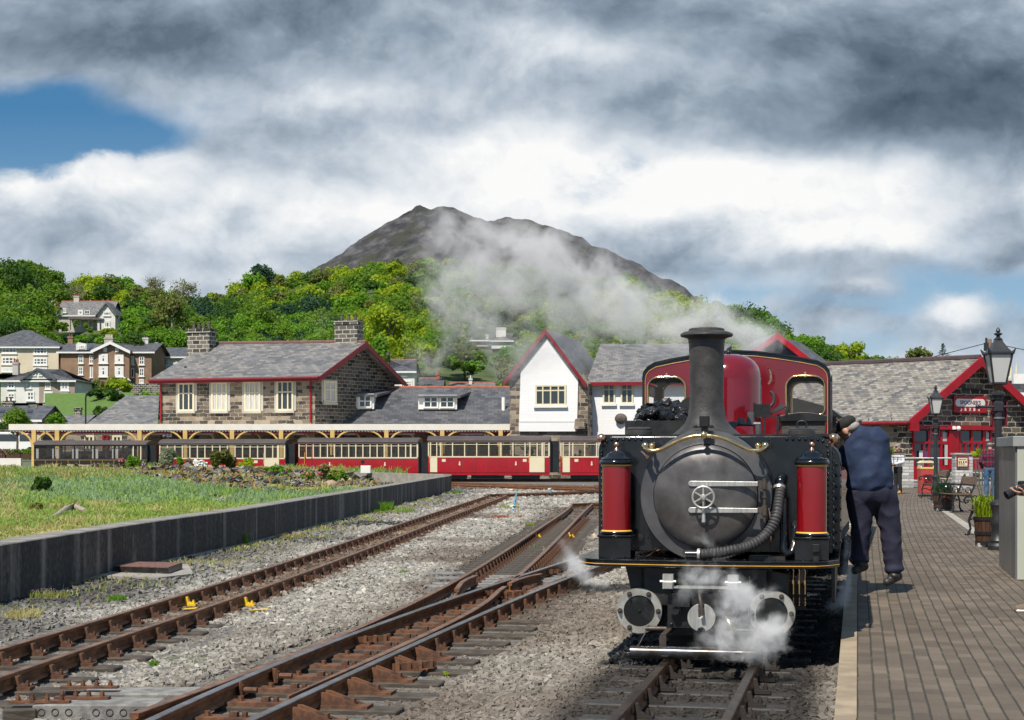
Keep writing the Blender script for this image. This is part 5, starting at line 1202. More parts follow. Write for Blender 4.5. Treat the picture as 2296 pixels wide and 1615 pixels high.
# ---- platform canopy
DC = 93.0; wc = Wall(xy(20, DC), xy(1216, DC)); u0 = 0; u1 = wc.L
th = thing('platform_canopy', 'long cream canopy with scalloped valance above the far platform', 'canopy', (wc.a.x, wc.a.y, 0))
zt, zb = wc.uz(600, 951)[1], wc.uz(600, 967)[1]
def valance(m, a, b, zt, zb, nrm):
 t = (b-a).normalized(); L = (b-a).length; n = int(L/.17)
 m.poly([a+up*zb, b+up*zb, b+up*zt, a+up*zt], nrm*.05)
 for i in range(n):
  c = a+t*(L*(i+.5)/n)+up*zb; w_ = L/n*.48; m.add([c-t*w_, c+t*w_, c+t*w_*.6-up*.07, c-up*.1, c-t*w_*.6-up*.07, c-t*w_+nrm*.04, c+t*w_+nrm*.04, c-up*.1+nrm*.04], [(0, 4, 3, 2, 1)])
m = MB(); valance(m, wc.pt(0, 0), wc.pt(u1, 0), zt, zb+.06, wc.n); e = Vector((*xy(1293, 98), 0)); nr = Vector(((e-wc.b).y, -(e-wc.b).x, 0)).normalized(); valance(m, wc.b.copy(), e, zt, zb+.06, nr); m.build('valance', M['valance'], th)
m = MB(); m.poly([wc.pt(.02, zt-.01, -.01), wc.pt(u1-.02, zt-.01, -.01), Vector((e.x, e.y, zt-.01)), Vector((wc.a.x-.2, 98, zt-.01))], (0, 0, -.1)); m.build('canopy_roof', M['valance'], th)
m = MB(); wbox(m, wc, .3, u1-.3, zb-.12, zb+.12, -.3, -.2); wbox(m, wc, .3, u1-.3, zb-.1, zb+.1, -2.4, -2.3); m.build('red_beam', M['redbright'], th)
for px in (76, 128, 313, 415, 520, 630, 745, 866, 991, 1122):
 u = wc.uz(px, 970)[0]; m = MB(); wbox(m, wc, u-.12, u+.12, 0, zb+.05, -.16, .06)
 for s in (-1, 1):
  arc = [wc.pt(u+s*(.12+1.1*(1-cos(a))), zb-.85+.9*sin(a), -.05) for a in np.linspace(0, pi/2, 7)]
  m.tube(arc, .055, 6)
 if True:
  arc = [wc.pt(u+.9+.62*cos(a), zb-.5+.48*sin(a), -.5) for a in np.linspace(0, pi, 9)]; m.tube(arc, .05, 6)
 m.build('post', M['yellow_cream'], th)
for px in (92, 168, 248, 337, 440, 525, 645, 760, 894, 1065):
 u = wc.uz(px, 970)[0]; m = MB(); wbox(m, wc, u-.85, u+.85, zb-.2, zb-.1, -.6, -.45); m.build('strip_light', M['white'], th)
done(th)
for i, (px, py) in enumerate(((376, 972), (1090.6, 970.7))):
 u, z = wc.uz(px, py); t_ = thing('platform_sign', ('number one platform sign above the gap between the brown and the red coach', 'number one platform sign above the fourth coach, at the canopy right end')[i], 'sign', wc.pt(u, z, -.4), atan2(wc.t.y, wc.t.x))
 m = MB(); m.box((0, 0, 0), (.4, .05, .5)); m.build('frame', M['black'], t_); m = MB(); m.box((0, -.03, 0), (.32, .02, .42)); m.build('face', M['white'], t_)
 textmesh('1', .42, M['black'], t_, (0, -.045, 0), (pi/2, 0, 0), 'digit')
# station wall under the canopy
A, B = Vector((*xy(140, 99), 0)), Vector((*xy(1300, 98.4), 0)); w = Wall(A, B)
th = thing('station_wall', 'ground floor stone wall with cream doors and windows, shaded under the canopy', 'wall', (A.x, A.y, 0))
m = MB(); wbox(m, w, 0, w.L, 0, 3.0, -.02, -.5); m.build('wall', M['stone_warm'], th)
for px in range(190, 1290, 62): window(th, w, px, 976, px+22, 1012, 2, (.6,), 'cream', .12, sill=False)
for px in (230, 540, 905, 1170): window(th, w, px, 974, px+14, 1045, 1, (.5,), 'leadpipe', .12, sill=False, name='door')
done(th)
M['far_paving'] = pm('far_platform_paving', (.3, .28, .25), None, 2, .9)
mb = MB(); mb.quad((-32, 91.5, .1), (14, 91.5, .1), (14, 99.5, .1), (-32, 99.5, .1)); mb.quad((-32, 91.5, -.3), (14, 91.5, -.3), (14, 91.5, .1), (-32, 91.5, .1)); tag(mb.build('far_platform', M['far_paving']), kind='structure')
# ---------------------------------------------------------------- coaches
def coach(px0, px1, label, style, D0=88.0, zk=1.0):
 a, b = Vector((*xy(px0, D0), 0)), Vector((*xy(px1-19, D0-.25), 0)); w = Wall(a, b); L = w.L; Wd = 1.85
 th = thing('railway_carriage', label, 'carriage', ((a.x+b.x)/2, D0+.9, -.08), 0, 'coaches of the train at the far platform')
 ze, zwt, zwb, zl, zs = 2.06, 2.0, 1.2, .36, .22
 body = 'brown_black' if style == 'obs' else 'coachred'; upper = 'brown_black' if style == 'obs' else 'cream'
 eu = L-.32                                                          # sides stop short of the dark vestibule end
 def side(o0, o1, mm, u0_, u1_, z0, z1): wbox(mm, w, u0_, u1_, z0, z1, o0, o1)
 m = MB()
 for o0, o1 in ((0, -.05), (-Wd, -Wd+.05)): side(o0, o1, m, 0, L, zl, zwb-.04); side(o0, o1, m, 0, L, zwt+.015, ze); side(o0, o1, m, 0, .07, zwb-.04, zwt+.015); side(o0, o1, m, L-.07, L, zwb-.04, zwt+.015)
 wbox(m, w, 0, .05, zl, ze, -.05, -Wd+.05); bd = m.build('body', M[body], th)
 m = MB()
 for k in range(1, int(L/.62)): u = k*.62; wbox(m, w, u-.006, u+.006, zl+.03, zwb-.06, .001, .006)
 wbox(m, w, 0, L, zwb-.06, zwb-.045, .001, .008)
 if style == 'obs':
  wbox(m, w, 0, L, zl+.3, zl+.315, .001, .008)
 m.build('panel_lines', M['gold' if style == 'obs' else 'coachroof'], bd)
 fr = MB()
 doors = {'red1': [(L-1.15, L-.35)], 'red2': [(.35, .75)], 'red3': [(.12, .5), (L-1.1, L-.3)], 'obs': [(L-.75, L-.3)]}[style]
 for o0, o1 in ((.012, -.05), (-Wd-.01, -Wd+.05)):
  side(o0, o1, fr, .06, L-.06, zwb-.04, zwb+.03); side(o0, o1, fr, .06, L-.06, zwt-.03, zwt+.015)
  if style != 'obs': side(o0-.005, o1, fr, 0, L, zwt-.16, zwt-.13)
  us = {'red1': 15, 'red2': 15, 'red3': 9, 'obs': 5}[style]
  for k in range(us+1):
   u = .03+(eu-.4)*k/us; side(o0, o1, fr, u-.028, u+.028, zwb+.03, zwt)
  for k in (0, 1): u = L-.06-k*.36; side(o0, o1, fr, u-.04, u+.04, zwb+.03, zwt)
 fr.build('window_frame', M[upper], th)
 m = MB(); wbox(m, w, .05, L-.1, zwb+.02, zwt, -.035, -.03); wbox(m, w, .05, L-.1, zwb+.02, zwt, -Wd+.03, -Wd+.035); m.build('window_glass', M['glassclear'], th)
 for d0, d1 in doors:
  m = MB(); wbox(m, w, d0, d1, zl+.02, zwb-.045, .006, .02); wbox(m, w, d0, d0+.05, zwb-.04, zwt, .014, .026); wbox(m, w, d1-.05, d1, zwb-.04, zwt, .014, .026); d = m.build('door', M['cream' if style != 'red2' else body], th)
  m = MB(); wbox(m, w, d0-.03, d0-.012, zl+.5, zwb+.3, .02, .05); m.build('handrail', M['gold'], d)
 if style == 'obs':
  m = MB()
  for k in range(5):
   u = .03+(eu-.4)*k/5
   for s in (.06, .95): wbox(m, w, u+s, u+s+.14, zwb+.03, zwt-.15, -.06, -.075)
  m.build('curtain', M['curtain'], th)
  textmesh('RHEI NOW  LIA', .26, M['gold'], bd, w.pt(3.6, .5, .01), (pi/2, 0, atan2(w.t.y, w.t.x)), 'lettering')
 m = MB(); prof = [(-.09, ze-.0), (-.02, ze+.06), (.15, ze+.14), (.45, ze+.21), (.93, ze+.26), (1.41, ze+.21), (1.71, ze+.14), (1.87, ze+.06), (1.94, ze-.0)]
 pts = [w.pt(-.04, z, -o) for o, z in prof]; m.poly(pts, w.t*(L+.02)); m.build('roof', M['coachroof'], th, smooth=50)
 m = MB(); wbox(m, w, .1, L-.1, ze-.03, ze-.01, -.1, -Wd+.1); m.build('ceiling', M['cream'], th)
 m = MB(); pe = [w.pt(L-.02, z, -o) for o, z in prof[1:-1]]; m.poly([w.pt(L-.02, zl, 0)]+pe+[w.pt(L-.02, zl, -Wd)], w.t*.06); wbox(m, w, L+.04, L+.46, zl, ze-.02, -.22, -Wd+.22)
 en = m.build('vestibule_end', M['black'], th)
 m = MB(); wbox(m, w, L-.019, L+.045, 1.1, 1.75, -.1, -.38); m.build('end_window', M['glass'], en)
 m = MB(); wbox(m, w, .05, L-.05, zl-.04, zl+.02, -.05, -Wd+.05); m.build('floor', M['void'], th)
 if style != 'obs':
  st = MB()
  for k in range(int((L-1.6)/.85)):
   for oo in (.35, 1.15):
    u = .8+k*.85; st.box(w.pt(u, 1.08, -oo-.15), (.1, .4, .55), None, ch=.04); st.box(w.pt(u+.2, .75, -oo-.15), (.4, .4, .12))
  tag(st.build('seat_row', pm('seat_red', (.3, .02, .02), None, 3, .8) if 'seat_red' not in bpy.data.materials else bpy.data.materials['seat_red'], th), kind='stuff')
 else:
  st = MB()
  for k in range(6): st.box(w.pt(.7+k*.9, 1.1, -.9), (.35, .35, .6), None, ch=.08)
  tag(st.build('seat_row', pm('seat_navy', (.02, .025, .06), None, 3, .8), th), kind='stuff')
 m = MB(); wbox(m, w, .05, L-.05, zs, zl-.002, -.02, -Wd+.02); m.build('underframe', M[body], th)
 for uc in (L*.2, L*.8):
  m = MB(); wbox(m, w, uc-.75, uc+.75, .0, .2, -.35, -.4); wbox(m, w, uc-.9, uc+.9, .2, .215, -.3, -1.5)
  for s in (-.5, .5):
   for oo in (-.58, -1.24): q = w.pt(uc+s, .17, oo); m.cyl(q, q+w.n*.06, .24, 20)
   m.box(w.pt(uc+s, .1, -.33), (.2, .08, .2))
  m.build('bogie', M['black'], th, smooth=30)
 m = MB(); wbox(m, w, L*.35, L*.62, -.0, .2, -.4, -1.2); m.tube([w.pt(L*.3, .1, -.1), w.pt(L*.4, .02, -.1), w.pt(L*.6, .02, -.1), w.pt(L*.7, .1, -.1)], .015, 6); m.build('truss', M['black'], th)
 if style in ('red2', 'red3'):
  m = MB()
  for f in (.26, .72): q = w.pt(L*f, .8, .01); m.poly([q+w.t*(.05*cos(a))+up*(.07*sin(a)) for a in np.linspace(0, 2*pi, 12)[:-1]], w.n*.008); q = q+up*.11; m.poly([q+w.t*(.04*cos(a))+up*(.05*sin(a)) for a in np.linspace(0, 2*pi, 8)[:-1]], w.n*.008)
  m.build('crest', M['cream'], bd)
 if style in ('red3', 'red1'):
  m = MB()
  for u in ((.75, L-1.45) if style == 'red3' else (L-1.7,)): wbox(m, w, u, u+.2, .93, 1.08, .008, .014)
  m.build('notice', M['cream'], bd)
 o = th.location
 for c in th.children:
  if c.type == 'MESH': c.data.transform(Matrix.Translation(-o))
  for k in c.children:
   if k.type == 'MESH': k.data.transform(Matrix.Translation(-o))
 th.scale = (1, 1, zk)
 return th, w
coach(76, 348, 'dark brown observation carriage with curtains and big windows, leftmost of the train', 'obs', 88.6, 0.9)
coach(357, 659, 'crimson and cream carriage behind the round garden shrubs, second from the left', 'red1', 88.4, 0.93)
coach(669, 957, 'crimson carriage with plain panels above the pink valerian, third from the left', 'red2', 88.2, 0.96)
coach(959, 1252, 'crimson and cream carriage with two crests and passengers, right of the wall end', 'red3', 88)
coach(1256, 1545, 'crimson and cream carriage partly hidden by the locomotive', 'red3', 87.8)
# coach coupled behind the locomotive
th = thing('railway_carriage', 'black coach with cream window frames coupled behind the locomotive', 'carriage', loco_w(0, 9.6), -LA-.03)
m = MB(); m.b2((-.88, 0, .4), (.9, 9, 1.25)); m.b2((-.88, 0, 1.9), (.9, 9, 2.0)); m.b2((-.88, 0, 1.25), (.9, .06, 1.9)); m.b2((-.88, 8.94, 1.25), (.9, 9, 1.9))
for y in np.arange(.3, 9, .75): m.b2((.84, y, 1.25), (.9, y+.07, 1.9)); m.b2((-.88, y, 1.25), (-.82, y+.07, 1.9))
m.build('body', M['brown_black'], th)
m = MB()
for y in np.arange(.37, 8.6, .75): m.b2((.85, y, 1.3), (.885, y+.03, 1.88)); m.b2((.85, y+.64, 1.3), (.885, y+.67, 1.88))
m.build('window_frame', M['yellow_cream'], th)
m = MB(); m.poly([Vector((x, -.1, z)) for x, z in ((-.95, 1.98), (-.8, 2.1), (-.4, 2.22), (0, 2.26), (.4, 2.22), (.82, 2.1), (.97, 1.98))], (0, 9.2, 0)); m.build('roof', M['black'], th, smooth=40)
m = MB(); m.b2((-.8, .1, .1), (.8, 8.9, .4)); m.build('underframe', M['void'], th)
m = MB(); m.b2((.91, .1, 1.93), (.915, 8.9, 1.95)); m.build('gold_line', M['gold'], th)
# ---------------------------------------------------------------- houses of the town
def Lw(a, b, c, d, **k): (x0, y0), (x1, y1) = L1(a, b), L1(c, d); return (x0, y0, x1, y1, k)
X = lambda v: v*.3296
Y = lambda v: 560.3+.3296*v
W2 = dict(cols=2, rows=(.5,), t=.13)
# cream villa
house('town_house', 'tall cream villa with white bay windows and dark hipped roof, behind the semi-detached pair', -60, X(398), Y(652), Y(842), 222, 11, Y(546), 'cream_wall', 'slate_dark', hip=(5, 5.5), chims=(), wins=[Lw(12, 655, 115, 705, cols=4, rows=(.5,), t=.2), Lw(12, 728, 115, 780, cols=4, rows=(.5,), t=.2), Lw(12, 800, 115, 830, cols=4, rows=(.5,), t=.2), Lw(228, 658, 322, 712, cols=4, rows=(.5,), t=.2), Lw(228, 735, 322, 785, cols=4, rows=(.5,), t=.2), Lw(228, 800, 322, 826, cols=4, rows=(.5,), t=.2)])
# white and brown semi-detached pair
th, w, _ = house('town_house', 'semi-detached pair, white left half and brown right half, under a wide slate hip', X(5), X(508), Y(882), Y(1042), 196, 9, Y(812), 'white_wall', 'slate_dark', hip=(6, 6), chims=[(X(110), Y(772), 13, .4, 'grey_wall', 3, 'terracotta')], wins=[Lw(52, 892, 102, 945, cols=2, rows=(.5,), t=.16), Lw(182, 898, 214, 942, **W2), Lw(308, 900, 346, 948, **W2), Lw(412, 893, 470, 958, cols=2, rows=(.5,), t=.25), Lw(52, 975, 102, 1020, cols=2, rows=(.5,), t=.16), Lw(182, 962, 235, 1026, cols=2, rows=(.5,), t=.2), Lw(300, 962, 358, 1032, cols=2, rows=(.5,), t=.25), Lw(410, 972, 470, 1034, cols=2, rows=(.5,), t=.25)])
lo = th.location.copy()
m = MB(); (ua, _), (ub, _) = w.uz(X(266), 900), w.uz(X(509), 900); z0, z1 = w.uz(0, Y(1042))[1], w.uz(0, Y(884))[1]; wbox(m, w, ua, ub, z0, z1, .005, .04); o = m.build('brown_front', M['taupe_wall'], th); o.data.transform(Matrix.Translation(-lo))
m = MB(); m.poly([w.hit(X(155), Y(880))+w.n*.5, w.hit(X(262), Y(812))+w.n*.5, w.hit(X(385), Y(880))+w.n*.5], -w.n*3); o = m.build('pediment', M['white_wall'], th); o.data.transform(Matrix.Translation(-lo))
m = MB(); pk, l_, r_ = w.hit(X(262), Y(806))+w.n*.8, w.hit(X(148), Y(882))+w.n*.8, w.hit(X(392), Y(882))+w.n*.8; slab(m, [l_, pk, pk-w.n*4, l_-w.n*4], .25); slab(m, [pk, r_, r_-w.n*4, pk-w.n*4], .25); o = m.build('pediment_roof', M['slate_dark'], th); o.data.transform(Matrix.Translation(-lo))
for a in (228, 270):
 f = window(th, w, X(a), Y(840), X(a+28), Y(862), 2, (), 'white', .12, sill=False, o=.52)
 for q in [f]+list(f.children): q.data.transform(Matrix.Translation(-lo))
# brown terrace
th, w, _ = house('town_house', 'brown rendered terrace with tall white bay windows and a shallow central gable', X(412), X(1030), Y(690), Y(914), 221, 10, Y(636), 'brown_wall', 'slate_dark', side=.5, chims=[(X(482), Y(593), 11, .5, 'brown_wall', 2, 'pot'), (X(742), Y(600), 19, .3, 'grey_wall', 4, 'cream_wall'), (X(992), Y(603), 12, .5, 'white_wall', 2, 'pot')],
wins=[Lw(534, 715, 568, 772, **W2), Lw(608, 718, 638, 775, **W2), Lw(534, 795, 566, 850, **W2), Lw(688, 712, 750, 775, cols=3, rows=(.6,), t=.3), Lw(796, 718, 856, 775, cols=3, rows=(.6,), t=.3), Lw(688, 795, 750, 866, cols=3, rows=(.6,), t=.3), Lw(796, 795, 856, 866, cols=3, rows=(.6,), t=.3), Lw(892, 722, 912, 780, **W2), Lw(946, 725, 982, 782, **W2), Lw(946, 805, 980, 860, **W2), Lw(612, 798, 638, 868, cols=1, rows=(.7,), t=.3), Lw(892, 805, 912, 868, cols=1, rows=(), t=.1), Lw(534, 872, 562, 902, **W2), Lw(714, 875, 742, 908, **W2), Lw(800, 875, 828, 908, **W2), Lw(948, 880, 978, 908, **W2)])
lo = th.location.copy()
m = MB(); m.poly([w.hit(X(648), Y(692))+w.n*1.2, w.hit(X(770), Y(640))+w.n*1.2, w.hit(X(893), Y(692))+w.n*1.2, w.hit(X(893), Y(912))+w.n*1.2, w.hit(X(648), Y(912))+w.n*1.2], -w.n*4); o = m.build('gabled_centre', M['brown_wall'], th); o.data.transform(Matrix.Translation(-lo))
m = MB(); pk, l_, r_ = w.hit(X(770), Y(628))+w.n*1.6, w.hit(X(638), Y(690))+w.n*1.6, w.hit(X(905), Y(692))+w.n*1.6
for a, b in ((l_, pk), (pk, r_)): m.poly([a, b, b-up*.4, a-up*.4], w.n*.15)
o = m.build('bargeboard', M['white'], th); o.data.transform(Matrix.Translation(-lo))
m = MB(); slab(m, [l_, pk, pk-w.n*6, l_-w.n*6], .2); slab(m, [pk, r_, r_-w.n*6, pk-w.n*6], .2); o = m.build('centre_roof', M['slate_dark'], th); o.data.transform(Matrix.Translation(-lo))
for a, b, c, d, t in ((688, 712, 750, 775, .3), (796, 718, 856, 775, .3), (688, 795, 750, 866, .3), (796, 795, 856, 866, .3), (720, 670, 744, 698, .15), (800, 672, 824, 700, .15)):
 f = window(th, w, X(a), Y(b), X(c), Y(d), 3 if t > .2 else 2, (.6,), 'white', t, sill=t > .2, o=1.25)
 for q in [f]+list(f.children): q.data.transform(Matrix.Translation(-lo))
m = MB(); xx, yy = L1(530, 640); dd = 247
wd = Wall(xy(0, 220.5), xy(100, 220.5)); m.poly([wd.hit(*L1(516, 682)), wd.hit(*L1(588, 682)), wd.hit(*L1(588, 640)), wd.hit(*L1(530, 628)), wd.hit(*L1(516, 645))], (0, 6, 0)); o = m.build('dormer', M['white_wall'], th); o.data.transform(Matrix.Translation(-lo))
f = window(th, wd, X(534), Y(650), X(580), Y(674), 3, (), 'white', .15, sill=False)
for q in [f]+list(f.children): q.data.transform(Matrix.Translation(-lo))
# white house
house('town_house', 'plain white house with slate roof between the brown terrace and the station roof', X(1048), X(1330), Y(722), Y(900), 230, 9, Y(664), 'white_wall', 'slate_dark', chims=[(X(1060), Y(635), 10, .5, 'grey_wall', 1, 'pot')], wins=[Lw(1120, 742, 1146, 786, **W2), Lw(1195, 745, 1222, 770, **W2)])
# hillside house
th, w, _ = house('town_house', 'large pale house with veranda and red ridge tiles high among the trees', X(400), X(735), Y(440), Y(562), 322, 10, Y(350), 'grey_wall', 'slate', side=.8, ridge='terracotta', chims=[(X(405), Y(318), 16, .8, 'terracotta', 3, 'terracotta'), (X(522), Y(318), 12, .5, 'grey_wall', 3, 'terracotta'), (X(735), Y(352), 8, .8, 'terracotta', 2, 'terracotta'), (X(322), Y(325), 8, .9, 'terracotta', 1, 'terracotta')], wins=[Lw(530, 408, 565, 442, cols=3, rows=(.7,), t=.2), Lw(575, 412, 610, 458, **W2), Lw(430, 398, 450, 428, **W2), Lw(500, 478, 552, 518, cols=4, rows=(), t=.2), Lw(600, 480, 636, 530, cols=3, rows=(), t=.2), Lw(655, 485, 680, 530, cols=1, rows=(), t=.2)])
lo = th.location.copy()
m = MB(); m.poly([w.hit(*L1(680, 555))+w.n*2, w.hit(*L1(800, 555))+w.n*2, w.hit(*L1(800, 440))+w.n*2, w.hit(*L1(742, 368))+w.n*2, w.hit(*L1(680, 440))+w.n*2], -w.n*9); o = m.build('gabled_wing', M['white_wall'], th); o.data.transform(Matrix.Translation(-lo))
m = MB(); pk, l_, r_ = w.hit(*L1(742, 360))+w.n*2.5, w.hit(*L1(670, 450))+w.n*2.5, w.hit(*L1(810, 450))+w.n*2.5; slab(m, [l_, pk, pk-w.n*10, l_-w.n*10], .3); slab(m, [pk, r_, r_-w.n*10, pk-w.n*10], .3); o = m.build('wing_roof', M['slate'], th); o.data.transform(Matrix.Translation(-lo))
m = MB(); slab(m, [w.hit(*L1(482, 470))+w.n*2.4, w.hit(*L1(725, 475))+w.n*2.4, w.hit(*L1(725, 462)), w.hit(*L1(482, 458))], .25)
for a in (500, 620, 700): m.tube([w.hit(*L1(a, 470))+w.n*2.2, w.hit(*L1(a, 550))+w.n*2.2], .1, 6)
o = m.build('veranda', M['pot'], th); o.data.transform(Matrix.Translation(-lo))
for a, b, c, d in ((722, 425, 770, 455), (728, 488, 768, 535)):
 f = window(th, w, X(a), Y(b), X(c), Y(d), 3, (.75,), 'white', .2, o=2.05)
 for q in [f]+list(f.children): q.data.transform(Matrix.Translation(-lo))
# lower left stone cottage with skylights
th, w, _ = house('stone_cottage', 'stone cottage with three roof lights at the lower left, behind the leafy tree', -80, X(275), Y(1148), 1052, 150, 8, Y(1060), 'stone_dark_shade', 'slate_dark', chims=[(X(60), Y(1035), 20, .5, 'stone_chim', 2, 'pot'), (X(232), Y(1060), 17, .5, 'stone_chim', 0, 'pot')], wins=[Lw(228, 1155, 256, 1188, **W2), Lw(122, 1322, 160, 1368, cols=2, rows=(.5,), t=.15), Lw(192, 1325, 218, 1400, cols=1, rows=(), t=.08)], cat='cottage')
lo = th.location.copy()
for a in (15, 118, 205):
 p = [L1(a-20, 1106), L1(a+14, 1106), L1(a+20, 1090), L1(a-14, 1090)]; Ds_ = [151.9, 151.9, 152.6, 152.6]; m = MB(); m.poly([P(*q, d-.12) for q, d in zip(p, Ds_)], (0, -.05, .05)); o = m.build('roof_light', M['glass'], th); o.data.transform(Matrix.Translation(-lo))
# other low roofs
house('stone_cottage', 'cottage with plain grey slate roof peeping above the canopy left end', X(285), X(560), Y(1190), 1045, 158, 8, Y(1122), 'stone_dark_shade', 'slate', chims=[(X(532), Y(1078), 13, .5, 'stone_chim', 0, 'pot')], cat='cottage')
house('stone_cottage', 'small cottage with white dormer and red ridge behind the lamp column', X(575), X(690), Y(1178), 1040, 175, 7, Y(1122), 'white_wall', 'slate_dark', ridge='terracotta', chims=[(X(697), Y(1090), 16, .4, 'white_wall', 1, 'cream')], wins=[Lw(582, 1142, 606, 1172, **W2)], cat='cottage')
def G2(a, b): return L2(a, b)
(x0, y0), (x1, y1) = L2(603, 498), L2(815, 620)
house('town_house', 'small cream house with slate hip, just right of the station gable', x0+4, x1-2, y0, y1+12, 190, 8, L2(0, 425)[1], 'white_wall', 'slate_dark', hip=(3.2, 3.2), ridge='terracotta', wins=[(*L2(722, 503), *L2(755, 537), W2), (*L2(712, 572), *L2(790, 620), dict(cols=4, rows=(.6,), t=.15))])
(x0, y0), (x1, y1) = L2(815, 612), L2(1000, 612)
house('town_house', 'low slate-roofed house with one chimney, right of the small cream house', x0, x1, y0, y1+12, 200, 8, L2(0, 555)[1], 'white_wall', 'slate_dark', ridge='terracotta', chims=[(L2(975, 0)[0], L2(0, 525)[1], 7, .5, 'terracotta', 1, 'terracotta')])
(x0, y0), (x1, y1) = L2(1060, 612), L2(1365, 612)
house('town_house', 'slate roof with red ridge and white chimney, above the middle dormer', x0, x1, y0+4, y1+12, 205, 8, L2(0, 585)[1], 'white_wall', 'slate', ridge='terracotta', chims=[(L2(1205, 0)[0], L2(0, 560)[1], 7, .4, 'white_wall', 1, 'white_wall')])
(x0, y0), (x1, y1) = L2(1210, 285), L2(1330, 330)
house('hill_house', 'pale hillside house half hidden by smoke, the one with two slim chimneys', x0, x1, y0, y1, 283, 8, L2(0, 275)[1], 'grey_wall', 'slate', chims=[(L2(1228, 0)[0], L2(0, 238)[1], 11, .4, 'white_wall', 0, 'white'), (L2(1320, 0)[0], L2(0, 250)[1], 7, .4, 'white_wall', 0, 'white')])
(x0, y0), (x1, y1) = L2(1352, 285), L2(1512, 345)
house('hill_house', 'white hillside house with one wide chimney, right one of the two in the smoke', x0, x1, y0, y1, 280, 9, L2(0, 240)[1], 'white_wall', 'slate', hip=(4, 4), chims=[(L2(1420, 0)[0], L2(0, 200)[1], 22, .3, 'white_wall', 0, 'white')])
# retaining walls in town
for (a, b, c, d, Dd, lab) in ((505, 912, 1090, 978, 215, 'grey stone terrace wall below the brown terrace'), (290, 1042, 725, 1078, 186, 'low stone wall below the white and brown houses')):
 (x0, y0), (x1, y1) = L1(a, b), L1(c, d); m = MB(); p = [P(x0, y0, Dd), P(x1, y0, Dd), P(x1, y1+10, Dd), P(x0, y1+10, Dd)]; m.poly(p, (0, 1, 0)); tag(m.build('stone_wall', M['stone_chim']), lab, 'wall')
# ================================================================ HILLS, WOODS, MOUNTAIN
LEAF = [leafmat('leaf_dark', (.028, .07, .01), (.065, .14, .016)), leafmat('leaf_mid', (.075, .15, .012), (.16, .27, .02)), leafmat('leaf_lime', (.17, .25, .01), (.33, .42, .015)),
  leafmat('leaf_olive', (.1, .13, .03), (.2, .22, .05)), leafmat('leaf_bluegreen', (.02, .055, .026), (.04, .1, .045)), leafmat('leaf_fresh', (.08, .18, .01), (.16, .32, .018)), leafmat('leaf_brown', (.12, .12, .05), (.2, .19, .08))]
M['bark'] = pm('bark', (.12, .1, .075), (.07, .055, .04), 3, .9); M['barkpale'] = pm('pale_bark', (.3, .26, .2), (.2, .17, .13), 3, .9)
def leafquads(cen, nrm, size, rg):
 n = len(cen); d = nrm+rg.normal(0, .55, (n, 3)); d /= np.linalg.norm(d, axis=1)[:, None]
 a = np.cross(d, rg.normal(0, 1, (n, 3))); a /= np.linalg.norm(a, axis=1)[:, None]+1e-9; b = np.cross(d, a)
 s = size*rg.uniform(.55, 1.3, n); a *= s[:, None]; b *= (s*rg.uniform(.5, .9, n))[:, None]
 v = np.stack([cen-a*.5-b*.12, cen+a*.1-b*.5, cen+a*.55+b*.05, cen-a*.05+b*.5], 1)
 return v.reshape(-1, 3)
def crown_pts(c, rx, rz, n, rg, lobes=14, ry=None):
 ry = ry or rx; u = rg.normal(0, 1, (lobes, 3)); u /= np.linalg.norm(u, axis=1)[:, None]; u[:, 2] = np.where(u[:, 2] < -.45, -u[:, 2], u[:, 2])
 rad = rg.uniform(.45, .84, lobes)[:, None]; lc_ = u*rad*np.array([rx, ry, rz]); lr = rg.uniform(.24, .46, lobes)*min(rx, rz*1.1)
 k = rg.randint(0, lobes, n); d = rg.normal(0, 1, (n, 3)); d /= np.linalg.norm(d, axis=1)[:, None]; rr = rg.uniform(.55, 1.08, n)
 p = lc_[k]+d*(lr[k]*rr)[:, None]; d2 = d*.6+p/np.array([rx, ry, rz])*.6; d2[:, 2] += .25
 d2 /= np.linalg.norm(d2, axis=1)[:, None]+1e-9
 return p+np.asarray(c), d2
def tree(name, label, cat, base, h, rx, mat, n=900, size=.5, seed=0, crown_z=.6, rz=None, lobes=16, trunk='bark', tr=None, group=None, bare=False):
 rg = np.random.RandomState(seed); th = thing(name, label, cat, base, 0, group); rz = rz or h*.42; cz = h-rz
 m = MB(); tr = tr or h*.025; m.tube([(0, 0, -.5), (tr*.6, 0, h*.25), (0, tr, h*.55), (tr, 0, h*.82)], [tr*1.3, tr, tr*.7, tr*.2], 7)
 nb = 22 if bare else 7
 for i in range(nb):
  a = rg.uniform(0, 2*pi); z0 = h*rg.uniform(.25, .65); L = rx*rg.uniform(.6, 1.0); q = Vector((cos(a)*L, sin(a)*L, min(h*.97, z0+h*rg.uniform(.15, .38)))); s = Vector((0, 0, z0)); mid_ = (s+q)/2+Vector((0, 0, -.05*h))
  m.tube([s, mid_, q], [tr*.45, tr*.3, tr*.08], 5)
  if bare:
   for j in range(7):
    f = rg.uniform(.3, 1); p0 = s.lerp(q, f); p1 = p0+Vector((rg.normal()*.16, rg.normal()*.16, rg.uniform(.06, .2)))*h; m.tube([p0, p1], [tr*.13, tr*.04], 4)
 m.build('trunk', M[trunk], th, smooth=60)
 if n:
  p, d = crown_pts((0, 0, cz), rx, rz, n, rg, lobes); v = leafquads(p, d, size, rg); fastmesh('crown', v, np.arange(len(v)).reshape(-1, 4), mat, th, uvs=False)
 return th
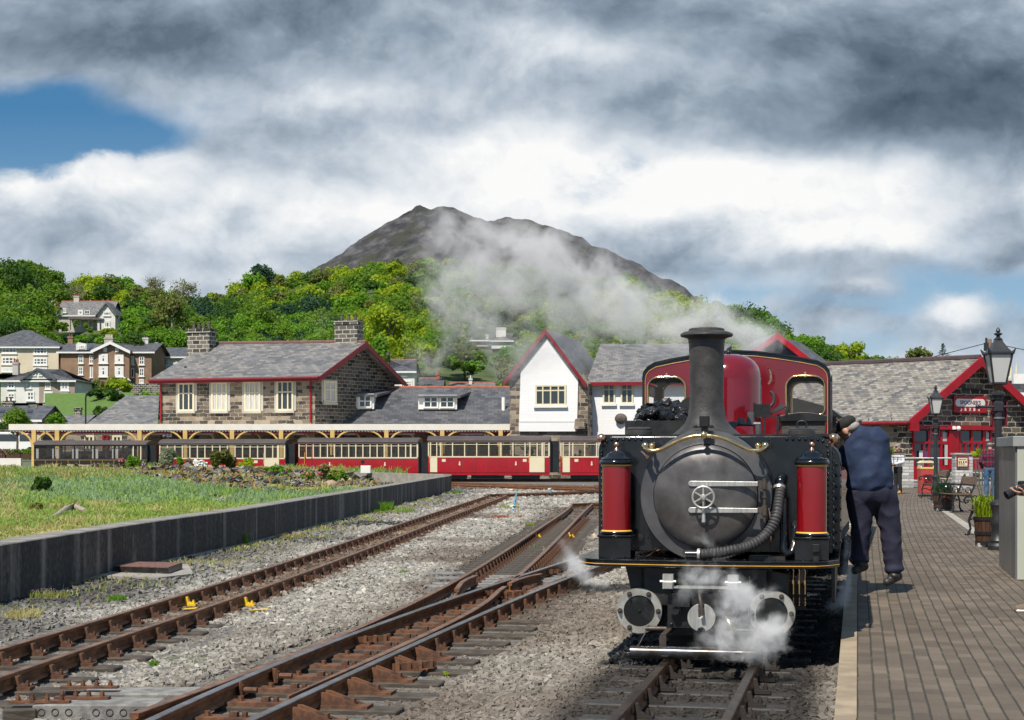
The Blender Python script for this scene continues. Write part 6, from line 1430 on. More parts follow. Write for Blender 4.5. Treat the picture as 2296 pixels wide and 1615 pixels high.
# ---- mountain
MP = [(716, 596), (771, 565), (806, 539), (846, 515), (862, 500), (877, 493), (925, 471), (942, 463), (960, 466), (973, 465), (993, 462), (1026, 469), (1061, 486), (1087, 494), (1109, 496), (1136, 489), (1175, 490), (1219, 504), (1263, 519), (1307, 534), (1329, 548), (1373, 570), (1417, 585), (1452, 605), (1505, 631), (1540, 650)]
co, fc = [], []; nx, nv = 260, 46
for j in range(nv):
 t = j/(nv-1)
 for i in range(nx):
  px = lerp(640, 1600, i/(nx-1)); yt = interp(px, [(640, 640)]+MP+[(1600, 690)]); D = lerp(900, 1500, t); zt = CH+(H0-yt)/F*1500
  z = zt*(t**.8)*lerp(.98, 1, t); X_ = (px-CX)/F*D
  r = mnoise.fractal(Vector((X_*.018, D*.018, z*.02)), 1.0, 2.0, 6)*10+mnoise.fractal(Vector((X_*.08, D*.08, z*.08)), 1.0, 2.0, 4)*3.2
  k = smooth01((1-t)*6+.12); co.append((X_+r*.5*k, D+r*.9, z+r*.85*k*.6+r*.12+mnoise.fractal(Vector((X_*.05, D*.02, 0)), 1.0, 2.0, 5)*3*t))
for j in range(nv-1):
 for i in range(nx-1): a = j*nx+i; fc.append((a, a+1, a+nx+1, a+nx))
mtm, nt, bs = newmat('mountain_rock'); c_ = coords(nt); mp = nt.nodes.new('ShaderNodeMapping'); nt.links.new(c_.s, mp.inputs[0]); mp.inputs['Scale'].default_value = (.02, .003, .03); cc = V(nt, mp.outputs[0])
n1_ = noise(nt, cc, 1.1, 10, .7); n2_ = noise(nt, cc, 3.6, 8, .65); z_ = sepx(nt, c_)[2]
rock = ramp(nt, n2_, [(.36, (.014, .014, .016)), (.5, (.05, .048, .052)), (.66, (.12, .115, .118))]); veg = ramp(nt, n2_, [(.3, (.018, .022, .014)), (.6, (.045, .042, .028)), (.8, (.06, .045, .04))])
link(nt, mixc(nt, n1_.step(.5, .6), rock, veg), bs.inputs['Base Color']); bs.inputs['Roughness'].default_value = .95; setbump(nt, bs, n2_+n1_, .8, 6.0)
tag(fastmesh('mountain', co, fc, mtm, smooth=False), kind='structure')
# ---- wooded hill: ridge of the tree tops as seen, ground a crown's height lower
RP = [(-200, 560), (0, 592), (60, 588), (110, 606), (150, 650), (200, 622), (270, 622), (330, 645), (380, 652), (430, 676), (470, 666), (530, 650), (560, 622), (620, 618), (720, 612), (800, 600), (900, 588), (1000, 585), (1100, 596), (1250, 607), (1400, 630), (1520, 658), (1600, 682), (1680, 690), (1740, 724), (1800, 765), (1900, 795), (2000, 812), (2090, 815), (2140, 845), (2200, 862), (2295, 880), (2500, 900)]
DR = [(-200, 380), (0, 380), (430, 420), (560, 520), (1000, 640), (1500, 640), (1800, 560), (2500, 420)]; DB = 170.0
def hillz(px, D, canopy=0):
 dr = interp(px, DR); yt = interp(px, RP); zr = CH+(H0-yt)/F*dr-7.5
 t = (D-DB)/(dr-DB); t = max(0, min(1.25, t)); return 1.0+(zr-1.0)*(t**.9 if t <= 1 else 1-(t-1)*1.2)
co, fc = [], []; nx, nv = 170, 40
for j in range(nv):
 for i in range(nx):
  px = lerp(-250, 2550, i/(nx-1)); dr = interp(px, DR); D = lerp(DB-20, dr*1.18, j/(nv-1)); co.append(((px-CX)/F*D, D, hillz(px, D)+.8*mnoise.noise(Vector((px*.01, D*.02, 0)))))
for j in range(nv-1):
 for i in range(nx-1): a = j*nx+i; fc.append((a, a+1, a+nx+1, a+nx))
tag(fastmesh('hill', co, fc, pm('hill_grass', (.03, .06, .012), (.08, .1, .03), .25, .95, detail=8), smooth=True), kind='structure')
mb = MB(); mb.quad((-70, 101, .1), (80, 101, .1), (110, 175, 1.0), (-90, 175, 1.0)); tag(mb.build('town_ground', pm('town_tarmac', (.12, .12, .11), (.08, .12, .04), .1, .95)), kind='structure')
# crowns of the wood
HR = [  # boxes (px) that houses occupy, with their distance: no crown may stand in front of them
(-60, 135, 740, 850, 222), (0, 172, 815, 915, 196), (140, 342, 750, 865, 222), (340, 430, 772, 860, 230), (120, 268, 665, 748, 322), (0, 95, 905, 950, 150), (95, 190, 925, 950, 158), (860, 940, 805, 870, 190), (930, 1110, 845, 870, 205), (1050, 1100, 745, 772, 283), (1095, 1155, 735, 776, 280), (165, 345, 860, 885, 215), (170, 300, 880, 948, 170)]
rg = np.random.RandomState(11)
def blocked(px, py, r, D):
 for x0, x1, y0, y1, d in HR:
  if D < d+4 and px+r*.8 > x0 and px-r*.8 < x1 and py+r*.85 > y0 and py-r*.85 < y1: return True
 return False
# species patches: chosen from broad noise so that neighbouring crowns differ in tone
CR = []
px = -60
def species(px, py):
 v = mnoise.noise(Vector((px*.006, py*.014, 2.2))); w = rg.rand()
 if py > 700 and px < 800: base = [1, 5, 4, 5, 1, 0]
 elif px < 160: base = [0, 1, 0, 5, 1, 1]
 elif px > 1600: base = [5, 2, 1, 5, 0, 1]
 elif v > .18: base = [2, 5, 2, 1, 3, 2]
 elif v < -.2: base = [3, 2, 1, 3, 5, 1]
 else: base = [1, 5, 2, 3, 1, 0, 2]
 return base[int(w*len(base))]
def hill_D(px, py, lift):
 lo, hi = DB+25, interp(px, DR)
 f = lambda D: H0-(hillz(px, D)+lift-CH)*F/D
 if f(hi) > py: return hi
 for _ in range(24):
  md = (lo+hi)/2
  if f(md) > py: lo = md
  else: hi = md
 return (lo+hi)/2
gy = 560
while gy < 925:
 gx = -70+rg.uniform(0, 20)
 while gx < 2330:
  px, cy_ = gx+rg.uniform(-10, 10), gy+rg.uniform(-8, 8); gx += 27
  yr = interp(px, RP)
  if cy_ < yr+2: continue
  pr = rg.choice([16, 24, 32, 46])*rg.uniform(.85, 1.15)*(1.1 if cy_ > 700 else .85); D = hill_D(px, cy_, 5.0); r = max(2.4, pr*D/F); pr = r*F/D; h = r*rg.uniform(1.7, 2.3)
  if cy_-pr*.95 < yr-8: cy_ = yr-8+pr*.95
  for sz_ in (1, .6, .35, .22):
   if not (blocked(px, cy_, pr*sz_, D) or blocked(px, cy_+pr*.8*sz_, pr*.6*sz_, D)): break
  else: continue
  pr, r, h = pr*sz_, r*sz_, h*sz_; z = CH+(H0-cy_)/F*D-h*.56
  CR.append((px, cy_, D, pr, z, h, r))
 gy += 19
for k in range(1500):                                    # low bushes between the houses
 px, cy_ = rg.uniform(-20, 460), rg.uniform(735, 935); pr = rg.uniform(4, 10); D = hill_D(px, cy_+pr, 0)
 if cy_ < interp(px, RP)+10 or blocked(px, cy_, pr, D) or (95 < px < 300 and 880 < cy_ < 930 and rg.rand() < .8): continue
 r = pr*D/F; CR.append((px, cy_, D, pr, CH+(H0-cy_)/F*D-r*.9, r*1.7, r))
print('crowns', len(CR))
P_, Nn, MI, SZ = [], [], [], []
for (px, cy_, D, pr, z, h, r) in CR:
 sp = species(px, cy_); n = int(min(1500, 300+pr*pr*.75)); p, d = crown_pts((0, 0, 0), r, h*.46, n, rg, 15)
 p += np.array([(px-CX)/F*D, D, z+h*.56]); P_.append(p); Nn.append(d); MI += [sp]*n; SZ += [max(.26, D*.0015)]*n
P_ = np.concatenate(P_); Nn = np.concatenate(Nn); v = leafquads(P_, Nn, np.array(SZ)*1.15, rg)
tag(fastmesh('woodland', v, np.arange(len(v)).reshape(-1, 4), LEAF, midx=MI, uvs=False), 'dense green deciduous wood covering the hillside', 'woodland', kind='stuff')
# trees one can tell apart
def T(name, label, cat, px, ybase, D, h, w, mat, **k):
 X_, z = (px-CX)/F*D, CH+(H0-ybase)/F*D; s = F/D; return tree(name, label, cat, (X_, D, z), h/s, w/s, mat, **k)
SPT = [
('lime_tree', 'bright yellow-green tree directly behind the right stone chimney', 868, 850, 150, 170, 62, 2, 2600, .33, {}),
('lime_tree', 'small vivid lime tree beside the station gable end', 845, 872, 140, 120, 34, 5, 1500, .3, {}),
('broadleaf_tree', 'tall dark-leaved tree at the top left corner of the hill', 45, 720, 300, 140, 75, 0, 2600, .6, {}),
('broadleaf_tree', 'dark broad tree left of the hillside house with veranda', 60, 790, 262, 150, 88, 1, 3000, .55, {}),
('broadleaf_tree', 'dark green tree just right of the hillside house', 300, 765, 330, 95, 40, 0, 1500, .6, {}),
('broadleaf_tree', 'round dark blue-green tree breaking the skyline left of the mountain', 588, 660, 520, 66, 34, 4, 1300, .9, {}),
('conifer', 'dark rounded tree in thin smoke below the pale hillside houses', 1040, 870, 230, 105, 48, 0, 2000, .5, {}),
('willow_tree', 'pale willowy tree with fine trunks in the middle of the left wood', 385, 785, 262, 130, 42, 3, 1500, .5, dict(trunk='barkpale')),
('broadleaf_tree', 'golden-green round tree on the right hill behind the cafe roof', 1905, 830, 420, 62, 52, 2, 1900, .75, {}),
('broadleaf_tree', 'dense bright tree on the right hill beside the red far gable', 1810, 818, 440, 70, 48, 5, 1800, .75, {}),
('broadleaf_tree', 'leafy street tree at the lower left in front of the stone cottage', 38, 1010, 118, 95, 36, 1, 1900, .22, {}),
('broadleaf_tree', 'small green tree rising above the canopy at its left end', 125, 968, 122, 40, 24, 5, 900, .2, {}),
('small_tree', 'small multi-stem tree below the brown terrace', 218, 893, 205, 44, 20, 3, 700, .3, dict(trunk='barkpale')),
]
for i, (nm, lab, px, yb, D, h, w, mi_, n, sz, kw) in enumerate(SPT): T(nm, lab, 'tree', px, yb, D, h, w, LEAF[mi_], n=n, size=sz, seed=40+i, lobes=26, **kw)
for i, (px, yb, D, h, w, lab, n) in enumerate(((345, 680, 400, 62, 26, 'bare twiggy tree on the skyline, beside the thin mast', 260), (410, 690, 400, 66, 42, 'wide half-bare tree with pale twigs on the skyline', 500), (172, 690, 330, 60, 24, 'leafless pale tree above the hillside house', 60))):
 T('bare_tree', lab, 'tree', px, yb, D, h, w, LEAF[3], n=n, size=.5, seed=80+i, bare=True, trunk='barkpale')
m = MB(); m.tube([P(348, 680, 402), P(348, 622, 402)], .16, 6); tag(m.build('mast', M['pot']), 'thin dark mast on the skyline among bare trees', 'mast')
# spiky conifer near the pole
def pine(px, yb, yt, D, label):
 s = F/D; th = thing('conifer', label, 'tree', ((px-CX)/F*D, D, CH+(H0-yb)/F*D)); h = (yb-yt)/s; m = MB(); m.tube([(0, 0, 0), (0, 0, h)], [h*.02, h*.004], 6)
 rg_ = np.random.RandomState(5); C_, N_ = [], []
 for i in range(11):
  z = h*(.35+.62*i/11)
  for j in range(5):
   a = rg_.uniform(0, 2*pi); L = h*.25*(1.15-i/11)*rg_.uniform(.7, 1.1); e = Vector((cos(a)*L, sin(a)*L, z+L*.05)); m.tube([(0, 0, z), e], [h*.008, h*.002], 4)
   for t in np.linspace(.3, 1, 9): C_.append(Vector((0, 0, z)).lerp(e, t)+Vector(rg_.normal(0, h*.012, 3))); N_.append((rg_.normal(), rg_.normal(), 1))
 m.build('trunk', M['bark'], th); v = leafquads(np.array(C_), np.array(N_, float), h*.055, rg_); fastmesh('crown', v, np.arange(len(v)).reshape(-1, 4), LEAF[4], th, uvs=False)
pine(2113, 812, 768, 260, 'small spiky conifer on the skyline between cafe roof and utility pole')
T('broadleaf_tree', 'thin olive scrub tree behind the cafe ridge, left of the conifer', 'tree', 2062, 830, 300, 48, 40, LEAF[3], n=1100, size=.5, seed=91, lobes=30)
T('conifer', 'dark pointed tree top showing above the white gable roof in the smoke', 'tree', 1290, 770, 240, 62, 26, LEAF[1], n=900, size=.5, seed=92)
# hedges and shrubs between the houses
def shrub(label, px, yb, D, h, w, mat, n=500, size=.2, name='shrub', seed=1, cat='shrub', flowers=None, stem=True):
 s = F/D; rg_ = np.random.RandomState(seed); base = Vector(((px-CX)/F*D, D, CH+(H0-yb)/F*D)); th = thing(name, label, cat, base); hh, rx = h/s, w/s
 p, d = crown_pts((0, 0, hh*.5), rx, hh*.55, n, rg_, 16, rx*.8); v = leafquads(p, d, size, rg_); fastmesh('foliage', v, np.arange(len(v)).reshape(-1, 4), mat, th, uvs=False)
 if stem: m = MB(); [m.tube([(rg_.normal()*.05, 0, -.15), (rg_.normal()*rx*.4, rg_.normal()*rx*.3, hh*.6)], [.025, .01], 5) for _ in range(4)]; m.build('stem', M['bark'], th)
 if flowers:
  fm, nf, fs_ = flowers; k = rg_.randint(0, len(p), nf); q = p[k]+d[k]*.04; q = q[(q[:, 1] < .2*rx) | (q[:, 2] > hh*.5)]; v = leafquads(q, d[k][:len(q)]*0+np.array([0, -.6, .6]), fs_, rg_)
  tag(fastmesh('flower_heads', v, np.arange(len(v)).reshape(-1, 4), fm, th, uvs=False), kind='stuff')
 return th
for i, (px, yb, D, h, w, mi_, lab) in enumerate(((262, 890, 200, 40, 36, 2, 'yellow-green bushes at the right end of the town gardens'), (235, 905, 180, 34, 60, 0, 'dark green garden hedge below the terrace wall'), (225, 950, 165, 34, 18, 0, 'dark bush behind the lamp column above the cottages'), (95, 775, 300, 26, 70, 1, 'bank of shrubs under the hillside house'), (250, 760, 300, 22, 40, 2, 'yellow broom shrubs under the right end of the hillside house'), (180, 905, 190, 20, 16, 0, 'dark bush at the corner of the brown half house'), (160, 750, 262, 26, 80, 1, 'hedge behind the brown terrace roof'))):
 shrub(lab, px, yb, D, h, w, LEAF[mi_], 900, .45, seed=200+i)
fm_ = pm('cream_blossom', (.7, .68, .5), None, 5, .8); shrub('cream flowering shrub on the terrace wall', 280, 866, 218, 18, 15, LEAF[5], 300, .35, seed=230, flowers=(fm_, 120, .4))
mb = MB(); gq = [P(100, 932, 172), P(300, 928, 172), P(300, 880, 184), P(100, 882, 184)]; mb.quad(*gq); tag(mb.build('lawn', pm('bright_lawn', (.07, .15, .018), (.11, .17, .035), 1.8, .9, bump=.5)), kind='structure')
# ================================================================ CAFE BUILDING AND PLATFORM FURNITURE
A, B = Vector((*xy(2030, 80), 0)), Vector((*xy(2345, 84.5), 0)); w = Wall(A, B); q3 = lambda X_, Y_, o=0: w.hit(*Z3(X_, Y_))+w.n*o
th = thing('cafe_building', 'dark stone cafe with red-edged gable, mottled slate roof and bright red doors', 'building', (A.x, A.y, 0))
pk0 = q3(1232, 372); zs_ = q3(745, 800).z
rdir = (Vector((*xy(1846, 88.5), 0))-Vector((pk0.x, pk0.y, 0))).normalized()
be = pk0-w.t*0; rt = w.pt(w.uz(*Z3(1232, 372))[0]*2, zs_)
m = MB(); m.poly([A, w.pt((rt-A).dot(w.t), 0), rt-up*.05, pk0, A+up*zs_], -w.n*.6); m.build('gable_wall', M['stone_spoon'], th)
L_ = 17.0
m = MB(); a2, a3 = A-w.n*.61, A-w.n*.61+rdir*L_; m.poly([a2, a3, a3+w.t*.5, a2+w.t*.5], (0, 0, zs_)); r2 = w.pt((rt-A).dot(w.t), 0)-w.n*.61; m.poly([r2, r2+rdir*L_, r2+rdir*L_-w.t*.5, r2-w.t*.5], (0, 0, zs_)); m.build('side_wall', M['stone_warm'], th)
e_l, e_r, pk = q3(690, 830, .45), rt+w.n*.45+w.t*.5-up*.35, q3(1236, 352, .45)
m = MB(); slab(m, [e_l, pk, pk+rdir*L_, e_l+rdir*L_], .12); slab(m, [pk, e_r, e_r+rdir*L_, pk+rdir*L_], .12); ro = m.build('roof', M['slate_sp'], th)
m = MB(); m.tube([pk+up*.04, pk+rdir*L_+up*.04], .13, 6); m.build('ridge_tiles', pm('dark_ridge_tile', (.09, .06, .065), None, 3, .6), ro)
m = MB()
for a, b in ((e_l, pk), (pk, e_r)): m.poly([a+w.n*.02+up*.06, b+w.n*.02+up*.06, b+w.n*.02-up*.42, a+w.n*.02-up*.42], w.n*.09)
m.poly([e_l+w.n*.02, e_l+w.n*.02+w.t*.55, e_l+w.n*.02+w.t*.55-up*.5, e_l+w.n*.02-up*.5], w.n*.085); m.build('bargeboard', M['redbright'], th)
m = MB(); m.tube([e_l-w.t*.05-up*.12, e_l-w.t*.05-up*.12+rdir*L_], .09, 8); m.build('gutter', M['red'], th)
for i in range(6):
 m = MB(); q = e_l+rdir*(1.0+i*1.3)+up*.1; m.tube([q, q+up*.28], .03, 6); m.build('snow_guard', M['steel'], th)
p = q3(640, 900)+rdir*1.2; m = MB(); m.tube([Vector((p.x-.8, p.y-.4, 3.0)), Vector((p.x-.8, p.y-.4, .3))], .07, 8); m.build('drainpipe', M['lampblack'], th)
m = MB(); m.poly([q3(720, 858, .02), q3(1425, 870, .02), q3(1425, 905, .02), q3(720, 895, .02)], w.n*.22); m.build('door_lintel', M['redbright'], th)
def ub(X0, Y0, X1, Y1, o0, o1, m): (u0, za), (u1, zb_) = w.uz(*Z3(X0, Y0)), w.uz(*Z3(X1, Y1)); wbox(m, w, u0, u1, zb_, za, o0, o1)
m = MB(); ub(762, 906, 1365, 1300, .005, .02, m); m.build('shopfront_glass', M['glass'], th)
m = MB()
ub(1030, 906, 1103, 1300, .02, .16, m)
for X_ in (762, 875, 970, 1022): ub(X_, 906, X_+(16 if X_ != 762 else 12), 1290, .02, .09, m)
for X_ in (835,): ub(X_, 1010, X_+12, 1290, .02, .08, m)
ub(762, 988, 1030, 1008, .09, .1, m); ub(762, 1180, 1030, 1290, .09, .1, m)
for X_ in (1112, 1205, 1296, 1352): ub(X_, 906, X_+14, 1200, .02, .09, m)
for X_ in (1158, 1252): ub(X_, 1000, X_+11, 1100, .02, .08, m)
ub(1103, 988, 1365, 1006, .09, .1, m); ub(1103, 1098, 1365, 1300, .09, .1, m)
m.build('red_joinery', M['redbright'], th)
m = MB(); ub(985, 920, 1022, 988, .03, .05, m); ub(1000, 1015, 1022, 1170, .1, .11, m); ub(1322, 920, 1346, 985, .03, .05, m); m.build('curtain', M['curtain'], th)
m = MB(); ub(805, 1060, 832, 1112, .1, .11, m); m.build('notice', M['white'], th); m = MB(); ub(845, 1065, 873, 1112, .1, .11, m); m.build('purple_notice', pm('purple_paper', (.2, .06, .2), None, 3, .7), th)
m = MB(); q = q3(1085, 890, .3); m.ball(q, .12); m.box(q3(1052, 885, .28), (.16, .1, .16)); m.tube([q, q-w.n*.28], .03, 6); m.build('door_lamp', M['white'], th, smooth=50)
m = MB(); q = q3(1318, 485, .3); m.tube([q, q+Vector((.3, -.1, -.1))], .07, 8); m.build('camera', M['steel'], th)
m = MB(); m.tube([q3(1140, 585, .08), q3(1290, 592, .08)], .035, 6); m.build('sign_lamp_rail', M['lampblack'], th)
done(th)
# sign
c = q3(1197, 706, .06); sw = abs((q3(1072, 706)-q3(1322, 706)).length); sh_ = q3(1197, 645).z-q3(1197, 770).z; ra = atan2(w.t.y, w.t.x)
sg = thing('cafe_sign', "red sign reading SPOONER'S on the stone gable", 'sign', c, ra)
m = MB(); m.box((0, 0, 0), (sw, .08, sh_)); m.build('board', M['redbright'], sg)
m = MB(); pw, ph = sw*.455, sh_*.235; m.poly([Vector((pw-ph+ph*cos(a), -.045, sh_*.1+ph*sin(a))) for a in np.linspace(-pi/2, pi/2, 10)]+[Vector((-pw+ph+ph*cos(a), -.045, sh_*.1+ph*sin(a))) for a in np.linspace(pi/2, 3*pi/2, 10)], (0, .006, 0)); m.build('white_plaque', M['white'], sg)
textmesh("SPOONER'S", sh_*.33, M['red'], sg, (0, -.052, sh_*.1), (pi/2, 0, 0), 'lettering', font_bold=.002)
m = MB(); zz = -sh_*.31; k = sh_*.1
for i, x in enumerate((-.28, -.15, -.01, .12, .25)):
 x *= sw
 if i == 0: m.box((x, -.045, zz), (k*.7, .01, k*1.3)); m.box((x+k*.4, -.045, zz+k*.4), (k*.5, .01, k*.5)); m.box((x-k*.2, -.045, zz-k*.8), (k*.2, .01, k*.5)); m.box((x+k*.2, -.045, zz-k*.8), (k*.2, .01, k*.5))
 if i == 1: m.box((x, -.045, zz-k*.6), (k*1.5, .01, k*.5)); m.box((x, -.045, zz), (k*1.1, .01, k)); m.box((x, -.045, zz+k*.7), (k*.6, .01, k*.5))
 if i == 2:
  for s in (-1, 1): m.box((x, -.045, zz), (k*.35, .01, k*2.3), Matrix.Rotation(s*.7, 3, 'Y'))
 if i == 3: m.box((x-k*.2, -.045, zz), (k*.9, .01, k*1.8)); m.tube([Vector((x+k*.2+k*.6*cos(a), -.045, zz+k*.6*sin(a))) for a in np.linspace(-pi/2, pi/2, 7)], k*.15, 5)
 if i == 4:
  for r_ in (.6, 1.2, 1.8): m.tube([Vector((x-k*.5+k*r_*.7*cos(a), -.045, zz-k*.8+k*r_*sin(a))) for a in np.linspace(0, pi/2, 6)], k*.17, 5)
m.build('pictograms', M['white'], sg)
# terrace plinth, low stone pillars, steel railings
def onplat(px, py, z=PZ): return G(px, py, z)
pp = G(*Z3(1160, 1352), PZ); s_ = F/pp.y
th = thing('stone_pillar', 'white-grey stone pillar carrying the toilets sign in front of the red doors', 'pillar', pp)
hh = (Z3(0, 1352)[1]-Z3(0, 1090)[1])/s_; ww = (Z3(1220, 0)[0]-Z3(1087, 0)[0])/s_
M['pale_stone'] = brickmat('pale_stone_courses', [(.3, .3, .3), (.5, .49, .47), (.62, .6, .57)], (.25, .24, .22), .4, .12, .012, warp=.5)
m = MB(); m.box((0, .25, hh/2), (ww, .5, hh)); m.build('shaft', M['pale_stone'], th); m = MB(); m.box((0, .25, hh+.03), (ww+.1, .6, .06)); m.build('coping', M['pale_stone'], th)
ts = thing('direction_sign', 'cream sign with an arrow and people symbols on the pale stone pillar', 'sign', pp+Vector((0, -.03, 0)))
x0, x1, z0, z1 = [v/s_ for v in (Z3(1100, 0)[0]-Z3(1160, 0)[0], Z3(1192, 0)[0]-Z3(1160, 0)[0], Z3(0, 1352)[1]-Z3(0, 1192)[1], Z3(0, 1352)[1]-Z3(0, 1105)[1])]
m = MB(); m.b2((x0, -.03, z0), (x1, .0, z1)); m.build('frame', M['leadpipe'], ts); m = MB(); m.b2((x0+.05, -.045, z0+.05), (x1-.05, -.031, z1-.05)); m.build('face', M['cream'], ts)
m = MB(); cz = (z0+z1)/2; W_ = x1-x0; m.b2((x0+W_*.25, -.055, z1-.23*W_), (x1-W_*.2, -.048, z1-.2*W_)); m.poly([Vector((x0+W_*.18, -.05, z1-.215*W_)), Vector((x0+W_*.3, -.05, z1-.17*W_)), Vector((x0+W_*.3, -.05, z1-.26*W_))], (0, -.006, 0))
for i, fx in enumerate((.2, .36, .56)):
 x = x0+W_*fx; m.ball((x, -.05, cz+.1*W_), W_*.04, n=8, m=6); m.b2((x-W_*.04, -.056, cz-.06*W_), (x+W_*.04, -.048, cz+.06*W_))
 if i < 2: m.b2((x-W_*.035, -.056, cz-.2*W_), (x-W_*.01, -.048, cz-.06*W_)); m.b2((x+W_*.01, -.056, cz-.2*W_), (x+W_*.035, -.048, cz-.06*W_))
 else: m.tube([Vector((x+W_*.08*cos(a), -.052, cz-.12*W_+W_*.08*sin(a))) for a in np.linspace(0, 2*pi, 14)[:-1]], W_*.014, 4, closed=True)
m.b2((x0+W_*.7, -.056, cz-.02*W_), (x0+W_*.82, -.048, cz+.1*W_)); m.build('pictograms', M['red'], ts)
textmesh('ALL RAILWAY OUT', W_*.085, M['red'], ts, ((x0+x1)/2, -.05, z0+W_*.17), (pi/2, 0, 0))
pl = G(*Z3(700, 1345), PZ); th = thing('stone_pillar', 'low pale stone pillar behind the man in the striped jacket', 'pillar', pl)
m = MB(); h2 = (Z3(0, 1345)[1]-Z3(0, 1120)[1])*pl.y/F; m.box((0, .3, h2/2), (.75, .6, h2)); m.build('shaft', M['pale_stone'], th); m = MB(); m.box((0, .3, h2+.03), (.85, .7, .06)); m.build('coping', M['pale_stone'], th)
def railing(label, pxa, pxb, ytop, ybot, ya, yb, n):
 a, b = G(pxa, ya, PZ), G(pxb, yb, PZ); th = thing('steel_railing', label, 'railing', a); t = (b-a); h = (yb-ytop)*b.y/F; m = MB(); m.tube([Vector((0, 0, h)), t+Vector((0, 0, h))], .035, 8); m.build('top_rail', M['steel'], th, smooth=50)
 for i in range(n+1): q = t*(i/n); m = MB(); m.tube([q, q+Vector((0, 0, h))], .03, 8); m.build('post', M['steel'], th, smooth=50)
railing('stainless railing in front of the red doors, left of the sign pillar', Z3(728, 0)[0], Z3(1085, 0)[0], Z3(0, 1118)[1], 0, 1091, 1092, 3)
railing('stainless railing right of the sign pillar', Z3(1222, 0)[0], Z3(1420, 0)[0], Z3(0, 1118)[1], 0, 1092, 1085, 8)
m = MB(); a, b = G(Z3(700, 0)[0], 1092, PZ), G(Z3(1425, 0)[0], 1088, PZ); m.poly([a+Vector((0, .05, 0)), b+Vector((0, .05, 0)), b+Vector((0, .3, 0)), a+Vector((0, .3, 0))], (0, 0, .16)); tag(m.build('stone_kerb', M['pale_stone']), 'low pale kerb under the steel railings', 'kerb')
th = thing('garden_wall', 'low dark stone wall with mossy stones behind the right railing', 'wall', G(Z3(1320, 0)[0], 1086, PZ)); m = MB(); m.box((0, .8, .3), (3.4, .4, .6)); m.build('stones', M['stone_chim'], th)
def fanplant(label, px, yb, D, h, seed, z0=None, col=None):
 rg_ = np.random.RandomState(seed); s = F/D; base = P(px, yb, D); th = thing('palm_plant', label, 'plant', base); m = MB(); hh = h/s
 for i in range(46):
  a = rg_.uniform(0, 2*pi); e = rg_.uniform(.35, 1.4); L = hh*rg_.uniform(.6, 1); d = Vector((cos(a)*cos(e), sin(a)*cos(e), sin(e))); sd = d.orthogonal().normalized()*.03
  p0 = Vector((0, 0, 0)); p1 = d*L*.6; p2 = d*L+Vector((0, 0, -L*.12)); m.add([p0-sd, p0+sd, p1+sd*1.2, p1-sd*1.2, p2], [(0, 1, 2, 3), (3, 2, 4)])
 m.build('leaves', col or LEAF[2], th); return th
fanplant('spiky yellow-green palm behind the man in the striped jacket', Z3(600, 0)[0], Z3(0, 1090)[1], 62, 22, 3)
fanplant('spiky fan palm in front of the red doors, left of the plaid shirt man', Z3(1290, 0)[0], Z3(0, 1110)[1], 60, 30, 4)
fanplant('fan palm with drooping leaves between sign pillar and plaid shirt man', Z3(1260, 0)[0], Z3(0, 1105)[1], 61, 18, 8)
